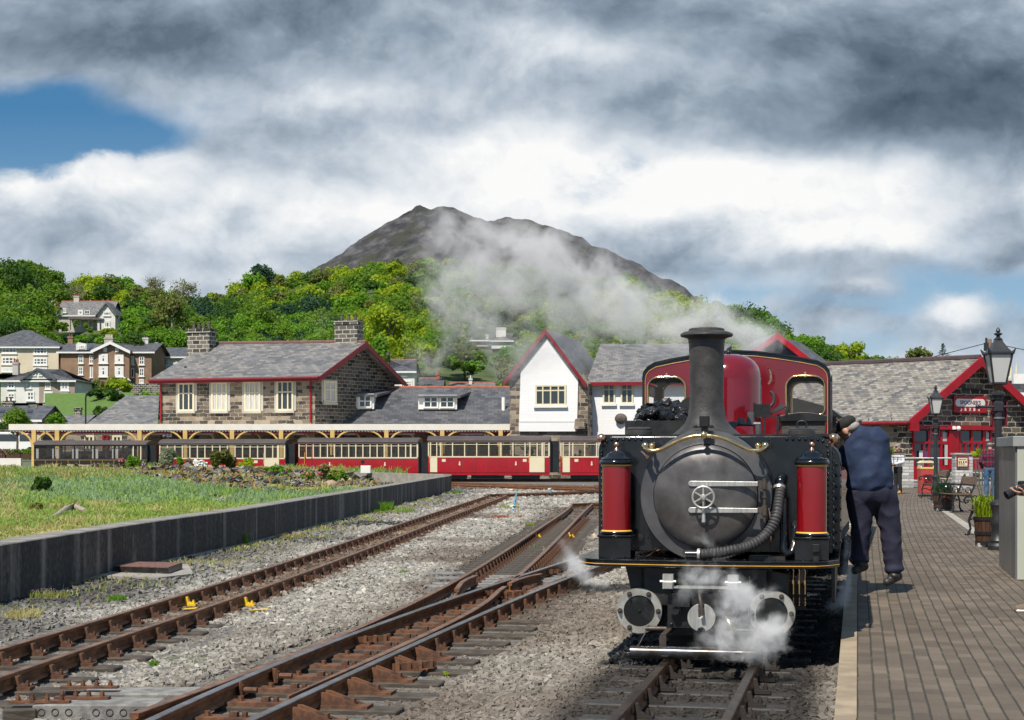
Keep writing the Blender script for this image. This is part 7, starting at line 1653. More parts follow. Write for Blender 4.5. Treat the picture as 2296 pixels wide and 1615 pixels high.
# ---- lamp posts
def lamp_post(label, px, ybase, ytop, sc=1.0):
 b = G(px, ybase, PZ); s = F/b.y; H_ = (ybase-ytop)/s; k = H_/3.26; th = thing('lamp_post', label, 'street lamp', b, 0, 'victorian lamp posts on the platform')
 m = MB(); pr = [(.15, 0), (.15, .06), (.12, .1), (.13, .14), (.1, .2), (.085, .3), (.11, .36), (.115, .42), (.085, .5), (.095, .6), (.12, .66), (.11, .7), (.06, .74), (.055, .85), (.052, 1.9), (.05, 2.2), (.07, 2.22), (.07, 2.26), (.05, 2.28), (.05, 2.3)]
 m.lathe([(r*k, h*k) for r, h in pr], n=20); m.build('column', M['lampblack'], th, smooth=35)
 m = MB(); m.box((0, 0, 2.1*k), (.13*k, .13*k, .16*k), ch=.02)
 for s_ in (-1, 1): m.cyl((s_*.05*k, 0, 2.1*k), (s_*.3*k, 0, 2.1*k), .018*k, 8); m.ball((s_*.3*k, 0, 2.1*k), .035*k, n=10, m=6)
 m.lathe([(.05*k, 2.18*k), (.075*k, 2.24*k), (.1*k, 2.27*k), (.1*k, 2.3*k), (.06*k, 2.33*k)], n=20); m.build('ladder_bar', M['lampblack'], th, smooth=35)
 m = MB(); m.lathe([(.05*k, 2.33*k), (.05*k, 2.42*k)], n=16); m.build('rusty_collar', M['rust'], th)
 z0, z1 = 2.44*k, 2.88*k; r0, r1 = .092*k, .165*k; m = MB()
 cs = lambda r, z: [Vector((sx*r, sy*r, z)) for sx, sy in ((-1, -1), (1, -1), (1, 1), (-1, 1))]
 a, b_ = cs(r0, z0), cs(r1, z1)
 for i in range(4): m.tube([a[i], b_[i]], .016*k, 6); m.tube([a[i], a[(i+1) % 4]], .02*k, 6); m.tube([b_[i], b_[(i+1) % 4]], .022*k, 6); m.tube([b_[i], b_[i]*1.0+Vector((b_[i].x*.22, b_[i].y*.22, .07*k))], [.03*k, .006*k], 6)
 m.build('lantern_frame', M['lampblack'], th)
 m = MB(); m.add(cs(r0*.95, z0)+cs(r1*.95, z1), [(0, 1, 5, 4), (1, 2, 6, 5), (2, 3, 7, 6), (3, 0, 4, 7)]); m.build('lantern_glass', M['lampglass'], th)
 m = MB(); t_ = cs(r1*1.02, z1+.01)+cs(r1*.72, z1+.07*k)+cs(r1*.35, z1+.17*k)+cs(r1*.3, z1+.21*k)
 m.add(t_, [(i+4*j, (i+1) % 4+4*j, (i+1) % 4+4*j+4, i+4*j+4) for j in range(3) for i in range(4)]+[(3, 2, 1, 0), (12, 13, 14, 15)])
 m.lathe([(.065*k, z1+.21*k), (.03*k, z1+.24*k), (.025*k, z1+.26*k), (.06*k, z1+.28*k), (.06*k, z1+.295*k), (.02*k, z1+.31*k), (.035*k, z1+.33*k), (.025*k, z1+.36*k), (0, z1+.39*k)], n=16); m.build('lantern_top', M['lampblack'], th, smooth=35)
 return th, k, b
lt, k1, b1 = lamp_post('large black Victorian lamp post beside the grey booth, nearest the camera', 2237, 1233, 735)
lt2, k2, b2_ = lamp_post('smaller looking black lamp post by the red litter bin, in front of the red doors', 2097, 1122, 863)
for (lp, k_, b_, c_, lab) in ((lt, k1, b1, ((1376, 668), (1502, 875)), 'dark red notice board strapped to the back of the near lamp post'), (lt2, k2, b2_, ((910, 858), (978, 965)), 'small dark red notice board strapped to the far lamp post')):
 (x0, y0), (x1, y1) = Z3(*c_[0]), Z3(*c_[1]); s = F/b_.y; wd_, hg, zc = (x1-x0)/s, (y1-y0)/s, CH+(H0-(y0+y1)/2)/s
 nb = thing('notice_board', lab, 'notice board', (b_.x+((x0+x1)/2-pxof(b_)[0])/s, b_.y+.09, zc)); m = MB(); m.b2((-wd_/2, 0, -hg/2), (wd_/2, .02, hg/2)); m.build('panel', M['maroon'] if 'maroon' in M else M.setdefault('maroon', pm('maroon_board', (.16, .02, .03), (.13, .016, .024), 2, .5)), nb)
 m = MB(); t_ = .03*wd_/.4
 for a, b in (((-wd_/2, -hg/2), (-wd_/2+t_, hg/2)), ((wd_/2-t_, -hg/2), (wd_/2, hg/2)), ((-wd_/2, hg/2-t_), (wd_/2, hg/2)), ((-wd_/2, -hg/2), (wd_/2, -hg/2+t_))): m.b2((a[0], -.03, a[1]), (b[0], -.001, b[1]))
 m.build('rim', M['maroon'], nb)
 for z in (-.18*hg, .26*hg): m = MB(); m.b2((-wd_*.33, -.03, z-.012), (wd_*.33, -.01, z+.012)); m.lathe([(.062*k_, z-.012), (.062*k_, z+.012)], (b_.x-nb.location.x, -.09, 0), n=16); m.build('bracket', M['steel'], nb)
# ---- benches
def bench(label, px, py, rz, W_=1.5):
 b = G(px, py, PZ); th = thing('park_bench', label, 'bench', b, rz, 'benches with black cast iron ends')
 for s in (-1, 1):
  x = s*(W_/2-.08); m = MB()
  arm = [Vector((x, -.02+.05*cos(a), .60+.05*sin(a))) for a in np.linspace(-1.2, 3.6, 9)][::-1]
  m.tube([(x, -.02, 0), (x, .03, .12), (x, .0, .26), (x, .06, .4), (x, .04, .44)], [.03, .02, .022, .026, .02], 7); m.tube([(x, .52, 0), (x, .47, .12), (x, .48, .26), (x, .42, .42), (x, .5, .6), (x, .58, .86)], [.03, .02, .022, .026, .02, .018], 7)
  m.tube([(x, .04, .44), (x, .25, .4), (x, .42, .42)], .02, 6); m.tube([(x, .5, .64), (x, .3, .66), (x, .1, .67), (x, -.05, .66), (x, -.09, .6), (x, -.06, .55), (x, -.01, .57), (x, -.02, .61)], [.02]*5+[.018, .016, .014], 7)
  m.tube([Vector((x, .18+.07*cos(a), .54+.07*sin(a))) for a in np.linspace(0, 5.2, 12)], .013, 5); m.tube([Vector((x, .36+.06*cos(a), .53+.06*sin(a))) for a in np.linspace(3, 8.5, 12)], .012, 5)
  m.tube([(x, .0, .26), (x, .12, .3), (x, .25, .24), (x, .36, .3), (x, .48, .26)], .013, 5)
  m.ball((x, -.03, .02), (.035, .05, .025), n=8, m=5); m.ball((x, .53, .02), (.035, .05, .025), n=8, m=5); m.ball((x, .6, .87), .03, n=8, m=5); m.build('cast_end', M['iron'], th, smooth=50)
 m = MB()
 for y in (.06, .15, .24, .33, .41): m.box((0, y, .44-.02*sin(pi*y/.45)), (W_, .075, .025), ch=.004)
 m.build('seat', M['wood'], th)
 m = MB(); R = Matrix.Rotation(-.24, 3, 'X'); m.box((0, .545, .74), (W_, .028, .2), R, ch=.004); m.build('backrest', M['wood'], th); return th
bench('cast iron bench in the middle, beside the half-barrel with grass', Z3(1025, 0)[0], Z3(0, 1530)[1], -1.5, 1.05)
bench('far cast iron bench right beside the red litter bin', Z3(885, 0)[0]-4, Z3(0, 1425)[1], -1.5, 1.05)
bench('nearest cast iron bench, mostly hidden behind the barrel planter and lamp post', P4(440, 0)[0], P4(0, 905)[1], -1.5, 1.2)
# ---- half barrel planters
def grassy(m, n, r, h, rg_, droop=.4, wd=.008, z0=0):
 for i in range(n):
  a, rr = rg_.uniform(0, 2*pi), r*sqrt(rg_.rand()); x, y = rr*cos(a), rr*sin(a); b = rg_.uniform(0, 2*pi); L = h*rg_.uniform(.5, 1.1); ln = rg_.uniform(.05, droop)*L
  d = Vector((cos(b), sin(b), 0)); sd = Vector((-sin(b), cos(b), 0))*wd; p0 = Vector((x, y, z0)); p1 = p0+d*ln*.35+Vector((0, 0, L*.55)); p2 = p0+d*ln*.9+Vector((0, 0, L*.85)); p3 = p0+d*ln*1.6+Vector((0, 0, L*(.85 if ln < .25*L else .6)))
  m.add([p0-sd, p0+sd, p1-sd, p1+sd, p2-sd*.7, p2+sd*.7, p3], [(0, 1, 3, 2), (2, 3, 5, 4), (4, 5, 6)])
def planter(label, px, py, wpx, hpx, tall, seed, mats):
 b = G(px, py, PZ); s = F/b.y; r, h = wpx/2/s, hpx/s; th = thing('barrel_planter', label, 'planter', b); rg_ = np.random.RandomState(seed)
 m = MB()
 for x in (-.5, .5): m.box((x*r, 0, .03), (.12, r*1.2, .06))
 m.build('foot_block', M['pale_stone'], th)
 m = MB(); n = 20
 for i in range(n):
  a0, a1 = 2*pi*(i+.04)/n, 2*pi*(i+.96)/n; q = lambda a, rr, z: Vector((rr*cos(a), rr*sin(a), z)); rb, rt_ = r*.84, r
  m.add([q(a0, rb, .06), q(a1, rb, .06), q(a1, rt_, h), q(a0, rt_, h), q(a0, rb-.03, .06), q(a1, rb-.03, .06), q(a1, rt_-.03, h), q(a0, rt_-.03, h)], [(0, 1, 2, 3), (5, 4, 7, 6), (3, 2, 6, 7), (0, 4, 5, 1), (1, 5, 6, 2), (0, 3, 7, 4)])
 m.lathe([(0, .08), (r*.83, .08)], n=20); m.build('staves', M['barrel'], th)
 for z in (.14, .45, .93):
  m = MB(); rr = lerp(r*.84, r, (z*h-.06)/(h-.06))+.005; m.lathe([(rr, z*h-.025), (rr+.004, z*h-.025), (rr+.008, z*h+.025), (rr, z*h+.025)], n=30); m.build('hoop', M['black'], th, smooth=40)
 m = MB(); m.lathe([(0, h-.05), (r-.03, h-.05)], n=20); m.build('soil', M['soil'], th)
 m = MB(); grassy(m, 260, r*.85, tall, rg_, z0=h-.05); m.build('grass_tuft', mats[0], th)
 p, d = crown_pts((0, 0, h), r*.9, .1, 420, rg_, 12); v = leafquads(p, d, .035, rg_); fastmesh('low_plants', v, np.arange(len(v)).reshape(-1, 4), mats[1], th, uvs=False)
 m = MB()
 for i in range(6): a = rg_.uniform(0, 2*pi); e = Vector((cos(a)*r*.9, sin(a)*r*.5, h+tall*rg_.uniform(1.1, 1.7))); m.tube([Vector((0, 0, h)), e*.6+Vector((0, 0, h*.35)), e], [.006, .005, .003], 4)
 m.build('stem', LEAF[3], th); return th
planter('brown half-barrel planter in front of the near lamp post', P4(492, 0)[0]+0, P4(0, 985)[1], 54, 68, .42, 5, (LEAF[2], LEAF[2]))
planter('half-barrel planter with blue-green grass between the two benches', Z3(1000, 0)[0], Z3(0, 1520)[1], 48, 42, .32, 6, (LEAF[4], LEAF[2]))
# ---- litter bin
b = G(Z3(880, 0)[0], Z3(0, 1412)[1], PZ); s = F/b.y; bw, bh = (Z3(935, 0)[0]-Z3(830, 0)[0])/s, (Z3(0, 1410)[1]-Z3(0, 1200)[1])/s
th = thing('litter_bin', 'red litter bin with cream hood beside the far lamp post', 'bin', b); m = MB(); m.box((0, .2, bh/2+.05), (bw, .45, bh-.1), ch=.02); bd = m.build('body', pm('faded_red_plastic', (.42, .06, .05), (.36, .05, .04), 2, .5), th)
m = MB(); [m.box((0, -.03, bh*.45+.06*i), (bw*.6, .02, .025)) for i in range(6)]; m.build('louvre', M['red'], bd)
m = MB(); m.box((0, .2, .03), (bw*.96, .44, .06)); m.build('plinth', M['black'], th); m = MB(); m.box((0, .2, bh+.03), (bw*1.04, .48, .07), ch=.01); m.build('rim', M['yellow_cream'], th)
m = MB(); m.poly([Vector((-bw*.55, -.06, bh+.2)), Vector((-bw*.3, -.06, bh+.27)), Vector((bw*.3, -.06, bh+.27)), Vector((bw*.55, -.06, bh+.2))], (0, .5, 0)); [m.box((x*bw*.45, .2, bh+.13), (.04, .4, .16)) for x in (-1, 1)]; m.build('hood', M['cream'], th)
m = MB(); p = G(Z3(780, 0)[0], Z3(0, 1310)[1], PZ); m.box(p+Vector((0, .2, .12)), (1.4, .5, .06)); m.box(p+Vector((0, .2, .05)), (1.2, .35, .1)); tag(m.build('stone_bench', M['pale_stone']), 'low grey stone seat behind the steel railing', 'bench')
# ---- grey booth at the right edge
A, B = Vector((*xy(2275.4, 18.56), 0)), Vector((*xy(2239, 20.86), 0)); t = (A-B).normalized(); n = Vector((-t.y, t.x, 0)); n = n if n.x > 0 else -n
th = thing('storage_booth', 'grey panelled booth with pale front at the right edge', 'booth', A); zt = 1.70
M['booth_side'] = pm('dark_grey_gloss_panel', (.11, .115, .125), (.16, .165, .17), 1.2, .32, stretch=(1, 1, .4), bump=.05); M['booth_front'] = pm('sage_cream_panel', (.42, .43, .36), (.38, .39, .33), 1.5, .5)
loc = lambda p, z: Vector((p.x-A.x, p.y-A.y, z))
m = MB(); q = [A, B, B+n*2.2, A+n*2.2]; m.poly([loc(p, PZ) for p in q], (0, 0, zt-PZ-.12)); bd = m.build('side_panel', M['booth_side'], th)
m = MB()
for i in range(7): a = A+n*(.02+i*.31)+t*.004; m.poly([loc(a, PZ+.01), loc(a+n*.295, PZ+.01), loc(a+n*.295, zt-.125), loc(a, zt-.125)], t*.02)
m.build('front_panel', M['booth_front'], th)
m = MB(); q = [A+t*.05-n*.03, B-t*.05-n*.03, B-t*.05+n*2.25, A+t*.05+n*2.25]; m.poly([loc(p, zt-.118) for p in q], (0, 0, .118)); m.build('top_band', pm('booth_band', (.3, .31, .3), None, 2, .5), th, bevel=.008)
# ---- utility pole, chimneys and floodlight at far right
th = thing('utility_pole', 'weathered wooden utility pole behind the cafe roof', 'pole', P(Z3(1355, 0)[0], 860, 100)); s = 37.0; m = MB(); m.tube([(0, 0, -4), (0, 0, (860-Z3(0, 205)[1])/s)], [.16, .13], 10); m.build('pole', pm('pole_wood', (.28, .2, .14), (.2, .14, .1), 3, .8, stretch=(3, 3, .3)), th)
m = MB(); z = (860-Z3(0, 265)[1])/s; m.box((-.2, 0, z), (.25, .2, .5)); m.box((-.2, 0, z+.4), (.1, .1, .3)); m.build('junction_box', M['lampblack'], th)
p = P(Z3(1350, 0)[0], Z3(0, 232)[1], 100)
m = MB(); m.tube([p, p+Vector((-4, 20, -1.2)), P(Z3(1060, 0)[0], Z3(0, 325)[1], 170)], .025, 4); m.tube([p, p+Vector((5, 5, -.4)), p+Vector((14, 12, -.2))], .025, 4); tag(m.build('overhead_wire', M['lampblack']), 'thin wires strung from the wooden utility pole', 'wire')
D_ = 76; (x0, y0), (x1, y1) = Z3(1478, 510), Z3(1565, 690); th = thing('rear_building', 'dark slate-hung wall with white pipes at the right edge above the cafe roof', 'building', P(x0, y1, 96))
m = MB(); a, b_ = P(x0-5, 1000, 96), P(2330, y0+4, 96); m.b2((a.x-th.location.x, 0, a.z-th.location.z), (b_.x-th.location.x, 3, b_.z-th.location.z)); m.build('wall', M['slate_dark'], th)
m = MB()
for X_ in (1492, 1518, 1560): q = P(Z3(X_, 0)[0], Z3(0, 512)[1], 95.9)-th.location; m.lathe([(.08, 0), (.06, .5), (.02, .85), (0, .9)], q, n=8)
m.build('finial', M['cream'], th)
th2 = thing('alarm_bracket', 'white bracket with dark lamps at the right edge under the gable', 'bracket', P(*Z3(1600, 600), 84)); m = MB(); m.box((0, 0, .6), (.9, .3, .5)); m.box((0, 0, -.3), (.6, .3, .4)); m.tube([(-.6, 0, .7), (-.9, 0, .3), (-.6, 0, 0)], .06, 6); m.build('arm', M['white'], th2); m = MB(); m.box((.3, -.2, .1), (.3, .2, 1.2)); m.build('lamp', M['black'], th2)
# ================================================================ PEOPLE
def cap(mm, a, b, ra, rb, n=14):                      # tapered limb with rounded ends
 a, b = Vector(a), Vector(b); d = b-a; L = d.length; R = alongR(d); pr = []
 for i in range(6): t = -pi/2+pi/2*i/5; pr.append((ra*cos(t)+1e-4, ra*sin(t)))
 for i in range(6): t = pi/2*i/5; pr.append((rb*cos(t)+1e-4, L+rb*sin(t)))
 mm.lathe(pr, a, R, n=n); e0 = len(mm.v); return mm
def blob(mm, c, r, R=None): return mm.ball(c, r, R, n=18, m=12)
def fuse(mm, name, mat, parent, vox=.012, smooth=6):  # one continuous skin from overlapping limbs
 o = mm.build(name, mat, parent)
 r = o.modifiers.new('remesh', 'REMESH'); r.mode = 'VOXEL'; r.voxel_size = vox; r.use_smooth_shade = True
 s = o.modifiers.new('smooth', 'SMOOTH'); s.iterations = smooth; s.factor = .5
 dg = bpy.context.evaluated_depsgraph_get(); me = bpy.data.meshes.new_from_object(o.evaluated_get(dg)); o.modifiers.clear(); old = o.data; o.data = me; bpy.data.meshes.remove(old)
 me.materials.clear(); me.materials.append(mat if not isinstance(mat, list) else mat[0]); return o
def folds(o, amp=.01, sc=5.0, stretch=(1, 1, .35)):
 for v in o.data.vertices:
  p = v.co; q = Vector((p.x*stretch[0], p.y*stretch[1], p.z*stretch[2]))*sc; n = 1-abs(mnoise.noise(q))*2; n2 = 1-abs(mnoise.noise(Vector((p.x*sc*.8+p.z*sc*1.3, p.y*sc, p.z*sc*.9-p.x*sc))))*2
  v.co = p+v.normal*amp*(n*.5+n2*.8-.5)
 return o
def hand(mm, wr, d, side, palmdir, L=.19, curl=.5, s=1.0):
 d = Vector(d).normalized(); pn = Vector(palmdir); pn = (pn-d*pn.dot(d)).normalized(); sd = d.cross(pn)*side; wr = Vector(wr)
 R = Matrix((sd, d, pn)).transposed(); blob(mm, wr+d*.05*s, (.042*s, .052*s, .018*s), R)
 for i, (o, l) in enumerate(((-.03, .066), (-.01, .078), (.01, .073), (.03, .058))):
  p = wr+d*.092*s+sd*o*s; a1 = d*cos(curl*.6)+pn*sin(curl*.6); a2 = d*cos(curl*1.5)+pn*sin(curl*1.5); a3 = d*cos(curl*2.3)+pn*sin(curl*2.3)
  q = p+a1*l*.45*s; cap(mm, p, q, .0095*s, .009*s, 8); q2 = q+a2*l*.32*s; cap(mm, q, q2, .009*s, .0085*s, 8); cap(mm, q2, q2+a3*l*.25*s, .0085*s, .0075*s, 8)
 p = wr+d*.03*s-sd*.035*s; q = p+(d*.6-sd*.6+pn*.35).normalized()*.04*s; cap(mm, p, q, .013*s, .011*s, 8); cap(mm, q, q+(d*.85-sd*.1+pn*.45).normalized()*.032*s, .011*s, .009*s, 8)
def head(mm, c, f, u=Vector((0, 0, 1)), s=1.0):       # f: facing direction
 f = Vector(f).normalized(); u = Vector(u).normalized(); r = f.cross(u).normalized(); u = r.cross(f); R = Matrix((r, f, u)).transposed(); c = Vector(c)
 w_ = lambda x, y, z: c+R @ Vector((x*s, y*s, z*s))
 blob(mm, w_(0, -.01, .03), (.078*s, .098*s, .09*s), R); blob(mm, w_(0, .015, -.045), (.06*s, .07*s, .075*s), R); blob(mm, w_(0, .04, -.085), (.038*s, .04*s, .03*s), R)
 cap(mm, w_(0, .088, .012), w_(0, .108, -.03), .01*s, .016*s, 8)
 for sx in (-1, 1): blob(mm, w_(sx*.08, -.005, -.01), (.012*s, .025*s, .035*s), R); blob(mm, w_(sx*.032, .075, .022), (.022*s, .014*s, .01*s), R)
 blob(mm, w_(0, .078, -.06), (.03*s, .014*s, .01*s), R); return w_, R
def face(parent, w_, R, s=1.0):
 m = MB()
 for sx in (-1, 1): m.ball(w_(sx*.031, .083, .008), .011*s, n=8, m=6)
 m.build('eyes', M['black'], parent); m = MB(); m.ball(w_(0, .09, -.061), (.026*s, .006*s, .006*s), R, n=8, m=6); m.build('mouth', pm('lips', (.35, .12, .1), None, 3, .5) if 'lips' not in bpy.data.materials else bpy.data.materials['lips'], parent)
def shoe(mm, heel, toe, r=.045):
 h, t = Vector(heel), Vector(toe); cap(mm, h+Vector((0, 0, .04)), t+Vector((0, 0, .03)), r, r*.82, 12); blob(mm, h.lerp(t, .35)+Vector((0, 0, .07)), (.045, .055, .05))
M['navy'] = pm('navy_drill_jacket', (.009, .02, .056), (.015, .031, .08), 6, .85, bump=.3, bdist=.006); M['navytr'] = pm('dark_navy_trousers', (.011, .012, .03), (.019, .02, .045), 5, .85, bump=.4, bdist=.008)
M['blackcloth'] = pm('black_cloth', (.012, .012, .013), (.02, .02, .02), 8, .9); M['leather'] = pm('black_leather', (.015, .014, .013), (.03, .027, .025), 12, .5); M['hair'] = pm('grey_hair', (.35, .33, .3), (.25, .23, .21), 30, .8)
# -- driver leaning against the cab: back to us, bent over, feet just off the ground on the loco step
DD = 16.9
def W(px, py, d=0): return P(px, py, DD+d)
root = W(1955, 1305); pe = thing('person', 'man in navy jacket and trousers with a black cap, leaning over against the locomotive', 'person', root)
o = root; r_ = lambda px, py, d=0: W(px, py, d)-o
m = MB(); hw, hR = head(m, r_(1900, 964, .02), (-.55, .5, -.55), (-.6, .25, .72), 1.12); cap(m, r_(1925, 985), r_(1906, 976, .08), .085, .075)
cap(m, r_(1902, 1035, .1), r_(1880, 1005, .1), .06, .05); hand(m, r_(1884, 1000, .05), (-.4, .5, .35), 1, (-.3, .7, -.4), curl=.7)
cap(m, r_(1925, 1030, .3), r_(1895, 1040, .35), .06, .045); hand(m, r_(1892, 1040, .35), (-.8, .2, .3), -1, (0, .7, -.4), curl=.8)
cap(m, r_(1924, 985), r_(1950, 1095), .08, .11); cap(m, r_(1935, 1100), r_(1928, 1250), .08, .035); cap(m, r_(1975, 1105), r_(2005, 1275), .08, .035); cap(m, r_(1924, 1000), r_(1902, 1035, .1), .06, .055); cap(m, r_(1935, 1000), r_(1925, 1030, .3), .06, .055); cap(m, r_(1950, 1090), r_(1975, 1105), .11, .1); cap(m, r_(1950, 1090), r_(1935, 1100), .11, .1)
cap(m, r_(1928, 1250), r_(1924, 1264), .035, .04); cap(m, r_(2005, 1275), r_(2003, 1290), .035, .04)
bd = fuse(m, 'body', M['skin'], pe, .009, 3); face(bd, hw, hR, 1.12)
m = MB(); cp = hw(0, -.02, .05); m.ball(cp, (.1, .118, .075), hR, n=20, m=10); m.ball(hw(0, .08, .05), (.075, .06, .014), hR, n=14, m=6); m.build('cap', M['blackcloth'], pe, smooth=60)
m = MB(); m.ball(hw(0, -.06, -.015), (.083, .068, .05), hR); m.build('hair', M['hair'], pe, smooth=60)
m = MB()                                              # jacket: round back, wide waist, sleeve reaching to the handrail
cap(m, r_(1950, 1064), r_(1936, 990, .05), .225, .15, 24); cap(m, r_(1946, 1076), r_(1948, 1050), .225, .215, 24); cap(m, r_(1958, 1066), r_(1960, 1080), .19, .19, 24); cap(m, r_(1940, 1076), r_(1932, 1010), .19, .16, 24)
cap(m, r_(1916, 995), r_(1900, 1030, .02), .11, .085, 16); cap(m, r_(1900, 1030, .02), r_(1893, 1012, .05), .08, .065); cap(m, r_(1958, 1005), r_(1972, 1050, .1), .1, .09, 16); cap(m, r_(1972, 1050, .1), r_(1960, 1045, .3), .08, .06)
for fx_ in (1916, 1938, 1960, 1982): blob(m, r_(fx_, 1090), (.09, .17, .06))
cap(m, r_(1960, 988), r_(1925, 980), .145, .12); cap(m, r_(1960, 988), r_(1954, 1060), .145, .21, 24)
jk = folds(fuse(m, 'jacket', M['navy'], pe, .013, 12), .014, 4.6)
m = MB(); blob(m, r_(1953, 1105), (.255, .2, .17)); cap(m, r_(1928, 1110), r_(1930, 1180), .15, .105); cap(m, r_(1930, 1180), r_(1926, 1252, .05), .105, .085); cap(m, r_(1978, 1110), r_(1995, 1185), .155, .11); cap(m, r_(1995, 1185), r_(2004, 1272), .11, .095)
blob(m, r_(1925, 1255, .05), (.1, .12, .06)); blob(m, r_(2004, 1275), (.105, .12, .06)); folds(fuse(m, 'trousers', M['navytr'], pe, .013, 12), .014, 4.6)
for i, (hx, hy, tx, ty) in enumerate(((1936, 1270, 1916, 1279), (2012, 1292, 1988, 1305))):
 m = MB(); h_, t_ = r_(hx, hy), r_(tx, ty, -.08); cap(m, h_, t_, .05, .043, 12); blob(m, h_.lerp(t_, .4)+Vector((0, 0, .03)), (.06, .08, .05)); fuse(m, 'shoe', M['leather'], pe, .01, 3)
def standing(label, px, ybase, hpx, facing, top, trm, shm, hairm, capm=None, arms='down', extra=None, z=PZ, jacketlike=1.0):
 b = G(px, ybase, z); s = F/b.y; H_ = hpx/s; k = H_/1.75; pe = thing('person', label, 'person', b, atan2(facing[1], facing[0])-pi/2)   # local +y is where they face
 V3 = lambda x, y, z_: Vector((x*k, y*k, z_*k)); m = MB(); hw, hR = head(m, V3(0, .02, 1.62), (0, 1, 0), (0, 0, 1), k); cap(m, V3(0, -.02, 1.42), V3(0, 0, 1.56), .06*k, .055*k)
 blob(m, V3(0, 0, 1.2), (.16*k, .1*k, .25*k)); blob(m, V3(0, 0, .95), (.15*k, .1*k, .12*k))
 hands = {'down': ((-.27, .03, .82), (.27, .03, .82)), 'front': ((-.1, .22, 1.05), (.1, .22, 1.0)), 'pocket': ((-.22, .08, .95), (.22, .08, .95))}[arms]
 elb = {'down': ((-.26, -.04, 1.1), (.26, -.04, 1.1)), 'front': ((-.27, .0, 1.12), (.27, .0, 1.12)), 'pocket': ((-.28, -.08, 1.12), (.28, -.08, 1.12))}[arms]
 for i, sx in enumerate((-1, 1)):
  sh = V3(sx*.19, -.01, 1.4); e, h_ = V3(*elb[i]), V3(*hands[i]); cap(m, sh, e, .05*k, .042*k); cap(m, e, h_, .042*k, .03*k); hand(m, h_, (h_-e), sx, (-sx, .2, 0), curl=.45, s=k)
  cap(m, V3(sx*.09, 0, .92), V3(sx*.1, .01, .5), .085*k, .055*k); cap(m, V3(sx*.1, .01, .5), V3(sx*.11, -.01, .1), .055*k, .04*k)
 bd = fuse(m, 'body', M['skin'], pe, .011, 2); face(bd, hw, hR, k)
 m = MB(); blob(m, V3(0, -.005, 1.28), (.205*k, .125*k, .19*k)); blob(m, V3(0, 0, 1.08), (.185*k*jacketlike, .13*k*jacketlike, .18*k)); cap(m, V3(-.13, -.01, 1.4), V3(.13, -.01, 1.4), .075*k, .075*k); blob(m, V3(0, 0, .95), (.175*k, .12*k, .07*k)); cap(m, V3(0, -.01, 1.42), V3(0, -.01, 1.47), .07*k, .06*k)
 for i, sx in enumerate((-1, 1)): sh = V3(sx*.19, -.01, 1.4); e, h_ = V3(*elb[i]), V3(*hands[i]); cap(m, sh, e, .066*k, .055*k); cap(m, e, e.lerp(h_, .92), .055*k, .044*k)
 folds(fuse(m, 'jacket', top, pe, .014, 3), .008, 8)
 m = MB(); blob(m, V3(0, 0, .92), (.17*k, .12*k, .12*k))
 for sx in (-1, 1): cap(m, V3(sx*.09, 0, .9), V3(sx*.1, .01, .5), .1*k, .072*k); cap(m, V3(sx*.1, .01, .5), V3(sx*.11, -.005, .08), .072*k, .06*k)
 folds(fuse(m, 'trousers', trm, pe, .014, 3), .01, 8)
 for sx in (-1, 1): m = MB(); shoe(m, V3(sx*.11, -.05, 0), V3(sx*.13, .16, 0), .045*k); fuse(m, 'shoe', shm, pe, .012, 2)
 m = MB(); m.ball(hw(0, -.03, .035), (.086*k, .098*k, .085*k), hR); m.build('hair', hairm, pe, smooth=60)
 if capm: m = MB(); m.ball(hw(0, -.01, .07), (.092*k, .115*k, .055*k), hR); m.ball(hw(0, .1, .055), (.065*k, .06*k, .012*k), hR); m.build('cap', capm, pe, smooth=60)
 return pe, k, V3
# striped jacket material
sm_, nt, bs = newmat('white_jacket_black_yoke'); ox, oy, oz = sepx(nt, coords(nt)); link(nt, mixc(nt, oz.gt(1.3), mixc(nt, ((oz.gt(1.22))*(oz.lt(1.245))), (.62, .62, .64), (.05, .04, .04)), mixc(nt, ((oz.gt(1.33))*(oz.lt(1.345))), (.012, .012, .014), (.5, .4, .35))), bs.inputs['Base Color']); bs.inputs['Roughness'].default_value = .8
M['boots'] = pm('tan_boots', (.55, .3, .06), None, 5, .7); M['flatcap'] = pm('grey_tweed', (.3, .28, .26), (.2, .19, .18), 60, .9)
pe1, kk, V3 = standing('man in white jacket with black shoulders, flat cap and tan boots on the platform', Z3(655, 0)[0], Z3(0, 1390)[1], 112, (-.8, -.45), sm_, M['blackcloth'], M['boots'], M['hair'], M['flatcap'], 'front')
m = MB(); m.box(V3(0, .2, 1.02), (.14, .08, .1), ch=.01); m.cyl(V3(0, .24, 1.02), V3(0, .32, 1.02), .035, 12); cm1 = m.build('camera', M['black'], None); cm1.parent = None; cm1.location = pe1.location; cm1.rotation_euler = pe1.rotation_euler; tag(cm1, 'small black camera held by the man in the flat cap', 'camera')
m = MB(); m.tube([V3(-.08, .16, 1.05), V3(-.12, .12, 1.25), V3(-.08, -.02, 1.47), V3(.08, -.02, 1.47), V3(.12, .12, 1.25), V3(.08, .16, 1.05)], .01, 5); m.build('strap', M['black'], cm1)
pl_, nt, bs = newmat('red_navy_plaid'); ox, oy, oz = sepx(nt, coords(nt)); a_ = ((ox*11.0)._m('FRACT')).gt(.5); b_ = ((oz*11.0)._m('FRACT')).gt(.5)
link(nt, ramp(nt, (a_+b_)*.5, [(.2, (.2, .012, .03)), (.5, (.07, .012, .035)), (.8, (.01, .012, .03))]), bs.inputs['Base Color']); bs.inputs['Roughness'].default_value = .9; nt.nodes['Color Ramp'].color_ramp.interpolation = 'CONSTANT'
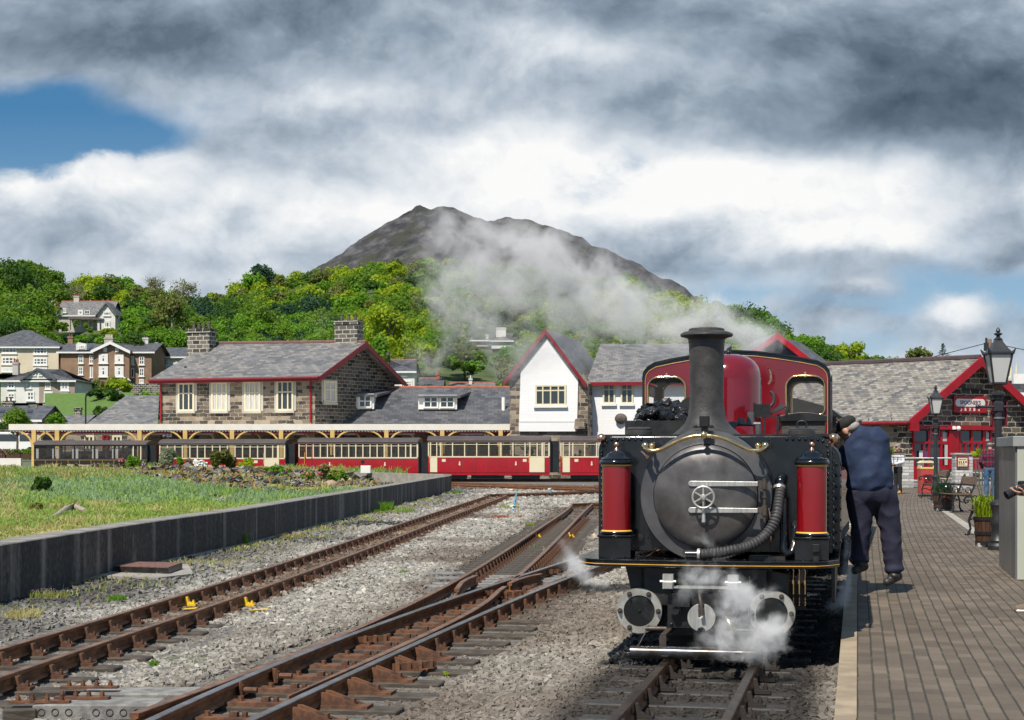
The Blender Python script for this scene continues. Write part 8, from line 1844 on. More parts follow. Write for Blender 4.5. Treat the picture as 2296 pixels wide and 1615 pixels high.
M['jeans'] = pm('blue_jeans', (.035, .08, .15), (.06, .12, .2), 6, .9); standing('man in a red and navy plaid shirt and jeans walking away, near lamp post', 2219, 1121, 133, (.25, .95), pl_, M['jeans'], M['boots'], M['hair'], pm('navy_cap', (.02, .02, .05), None, 5, .8), 'pocket')
# photographer at the right edge of the frame
b = G(2370, 1372, PZ); px_ = thing('person', 'photographer at the right edge, his hands with camera and one shoe in view', 'person', b)
D5 = b.y; r5 = lambda px, py, d=0: P(px, py, D5+d)-b
m = MB(); hw, hR = head(m, r5(2355, 975), (-1, .2, -.15), (0, 0, 1), 1.05); cap(m, r5(2362, 1010), r5(2358, 985), .06, .055); blob(m, r5(2365, 1050), (.15, .17, .26)); cap(m, r5(2365, 1050), r5(2365, 1150), .11, .12); cap(m, r5(2355, 1070, -.18), r5(2330, 1125, -.15), .05, .045); cap(m, r5(2330, 1125, -.15), r5(2300, 1107, -.05), .042, .032); hand(m, r5(2301, 1108, -.04), (-1, .1, .1), 1, (0, .4, .9), curl=.55)
cap(m, r5(2355, 1070, .18), r5(2325, 1120, .15), .05, .045); cap(m, r5(2325, 1120, .15), r5(2300, 1095, .06), .042, .032); hand(m, r5(2302, 1095, .05), (-1, -.2, .1), -1, (0, -.6, -.6), curl=.7)
for s_, (x1_, x2_) in enumerate(((2345, 2330), (2375, 2385))): cap(m, r5(2365, 1150), r5(lerp(2365, x1_, .8), 1260), .08, .055); cap(m, r5(lerp(2365, x1_, .8), 1260), r5(x1_, 1362, -.0), .055, .04)
bd = fuse(m, 'body', M['skin'], px_, .009, 2); face(bd, hw, hR)
m = MB(); blob(m, r5(2366, 1055), (.19, .2, .28)); cap(m, r5(2362, 1030, -.17), r5(2336, 1120, -.15), .075, .06); cap(m, r5(2336, 1120, -.15), r5(2309, 1110, -.07), .055, .048); cap(m, r5(2362, 1030, .17), r5(2330, 1112, .15), .07, .058); fuse(m, 'shirt', pl_, px_, .014, 3)
m = MB(); blob(m, r5(2366, 1150), (.18, .18, .14)); cap(m, r5(2365, 1150), r5(2350, 1260), .11, .08); cap(m, r5(2350, 1260), r5(2342, 1352), .08, .065); cap(m, r5(2368, 1150), r5(2375, 1260), .11, .08); cap(m, r5(2375, 1260), r5(2385, 1352), .08, .065); fuse(m, 'trousers', M['jeans'], px_, .014, 3)
for (hx, tx, dy) in ((2345, 2283, 0), (2392, 2345, .2)):
 m = MB(); cap(m, r5(hx, 1368, dy)+Vector((0, 0, .03)), r5(tx, 1368, dy)+Vector((0, 0, .01)), .05, .042, 14); blob(m, r5(lerp(hx, tx, .2), 1360, dy), (.06, .05, .06)); so_ = fuse(m, 'shoe', pm('tan_canvas', (.2, .15, .11), None, 8, .8) if 'tan_canvas' not in bpy.data.materials else bpy.data.materials['tan_canvas'], px_, .01, 2)
 m = MB(); a, c = r5(hx+8, 1372, dy), r5(tx-8, 1372, dy); m.box(((a.x+c.x)/2, a.y, .012), (abs(a.x-c.x), .1, .026), ch=.012); m.build('sole', M['white'], so_)
c0 = P(2282, 1098, D5+.0); cmr = thing('camera', 'black camera with long lens held by the photographer at the right edge', 'camera', c0); m = MB(); m.box((.03, 0, .0), (.08, .14, .095), ch=.012); m.box((.03, 0, .06), (.06, .06, .04), ch=.01); m.build('camera_body', M['black'], cmr)
m = MB(); R = alongR((-.9, -.15, -.42)); m.lathe([(.035, 0), (.037, .04), (.04, .045), (.04, .09), (.043, .095), (.043, .125), (.036, .13), (.03, .12), (0, .115)], (0, 0, 0), R, n=24); m.build('lens', M['black'], cmr, smooth=35)
m = MB(); m.tube([(.06, -.05, .02), (.1, -.08, -.1), (.09, -.08, -.3), (.06, -.06, -.42), (.1, -.04, -.2)], .009, 6); m.build('strap', pm('red_black_strap', (.25, .01, .02), (.02, .02, .02), 9, .8), cmr)
# passengers in the fourth coach
for i, (px, c_, hm) in enumerate(((1109, (.25, .05, .05), 'hair'), (1150, (.2, .04, .06), 'leather'), (1178, (.02, .03, .06), 'hair'), (1192, (.03, .15, .2), 'leather'), (1300, (.1, .1, .12), 'hair'))):
 b = P(px, 1030, 88.9); pe = thing('person', ('passenger in dark red leaning to the coach window, leftmost of those seated', 'passenger in red behind the second coach window', 'white-haired passenger in dark clothes in the coach window', 'passenger in teal beside the white-haired one in the coach window', 'passenger in grey in the coach nearest the locomotive')[i], 'person', b)
 m = MB(); head(m, Vector((0, 0, .38)), (0, -1, 0), (0, 0, 1), .95); cap(m, (0, 0, .2), (0, 0, .3), .05, .05); cap(m, (0, 0, -.3), (0, 0, .1), .12, .12); cap(m, (.15, 0, .1), (.17, -.1, -.15), .04, .035); cap(m, (-.15, 0, .1), (-.17, -.1, -.15), .04, .035); fuse(m, 'body', M['skin'], pe, .02, 1)
 m = MB(); blob(m, (0, 0, 0), (.2, .13, .26)); cap(m, (-.15, 0, .12), (-.18, -.08, -.15), .06, .05); cap(m, (.15, 0, .12), (.18, -.08, -.15), .06, .05); fuse(m, 'jacket', pm('coat_%d' % i, c_, None, 4, .9), pe, .02, 2); m = MB(); m.ball((0, .03, .43), (.085, .09, .08)); m.build('hair', M[hm], pe, smooth=60)
# ================================================================ MARSH GRASS, RUBBLE BANK, GARDEN, SMALL THINGS
def Gm(px, py):
 lo, hi = 15.0, 84.0; f = lambda D: H0-(mz((px-CX)/F*D, D)-CH)*F/D
 for _ in range(30):
  md = (lo+hi)/2
  if f(md) > py: lo = md
  else: hi = md
 D = (lo+hi)/2; return Vector(((px-CX)/F*D, D, mz((px-CX)/F*D, D)))
GR = [leafmat('grass_fresh', (.17, .27, .05), (.3, .42, .1), .3), leafmat('grass_blue', (.14, .23, .1), (.27, .38, .2), .3), leafmat('grass_straw', (.33, .3, .12), (.5, .44, .2), .3), leafmat('grass_olive', (.16, .19, .04), (.28, .29, .08), .3), leafmat('grass_rust', (.3, .17, .05), (.42, .26, .08), .3)]
def blades(pos, h, lean, wd, rg_, clump=.0):
 n = len(pos); b = rg_.uniform(0, 2*pi, n); d = np.stack([np.cos(b), np.sin(b), 0*b], 1); a = rg_.uniform(-.7, .7, n); sd = np.stack([np.cos(a), np.sin(a), 0*a], 1)*wd[:, None]
 up_ = np.array([0, 0, 1.0]); p1 = pos+d*(h*lean*.35)[:, None]+up_*(h*.6)[:, None]; p2 = pos+d*(h*lean)[:, None]+up_*(h*(1-.25*lean))[:, None]
 v = np.stack([pos-sd, pos+sd, p1+sd*.7, p1-sd*.7], 1); v2 = np.stack([p1-sd*.7, p1+sd*.7, p2+sd*.15, p2-sd*.15], 1); return np.concatenate([v, v2]).reshape(-1, 3)
RLO = [(165, 1056), (300, 1066), (420, 1088), (560, 1106), (700, 1108), (900, 1098)]; RHI = [(165, 1046), (300, 1050), (420, 1054), (560, 1056), (700, 1062), (900, 1076)]
def marsh():
 rg_ = np.random.RandomState(3); pos, H_, W_, MI = [], [], [], []
 n = 70000
 D = 17+67*rg_.rand(n)**.85; x0 = -.33*D-1; x1 = np.array([wallx(min(d, 68.2))-.5 if d < 68.2 else lerp(-2.8, -8.4, min(1, (d-68.5)/9)) for d in D]); X_ = x0+(x1-x0)*rg_.rand(n)
 for x, d in zip(X_, D):
  z = mz(x, d); px, py = pxof((x, d, z)); v = mnoise.noise(Vector((x*.25, d*.12, 1.0))); v2 = mnoise.noise(Vector((x*1.6, d*.8, 7.0)))
  if 170 < px < 900 and interp(px, RHI)-1 < py < interp(px, RLO):
   if rg_.rand() < .82 or v2 > .2: continue
   mi_ = (4, 3, 4, 2, 0)[rg_.randint(5)]; pos.append((x, d, z-.02)); H_.append(.16+.1*rg_.rand()); W_.append(d*.0005); MI.append(mi_); continue                 # the rubble bank stays barer
  h = .1+.12*max(0, v2)+.05*rg_.rand()
  if py > 1172: mi_ = 3 if v2 > -.1 else 2; h *= .55
  elif py > 1128+v*30: mi_ = 0 if rg_.rand() < .72 else 3; h *= .9
  elif py > 1078+v*25: mi_ = 1 if rg_.rand() < .7 else 0; h *= 1.7
  elif px < 430: mi_ = (3, 2, 3, 0, 3, 1)[rg_.randint(6)]; h *= 1.4+max(0, v)*1.2
  else: mi_ = (3, 2, 4, 0)[rg_.randint(4)]; h *= 1.6
  if px < 60+v*60 and 1090 < py < 1150 and rg_.rand() < .6: mi_ = 2
  pos.append((x, d, z-.02)); H_.append(h); W_.append(max(.008, d*.00042)*rg_.uniform(.7, 1.5)); MI.append(mi_)
 for k in range(330):                              # taller tussocks
  px, py = rg_.uniform(0, 900), rg_.uniform(1044, 1190); q = Gm(px, py)
  if interp(px, RHI)-2 < py < interp(px, RLO) and px > 170: continue
  c_ = (3, 2, 3, 0)[rg_.randint(4)] if py < 1078 else (1, 1, 0)[rg_.randint(3)] if py < 1130 else (0, 3, 2)[rg_.randint(3)]; hh = rg_.uniform(.16, .36)*(1.2 if py < 1130 else .7); rr = rg_.uniform(.1, .4)
  for i in range(34): pos.append((q.x+rg_.normal(0, rr), q.y+rg_.normal(0, rr), q.z)); H_.append(hh*rg_.uniform(.5, 1.1)); W_.append(max(.008, q.y*.0004)); MI.append(c_)
 pos, H_, W_ = np.array(pos), np.array(H_), np.array(W_); v = blades(pos, H_, rg_.uniform(.1, .8, len(pos)), W_, rg_)
 tag(fastmesh('marsh_grass', v, np.arange(len(v)).reshape(-1, 4), GR, midx=np.concatenate([MI, MI]), uvs=False), 'rough green and straw coloured marsh grass left of the concrete wall', 'grass', kind='stuff')
marsh()
def rubble():
 rg_ = np.random.RandomState(9); pos, S, C = [], [], []
 lo, hi = RLO, RHI
 for k in range(3800):
  px = rg_.uniform(165, 880); a, b = interp(px, hi), interp(px, lo); t = rg_.rand()**1.2; py = lerp(a, b, t)
  if t > .55 and mnoise.noise(Vector((px*.02, py*.1, 0))) > .1: continue
  p = Gm(px, py); pos.append((p.x, p.y, p.z+rg_.uniform(-.02, .1)*(1 if t < .3 else .3))); S.append(rg_.uniform(.07, .24)*(1.25 if t < .25 else .75))
  g = rg_.choice([.03, .06, .1, .16, .26], p=[.25, .3, .22, .15, .08]); g *= 1.25; c = np.array([g, g*.97, g*.95]); c = c if rg_.rand() > .16 else np.array([.24, .14, .06]); C.append(c)
 n = len(pos); pos, S, C = map(np.array, (pos, S, C)); base = np.array(SB)[rg_.randint(0, 8, n)]*np.array([2.0, 1.1, .38]); sc = S[:, None]*rg_.uniform(.6, 1.3, (n, 3))
 R = rotm(n); v = np.einsum('nij,nkj->nki', R, base*sc[:, None, :])+pos[:, None, :]; f = (SF[None]+(np.arange(n)*8)[:, None, None]).reshape(-1, 4)
 tag(fastmesh('slate_rubble', v.reshape(-1, 3), f, tonemat('slate_rubble_m', .6), fcol=np.repeat(C, 6, axis=0), uvs=False), 'tumbled dry slate rubble bank below the garden', 'rubble', kind='stuff')
rubble()
# garden gravel strip
mb = MB()
for a, b in ((150, 420), (420, 700)):
 mb.quad(Gm(a, interp(a, [(150, 1046), (700, 1058)]))+Vector((0, 0, .05)), Gm(b, interp(b, [(150, 1046), (700, 1058)]))+Vector((0, 0, .05)), P(b, 1046+b*.006, 84), P(a, 1041, 84))
tag(mb.build('garden_gravel', pm('pinkish_gravel', (.5, .4, .32), (.36, .28, .22), 6, .9, bump=.4, detail=8)), kind='structure')
def rock(name, label, px, py, w, h, col, D=None, seed=0, flat=.6, on='marsh'):
 rg_ = np.random.RandomState(seed); p = Gm(px, py) if on == 'marsh' else G(px, py, -.12); s = F/p.y; wx, hz_ = w/s/2, h/s; m = MB(); import bmesh
 pts = [Vector((rg_.normal(), rg_.normal(), rg_.normal())).normalized()*rg_.uniform(.82, 1.05) for _ in range(26)]; m.hull([Vector((q.x*wx, q.y*wx*.8, q.z*hz_*.55+hz_*.42)) for q in pts])
 o = m.build(name, pm(name+'_%d' % seed, col, tuple(c*.55 for c in col), 3, .85, bump=.5)); o.location = p; o.rotation_euler = (0, rg_.uniform(-.1, .1), rg_.uniform(0, 3)); tag(o, label, 'rock'); return o
for i, (px, py, w, h, c, lab) in enumerate(((742, 1092, 40, 17, (.5, .36, .24), 'large orange-white boulder behind the wall, left one of the pale group'), (778, 1084, 30, 15, (.46, .4, .32), 'cream boulder in the middle of the pale group behind the wall'), (712, 1090, 24, 13, (.22, .21, .2), 'grey boulder left of the orange-white one'), (815, 1075, 40, 14, (.42, .36, .27), 'long tan boulder beside the short return wall'), (858, 1073, 30, 12, (.33, .35, .33), 'grey-green boulder in the corner of the concrete walls'), (892, 1070, 30, 11, (.4, .38, .34), 'pale boulder nearest the end of the wall'),
 (385, 1055, 34, 11, (.2, .2, .2), 'flat pale slate block at the left end of the rubble bank'), (555, 1057, 36, 13, (.05, .05, .05), 'dark slate block below the round olive shrub'), (500, 1057, 26, 12, (.17, .14, .13), 'brown-grey slate block left of the dark block'), (470, 1058, 26, 11, (.08, .085, .1), 'blue-grey slate block on top of the rubble, under the white flowers'), (632, 1051, 56, 15, (.13, .14, .15), 'long grey slab lying among green plants before the red coach'), (700, 1058, 24, 16, (.12, .12, .13), 'upright grey slate block left of the pink valerian'))):
 rock('boulder' if i < 6 else 'slate_block', lab, px, py, w, h, c, seed=300+i)
rock('boulder', 'pale block of stone on the ballast left of the red sand pot', T3(2120, 0)[0], T3(0, 755)[1], 18, 18, (.55, .47, .38), seed=320, on='g')
rock('boulder', 'small white stone lying in the marsh grass', 282, 1117, 11, 8, (.75, .74, .74), seed=321)
# driftwood
for (pts, r, lab) in ((((103, 1168), (128, 1160), (150, 1150), (168, 1146), (192, 1152)), (3, 6, 9, 10, 7), 'weathered driftwood log lying on the marsh at the left'), (((475, 1128), (495, 1126), (518, 1122)), (4, 5, 6), 'short pale driftwood log near the wall, in the marsh')):
 q = [Gm(x, y) for x, y in pts]; s = F/q[0].y; m = MB(); o0 = q[0]; pp_ = [p-o0+Vector((0, 0, r_/s)) for p, r_ in zip(q, r)]; m.tube(pp_, [r_/s for r_ in r], 9); m.tube([pp_[-2], pp_[-2]+Vector((.1, 0, .15))], [r[-1]/s*.6, r[-1]/s*.2], 6)
 for i_, v_ in enumerate(m.v): m.v[i_] = tuple(Vector(v_)*1.0+Vector((0, 0, .04*mnoise.noise(Vector(v_)*6))))
 o = m.build('driftwood', pm('driftwood_%d' % len(lab), (.42, .36, .29), (.22, .18, .14), 6, .9, bump=.8, stretch=(2, 8, 8)), smooth=50); o.location = o0; tag(o, lab, 'log')
# garden shrubs in front of the train
white_f = pm('white_flowers', (.8, .8, .78), None, 5, .8); pink_f = pm('pink_valerian', (.55, .06, .16), (.65, .15, .25), 9, .8); yellow_f = pm('yellow_flowers', (.7, .6, .03), None, 5, .8); lilac_f = pm('lilac_flowers', (.45, .3, .55), None, 5, .8)
LR = leafmat('leaf_reddish', (.16, .09, .06), (.3, .2, .14)); LG = leafmat('leaf_greygreen', (.16, .19, .11), (.3, .33, .22)); LO_ = leafmat('leaf_oliveshrub', (.08, .09, .02), (.16, .17, .035))
SHR = [('bright green garden shrub in front of the brown carriage door', 297, 1052, 80, 30, 26, LEAF[5], 900, None), ('dark green bush alone in the marsh grass at the left', 92, 1108, 45, 36, 24, LEAF[0], 1300, 'm'), ('grey-green round shrub in front of the red coach left end', 374, 1053, 80, 48, 23, LG, 1100, None), ('narrow yellow-green shrub right of the grey-green one', 402, 1052, 80, 32, 10, LEAF[5], 500, None), ('reddish brown feathery shrub between green shrub and white flowers', 424, 1052, 80, 28, 12, LR, 600, None),
 ('white flowering rhododendron in front of the coach', 447, 1053, 80, 22, 16, LEAF[5], 400, (white_f, 220, .16)), ('large round olive-green shrub, biggest in the garden', 501, 1058, 79, 48, 34, LO_, 1900, None), ('low golden-green domed shrub right of the big olive one', 554, 1052, 80, 24, 21, LEAF[2], 900, None), ('bright leafy plants spilling over the slate, before the third coach', 615, 1062, 77, 16, 44, LEAF[5], 1200, None), ('leafy mound with pink valerian next to the concrete wall', 757, 1084, 71, 30, 26, LEAF[5], 900, (pink_f, 120, .07)),
 ('tall pink valerian plants left of the pale boulders', 725, 1078, 72, 42, 16, LEAF[1], 500, (pink_f, 260, .08)), ('pink valerian in front of the brown carriage', 272, 1046, 81, 22, 6, LEAF[1], 120, (pink_f, 90, .08)), ('lilac flowers at the foot of the bright green shrub', 322, 1048, 81, 12, 9, LEAF[1], 160, (lilac_f, 80, .09)), ('yellow flowering plant beside the white rhododendron', 428, 1055, 79.5, 9, 9, LEAF[5], 120, (yellow_f, 90, .09)),
 ('green valerian clump with red flowers at the left of the grey slab', 690, 1078, 72, 22, 18, LEAF[5], 500, (pink_f, 80, .08)), ('dark green low bush in the marsh near the concrete wall', 482, 1119, 49, 10, 26, LEAF[0], 500, 'm'), ('straw-brown rush tuft on the marsh at the left', 80, 1145, 33, 18, 16, GR[3], 500, 'm'), ('small green weed bush at the return wall', 640, 1070, 74, 8, 20, LEAF[1], 260, None)]
for i, (lab, px, yb, D, h, w_, mt, n, fl) in enumerate(SHR):
 q = Gm(px, yb); D = q.y-.3; fl = None if fl == 'm' else fl
 shrub(lab, px, yb+2, D, h, w_, mt, int(n*1.5), .1+w_*.0016, seed=400+i, flowers=fl, cat='flowers' if fl else 'shrub', name='flowering_plant' if fl else 'shrub')
def spikes(label, px, py, n, hpx, mt, seed, on='g', wpx=20, flowers=None, name='weed', lean=.6, cat='weeds'):
 rg_ = np.random.RandomState(seed); p = G(px, py, -.13) if on == 'g' else Gm(px, py); s = F/p.y; th = thing(name, label, cat, p); k = n; a = rg_.uniform(0, 2*pi, k); rr = wpx/s/2*np.sqrt(rg_.rand(k)); pos = np.stack([rr*np.cos(a), rr*np.sin(a), 0*a], 1)
 v = blades(pos, hpx/s*rg_.uniform(.4, 1.05, k), rg_.uniform(.1, lean, k), np.full(k, max(.005, .6/s)), rg_); fastmesh('leaves', v, np.arange(len(v)).reshape(-1, 4), mt, th, uvs=False)
 c = rg_.randint(0, k, k//2); q = pos[c]+np.stack([rg_.normal(0, .02, k//2), rg_.normal(0, .02, k//2), rg_.uniform(.3, .8, k//2)*hpx/s], 1); v = leafquads(q, rg_.normal(0, 1, (k//2, 3)), 2.6/s, rg_); fastmesh('foliage', v, np.arange(len(v)).reshape(-1, 4), mt, th, uvs=False)
 if flowers: q = pos[c]+np.stack([0*c, 0*c, rg_.uniform(.6, 1.1, k//2)*hpx/s], 1); v = leafquads(q, rg_.normal(0, 1, (k//2, 3)), 2.0/s, rg_); tag(fastmesh('flower_heads', v, np.arange(len(v)).reshape(-1, 4), flowers, th, uvs=False), kind='stuff')
RED_ = leafmat('red_stonecrop', (.3, .08, .04), (.42, .16, .08))
WD = [('tall leafy weed growing at the foot of the wall', 551, 1222, 40, 34, LEAF[5], 12, None), ('bright green bush at the wall base near its middle', 868, 1147, 160, 26, LEAF[5], 32, None), ('grassy green tuft beside the bush at the wall base', 905, 1150, 200, 14, GR[0], 40, None), ('low green weeds at the wall foot, left of the bush', 840, 1150, 60, 10, LEAF[5], 18, None),
 ('green weeds between stones just left of the siding', 260, 1346, 140, 14, LEAF[5], 44, None), ('dry yellow grass tufts at the far left foot of the wall', 50, 1385, 260, 22, GR[2], 80, None), ('dry yellow grass tufts left of the rusty cover', 110, 1340, 200, 20, GR[3], 90, lilac_f), ('purple flowering weeds at the foot of the wall by the rusty cover', 165, 1298, 150, 16, GR[3], 60, lilac_f),
 ('small bright green plant alone in the middle ballast', 345, 1492, 50, 16, LEAF[5], 22, None), ('sparse green seedlings in the ballast right of the small plant', 430, 1482, 60, 9, LEAF[5], 110, None), ('pink flowered weeds along the wall footing', 650, 1205, 120, 8, GR[3], 60, pink_f), ('yellow-green moss and weeds right of the rusty cover', 490, 1262, 200, 6, GR[2], 130, None),
 ('green weed tuft in the middle of the yard', 905, 1286, 60, 8, LEAF[5], 18, None), ('reddish stonecrop patch near the second blue pipe', 1120, 1163, 160, 10, RED_, 44, None), ('reddish stonecrop patch right of the blue pipe', 1162, 1160, 120, 5, RED_, 26, None), ('rusty stonecrop patch in the middle of the yard', 1075, 1226, 90, 4, RED_, 32, None), ('green weeds left of the crossing rails far end', 1185, 1178, 80, 8, LEAF[2], 26, None),
 ('green weeds at the bend of the far siding', 1025, 1108, 80, 10, LEAF[5], 22, None), ('weeds beside the near blue pipe', 1140, 1140, 90, 10, LEAF[2], 50, None), ('tiny yellow-green plant in the ballast before the crossing', 1000, 1512, 30, 9, LEAF[2], 14, None), ('small plant in the gravel left of the front bogie', 1170, 1456, 24, 5, LEAF[2], 18, None), ('yellow tuft in the ballast right of the rusty cover', 498, 1280, 70, 6, GR[2], 30, None),
 ('pink valerian spikes at the wall end', 1010, 1108, 40, 6, LEAF[1], 40, None)]
for i, (lab, px, py, n, h, mt, w_, fl) in enumerate(WD): spikes(lab, px, py, n, h, mt, 500+i, wpx=w_, flowers=fl)
def scatter_weeds():
 rg_ = np.random.RandomState(8); pos, h_, w_, mi_ = [], [], [], []
 for k in range(5200):
  D = 12+45*rg_.rand()**1.3; x = wallx(D)+abs(rg_.normal(0, .55))+.03
  if mnoise.noise(Vector((x*1.2, D*.8, 4))) < -.05 and rg_.rand() < .85: continue
  pos.append((x, D, -.14)); h_.append(rg_.uniform(.02, .09)); w_.append(max(.004, D*.0004)); mi_.append(rg_.choice([0, 2, 3, 4], p=[.25, .35, .3, .1]))
 for k in range(900):
  px, py = rg_.uniform(500, 1250), rg_.uniform(1120, 1260); p = G(px, py, -.14)
  if mnoise.noise(Vector((p.x*.7, p.y*.3, 9))) < .12: continue
  pos.append(tuple(p)); h_.append(rg_.uniform(.03, .08)); w_.append(max(.004, p.y*.0004)); mi_.append(rg_.choice([0, 2, 4]))
 v = blades(np.array(pos), np.array(h_), rg_.uniform(.1, 1, len(pos)), np.array(w_), rg_); tag(fastmesh('yard_weeds', v, np.arange(len(v)).reshape(-1, 4), GR, midx=np.concatenate([mi_, mi_]), uvs=False), 'thin dry grass and weeds along the foot of the wall and in the ballast', 'weeds', kind='stuff')
scatter_weeds()
# rusty access cover on its concrete pad
c4 = [G(*T1(*q), -.02) for q in ((1093, 160), (1235, 120), (1727, 130), (1595, 175))]
th = thing('access_cover', 'rusty raised chequer-plate cover on a concrete pad beside the wall', 'cover', c4[0]); lo = c4[0]
m = MB(); m.poly([p-lo+Vector((0, 0, -.0)) for p in c4], (0, 0, -.1)); m.build('frame', M['frameblk'], th); m = MB(); m.poly([p-lo+Vector((0, 0, .002)) for p in c4], (0, 0, .012)); m.build('plate', pm('rusty_plate', (.2, .1, .08), (.12, .06, .05), 20, .8, bump=.7, bdist=.004), th)
m = MB(); cc = [G(*T1(*q), -.13) for q in ((830, 265), (960, 175), (1250, 130), (1780, 160), (1830, 250), (1500, 290), (1150, 280))]; m.poly([p-lo for p in cc], (0, 0, .035)); m.build('concrete_pad', rwm, th)
# blue standpipes
for (a, b, lab) in (((1370, 298), (1330, 484), 'leaning blue water standpipe with white tap, nearer one in the yard'), ((1697, 245), (1695, 325), 'short blue water pipe standing farther away between the sidings')):
 p0 = G(*T3(*b), -.13); s = F/p0.y; top = p0+Vector(((a[0]-b[0])*.23184/s, 0, (b[1]-a[1])*.23184/s)); th = thing('standpipe', lab, 'water pipe', p0); v_ = top-p0
 m = MB(); m.tube([v_*0, v_], .022 if b[0] == 1330 else .03, 10); m.build('pipe', pm('blue_pipe', (.12, .42, .62), None, 4, .45) if 'blue_pipe' not in bpy.data.materials else bpy.data.materials['blue_pipe'], th, smooth=50)
 m = MB(); f = .28 if b[0] == 1330 else .75; m.cyl(v_*f-v_*.1, v_*f+v_*.08, .042, 10); m.box(v_*f+Vector((-.05, -.02, .03)), (.1, .04, .05)); m.build('tap', M['white'], th); m = MB(); m.cyl(v_*(f-.02), v_*(f+.05), .05, 10); m.build('clip', M['black'], th)
# white meter cabinet behind the return wall
p = Vector(((L2(465, 0)[0]-CX)/F*73.5, 73.5, 0)); (x0, y0), (x1, y1) = L2(430, 1172), L2(500, 1226); s = F/73.5
th = thing('meter_cabinet', 'white meter cabinet with round black lock on the short concrete wall', 'cabinet', P((x0+x1)/2, y1, 73.5)); m = MB(); m.box((0, 0, (y1-y0)/s/2), ((x1-x0)/s, .35, (y1-y0)/s), ch=.015); m.build('box', M['white'], th); m = MB(); m.lathe([(0, .02), (.09, .02), (.09, 0)], (-.12, -.18, .5), RX, n=14); m.build('lock', M['black'], th)
# yellow paint marks on the ballast
for (a, b, lab) in (((1730, 570), (1850, 562), 'yellow painted mark between the rails of the near siding'),):
 p0, p1 = G(*T1(*a), -.105), G(*T1(*b), -.105); m = MB(); m.poly([p0, p1, p1+Vector((0, .14, 0)), p0+Vector((0, .1, 0))], (0, 0, .006)); tag(m.build('paint_mark', M['yellowp']), lab, 'paint mark')
p0, p1 = G(*T2(475, 580), -.11), G(*T2(635, 568), -.11); m = MB(); m.poly([p0, p1, p1+Vector((0, .12, 0)), p0+Vector((.03, .1, 0))], (0, 0, .006)); tag(m.build('paint_mark', M['yellowp']), 'yellow paint splash on the ballast right of the near siding', 'paint mark')
# far left: van, white wall, planters behind the canopy
th = thing('parked_van', 'white van partly hidden at the left edge behind the train', 'van', P(28, 1020, 140)); s = F/140; m = MB()
m.poly([Vector((x, 0, z)) for x, z in ((-2, .3), (2.2, .3), (2.4, .9), (2.1, 1.2), (1.6, 1.9), (-2, 1.95))], (0, 1.8, 0)); m.build('van_body', M['white'], th, bevel=.05); m = MB(); m.poly([Vector((x, -.02, z)) for x, z in ((1.75, 1.15), (2.05, 1.15), (1.62, 1.75), (.6, 1.75), (.6, 1.15))], (0, .02, 0)); m.b2((-1.6, -.02, 1.15), (.4, 0, 1.75)); m.build('van_window', M['glass'], th)
for x in (-1.3, 1.5): m = MB(); m.lathe([(0, .02), (.2, .02), (.34, .02), (.34, -.2), (0, -.2)], (x, 0, .34), RX, n=20); m.build('wheel', M['black'], th)
(x0, y0), (x1, y1) = L1(-60, 1418), L1(142, 1462); m = MB(); m.poly([P(x0, y0, 96), P(x1, y0, 96), P(x1, y1+8, 96), P(x0, y1+8, 96)], (0, .3, 0)); tag(m.build('garden_wall', M['white_wall']), 'low whitewashed wall at the left edge, left of the brown carriage', 'wall')
for i, (a, b) in enumerate(((-40, 40), (48, 145), (150, 225))):
 (x0, y0), (x1, y1) = L1(a, 1400), L1(b, 1420); c = P((x0+x1)/2, y1, 97); th = thing('planter_box', ('planter box with red-green plants at the very left edge', 'planter box above the whitewashed wall', 'planter box beside the brown carriage front')[i], 'planter', c); m = MB(); m.box((0, 0, .12), ((x1-x0)/38, .4, .26)); m.build('trough', M['barrel'], th)
 rg_ = np.random.RandomState(i); pp2 = np.stack([rg_.uniform(-(x1-x0)/76, (x1-x0)/76, 220), rg_.uniform(-.2, .2, 220), rg_.uniform(.2, .55, 220)], 1); v = leafquads(pp2, rg_.normal(0, 1, (220, 3)), .14, rg_); fastmesh('foliage', v, np.arange(len(v)).reshape(-1, 4), (LR, LEAF[3], LEAF[1])[i], th, uvs=False)
th = thing('street_column', 'thin dark lamp column in front of the cottages, above the canopy', 'street lamp', P(192, 950, 120)); m = MB(); m.tube([(0, 0, -2), (0, 0, 1.9)], .06, 8); m.tube([(0, 0, 1.9), (.1, 0, 2.2), (.2, 0, 2.35)], [.06, .09, .04], 8); m.build('column', M['lampblack'], th)
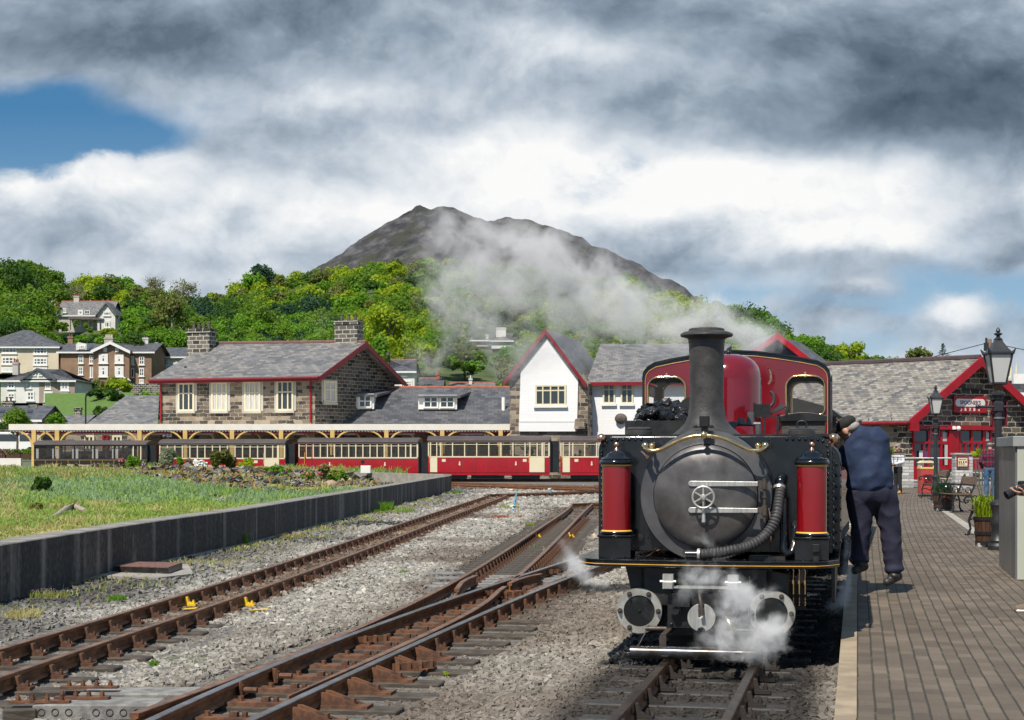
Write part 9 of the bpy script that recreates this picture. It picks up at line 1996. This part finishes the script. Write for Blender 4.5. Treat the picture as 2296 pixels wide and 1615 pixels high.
# ================================================================ SMOKE AND STEAM
def steam(name, label, blobs, D, depth, dens, scale, thr=(.42, .72), seed=0., warp=.35, amp=1.5, col=(.99, .99, 1), pad=1.0, aniso=-.3):
 s = F/D; c0 = P(sum(b[0] for b in blobs)/len(blobs), sum(b[1] for b in blobs)/len(blobs), D)
 bl = [((P(b[0], b[1], D)-c0), b[2]/s, b[3]/s, b[4]) for b in blobs]
 x0 = min(p.x-rx*1.9 for p, rx, ry, w in bl)-.02; x1 = max(p.x+rx*1.9 for p, rx, ry, w in bl)+.02; z0 = min(p.z-ry*1.9 for p, rx, ry, w in bl); z1 = max(p.z+ry*1.9 for p, rx, ry, w in bl)
 m = MB(); m.b2((x0, -depth/2, z0), (x1, depth/2, z1)); mt = bpy.data.materials.new(name); mt.use_nodes = True; nt = mt.node_tree; nt.nodes.clear()
 out = nt.nodes.new('ShaderNodeOutputMaterial'); pv = nt.nodes.new('ShaderNodeVolumePrincipled'); nt.links.new(pv.outputs[0], out.inputs['Volume'])
 pv.inputs['Color'].default_value = col+(1,); pv.inputs['Anisotropy'].default_value = aniso
 co = coords(nt); x, y, z = sepx(nt, co); q = comb(nt, x, y, z+seed)
 n1 = noise(nt, q, scale*.55, 2); n2 = noise(nt, comb(nt, y+3.3, x-1.7, z+seed), scale*.55, 2)
 X_ = x+(n1-.5)*warp*2; Z_ = z+(n2-.5)*warp*2; tot = None
 for p, rx, ry, w in bl:
  a = (X_-p.x)*(1/rx); b = (Z_-p.z)*(1/ry); g_ = ((a*a+b*b)*-1.0).ex()*w; tot = g_ if tot is None else tot+g_
 yy = y*(2.0/depth); tot = tot*((1.0-yy*yy).mx(0.0))
 n = noise(nt, comb(nt, X_, y, Z_+seed), scale, 5, .62)
 tot = tot.mn(1.15); d = (tot*.8+(n-.5)*amp-.25).step(.1, .95)*tot*dens
 d = d*((tot-.06)*8.0).cl()
 nt.links.new(d.s, pv.inputs['Density']); o = m.build(name, mt); o.location = c0; tag(o, label, 'steam', kind='stuff'); return o
steam('smoke_plume', 'thin white smoke drifting left from the chimney over the roofs and hill', [(1640, 730, 100, 45, 1.1), (1500, 725, 120, 50, 1.2), (1380, 700, 110, 65, 1.1), (1270, 650, 110, 80, 1.1), (1190, 590, 100, 70, .95), (1120, 640, 90, 90, .8), (1020, 560, 90, 60, .45), (1010, 700, 80, 80, .5), (960, 790, 40, 50, .45), (1090, 510, 110, 50, .6), (1190, 520, 90, 45, .5), (1330, 590, 110, 50, .5), (1700, 765, 60, 30, .8), (1230, 780, 140, 60, .6), (1080, 760, 90, 60, .5), (1000, 640, 90, 70, .5), (700, 715, 50, 30, .38), (600, 645, 26, 34, .25), (990, 500, 60, 36, .5), (950, 850, 50, 50, .6), (1150, 830, 80, 40, .45), (1450, 640, 80, 40, .35)], 17.6, 1.3, 2.0, 3.4, seed=3.1, warp=.4, amp=3.4)
steam('steam_cloud', 'white steam escaping around the front coupling and right cylinder', [(1585, 1290, 60, 35, .7), (1650, 1340, 50, 50, .9), (1640, 1410, 60, 45, .8), (1720, 1440, 45, 40, 1.1), (1735, 1400, 40, 30, .8), (1600, 1450, 60, 35, .5), (1590, 1225, 50, 25, .45), (1680, 1480, 60, 25, .6), (1560, 1180, 34, 30, .4), (1540, 1330, 50, 50, .45), (1690, 1330, 50, 40, .5)], 11.75, .42, 9.5, 8.0, seed=1.0, warp=.08, amp=2.6)
steam('steam_wisp', 'small puff of steam low at the left end of the footplate', [(1285, 1262, 34, 26, 1.0), (1320, 1292, 44, 20, .95), (1255, 1222, 22, 26, .6), (1360, 1312, 40, 14, .5)], 12.4, .4, 11.0, 7.0, seed=5.0, warp=.06, amp=2.0)
steam('steam_wisp', 'faint steam rising between the locomotive side and the man in navy', [(1898, 1215, 12, 40, .8), (1900, 1290, 18, 45, .9), (1885, 1340, 22, 35, .9), (1860, 1360, 26, 20, .6)], 14.2, .3, 9.0, 7.0, seed=8.0, warp=.05)
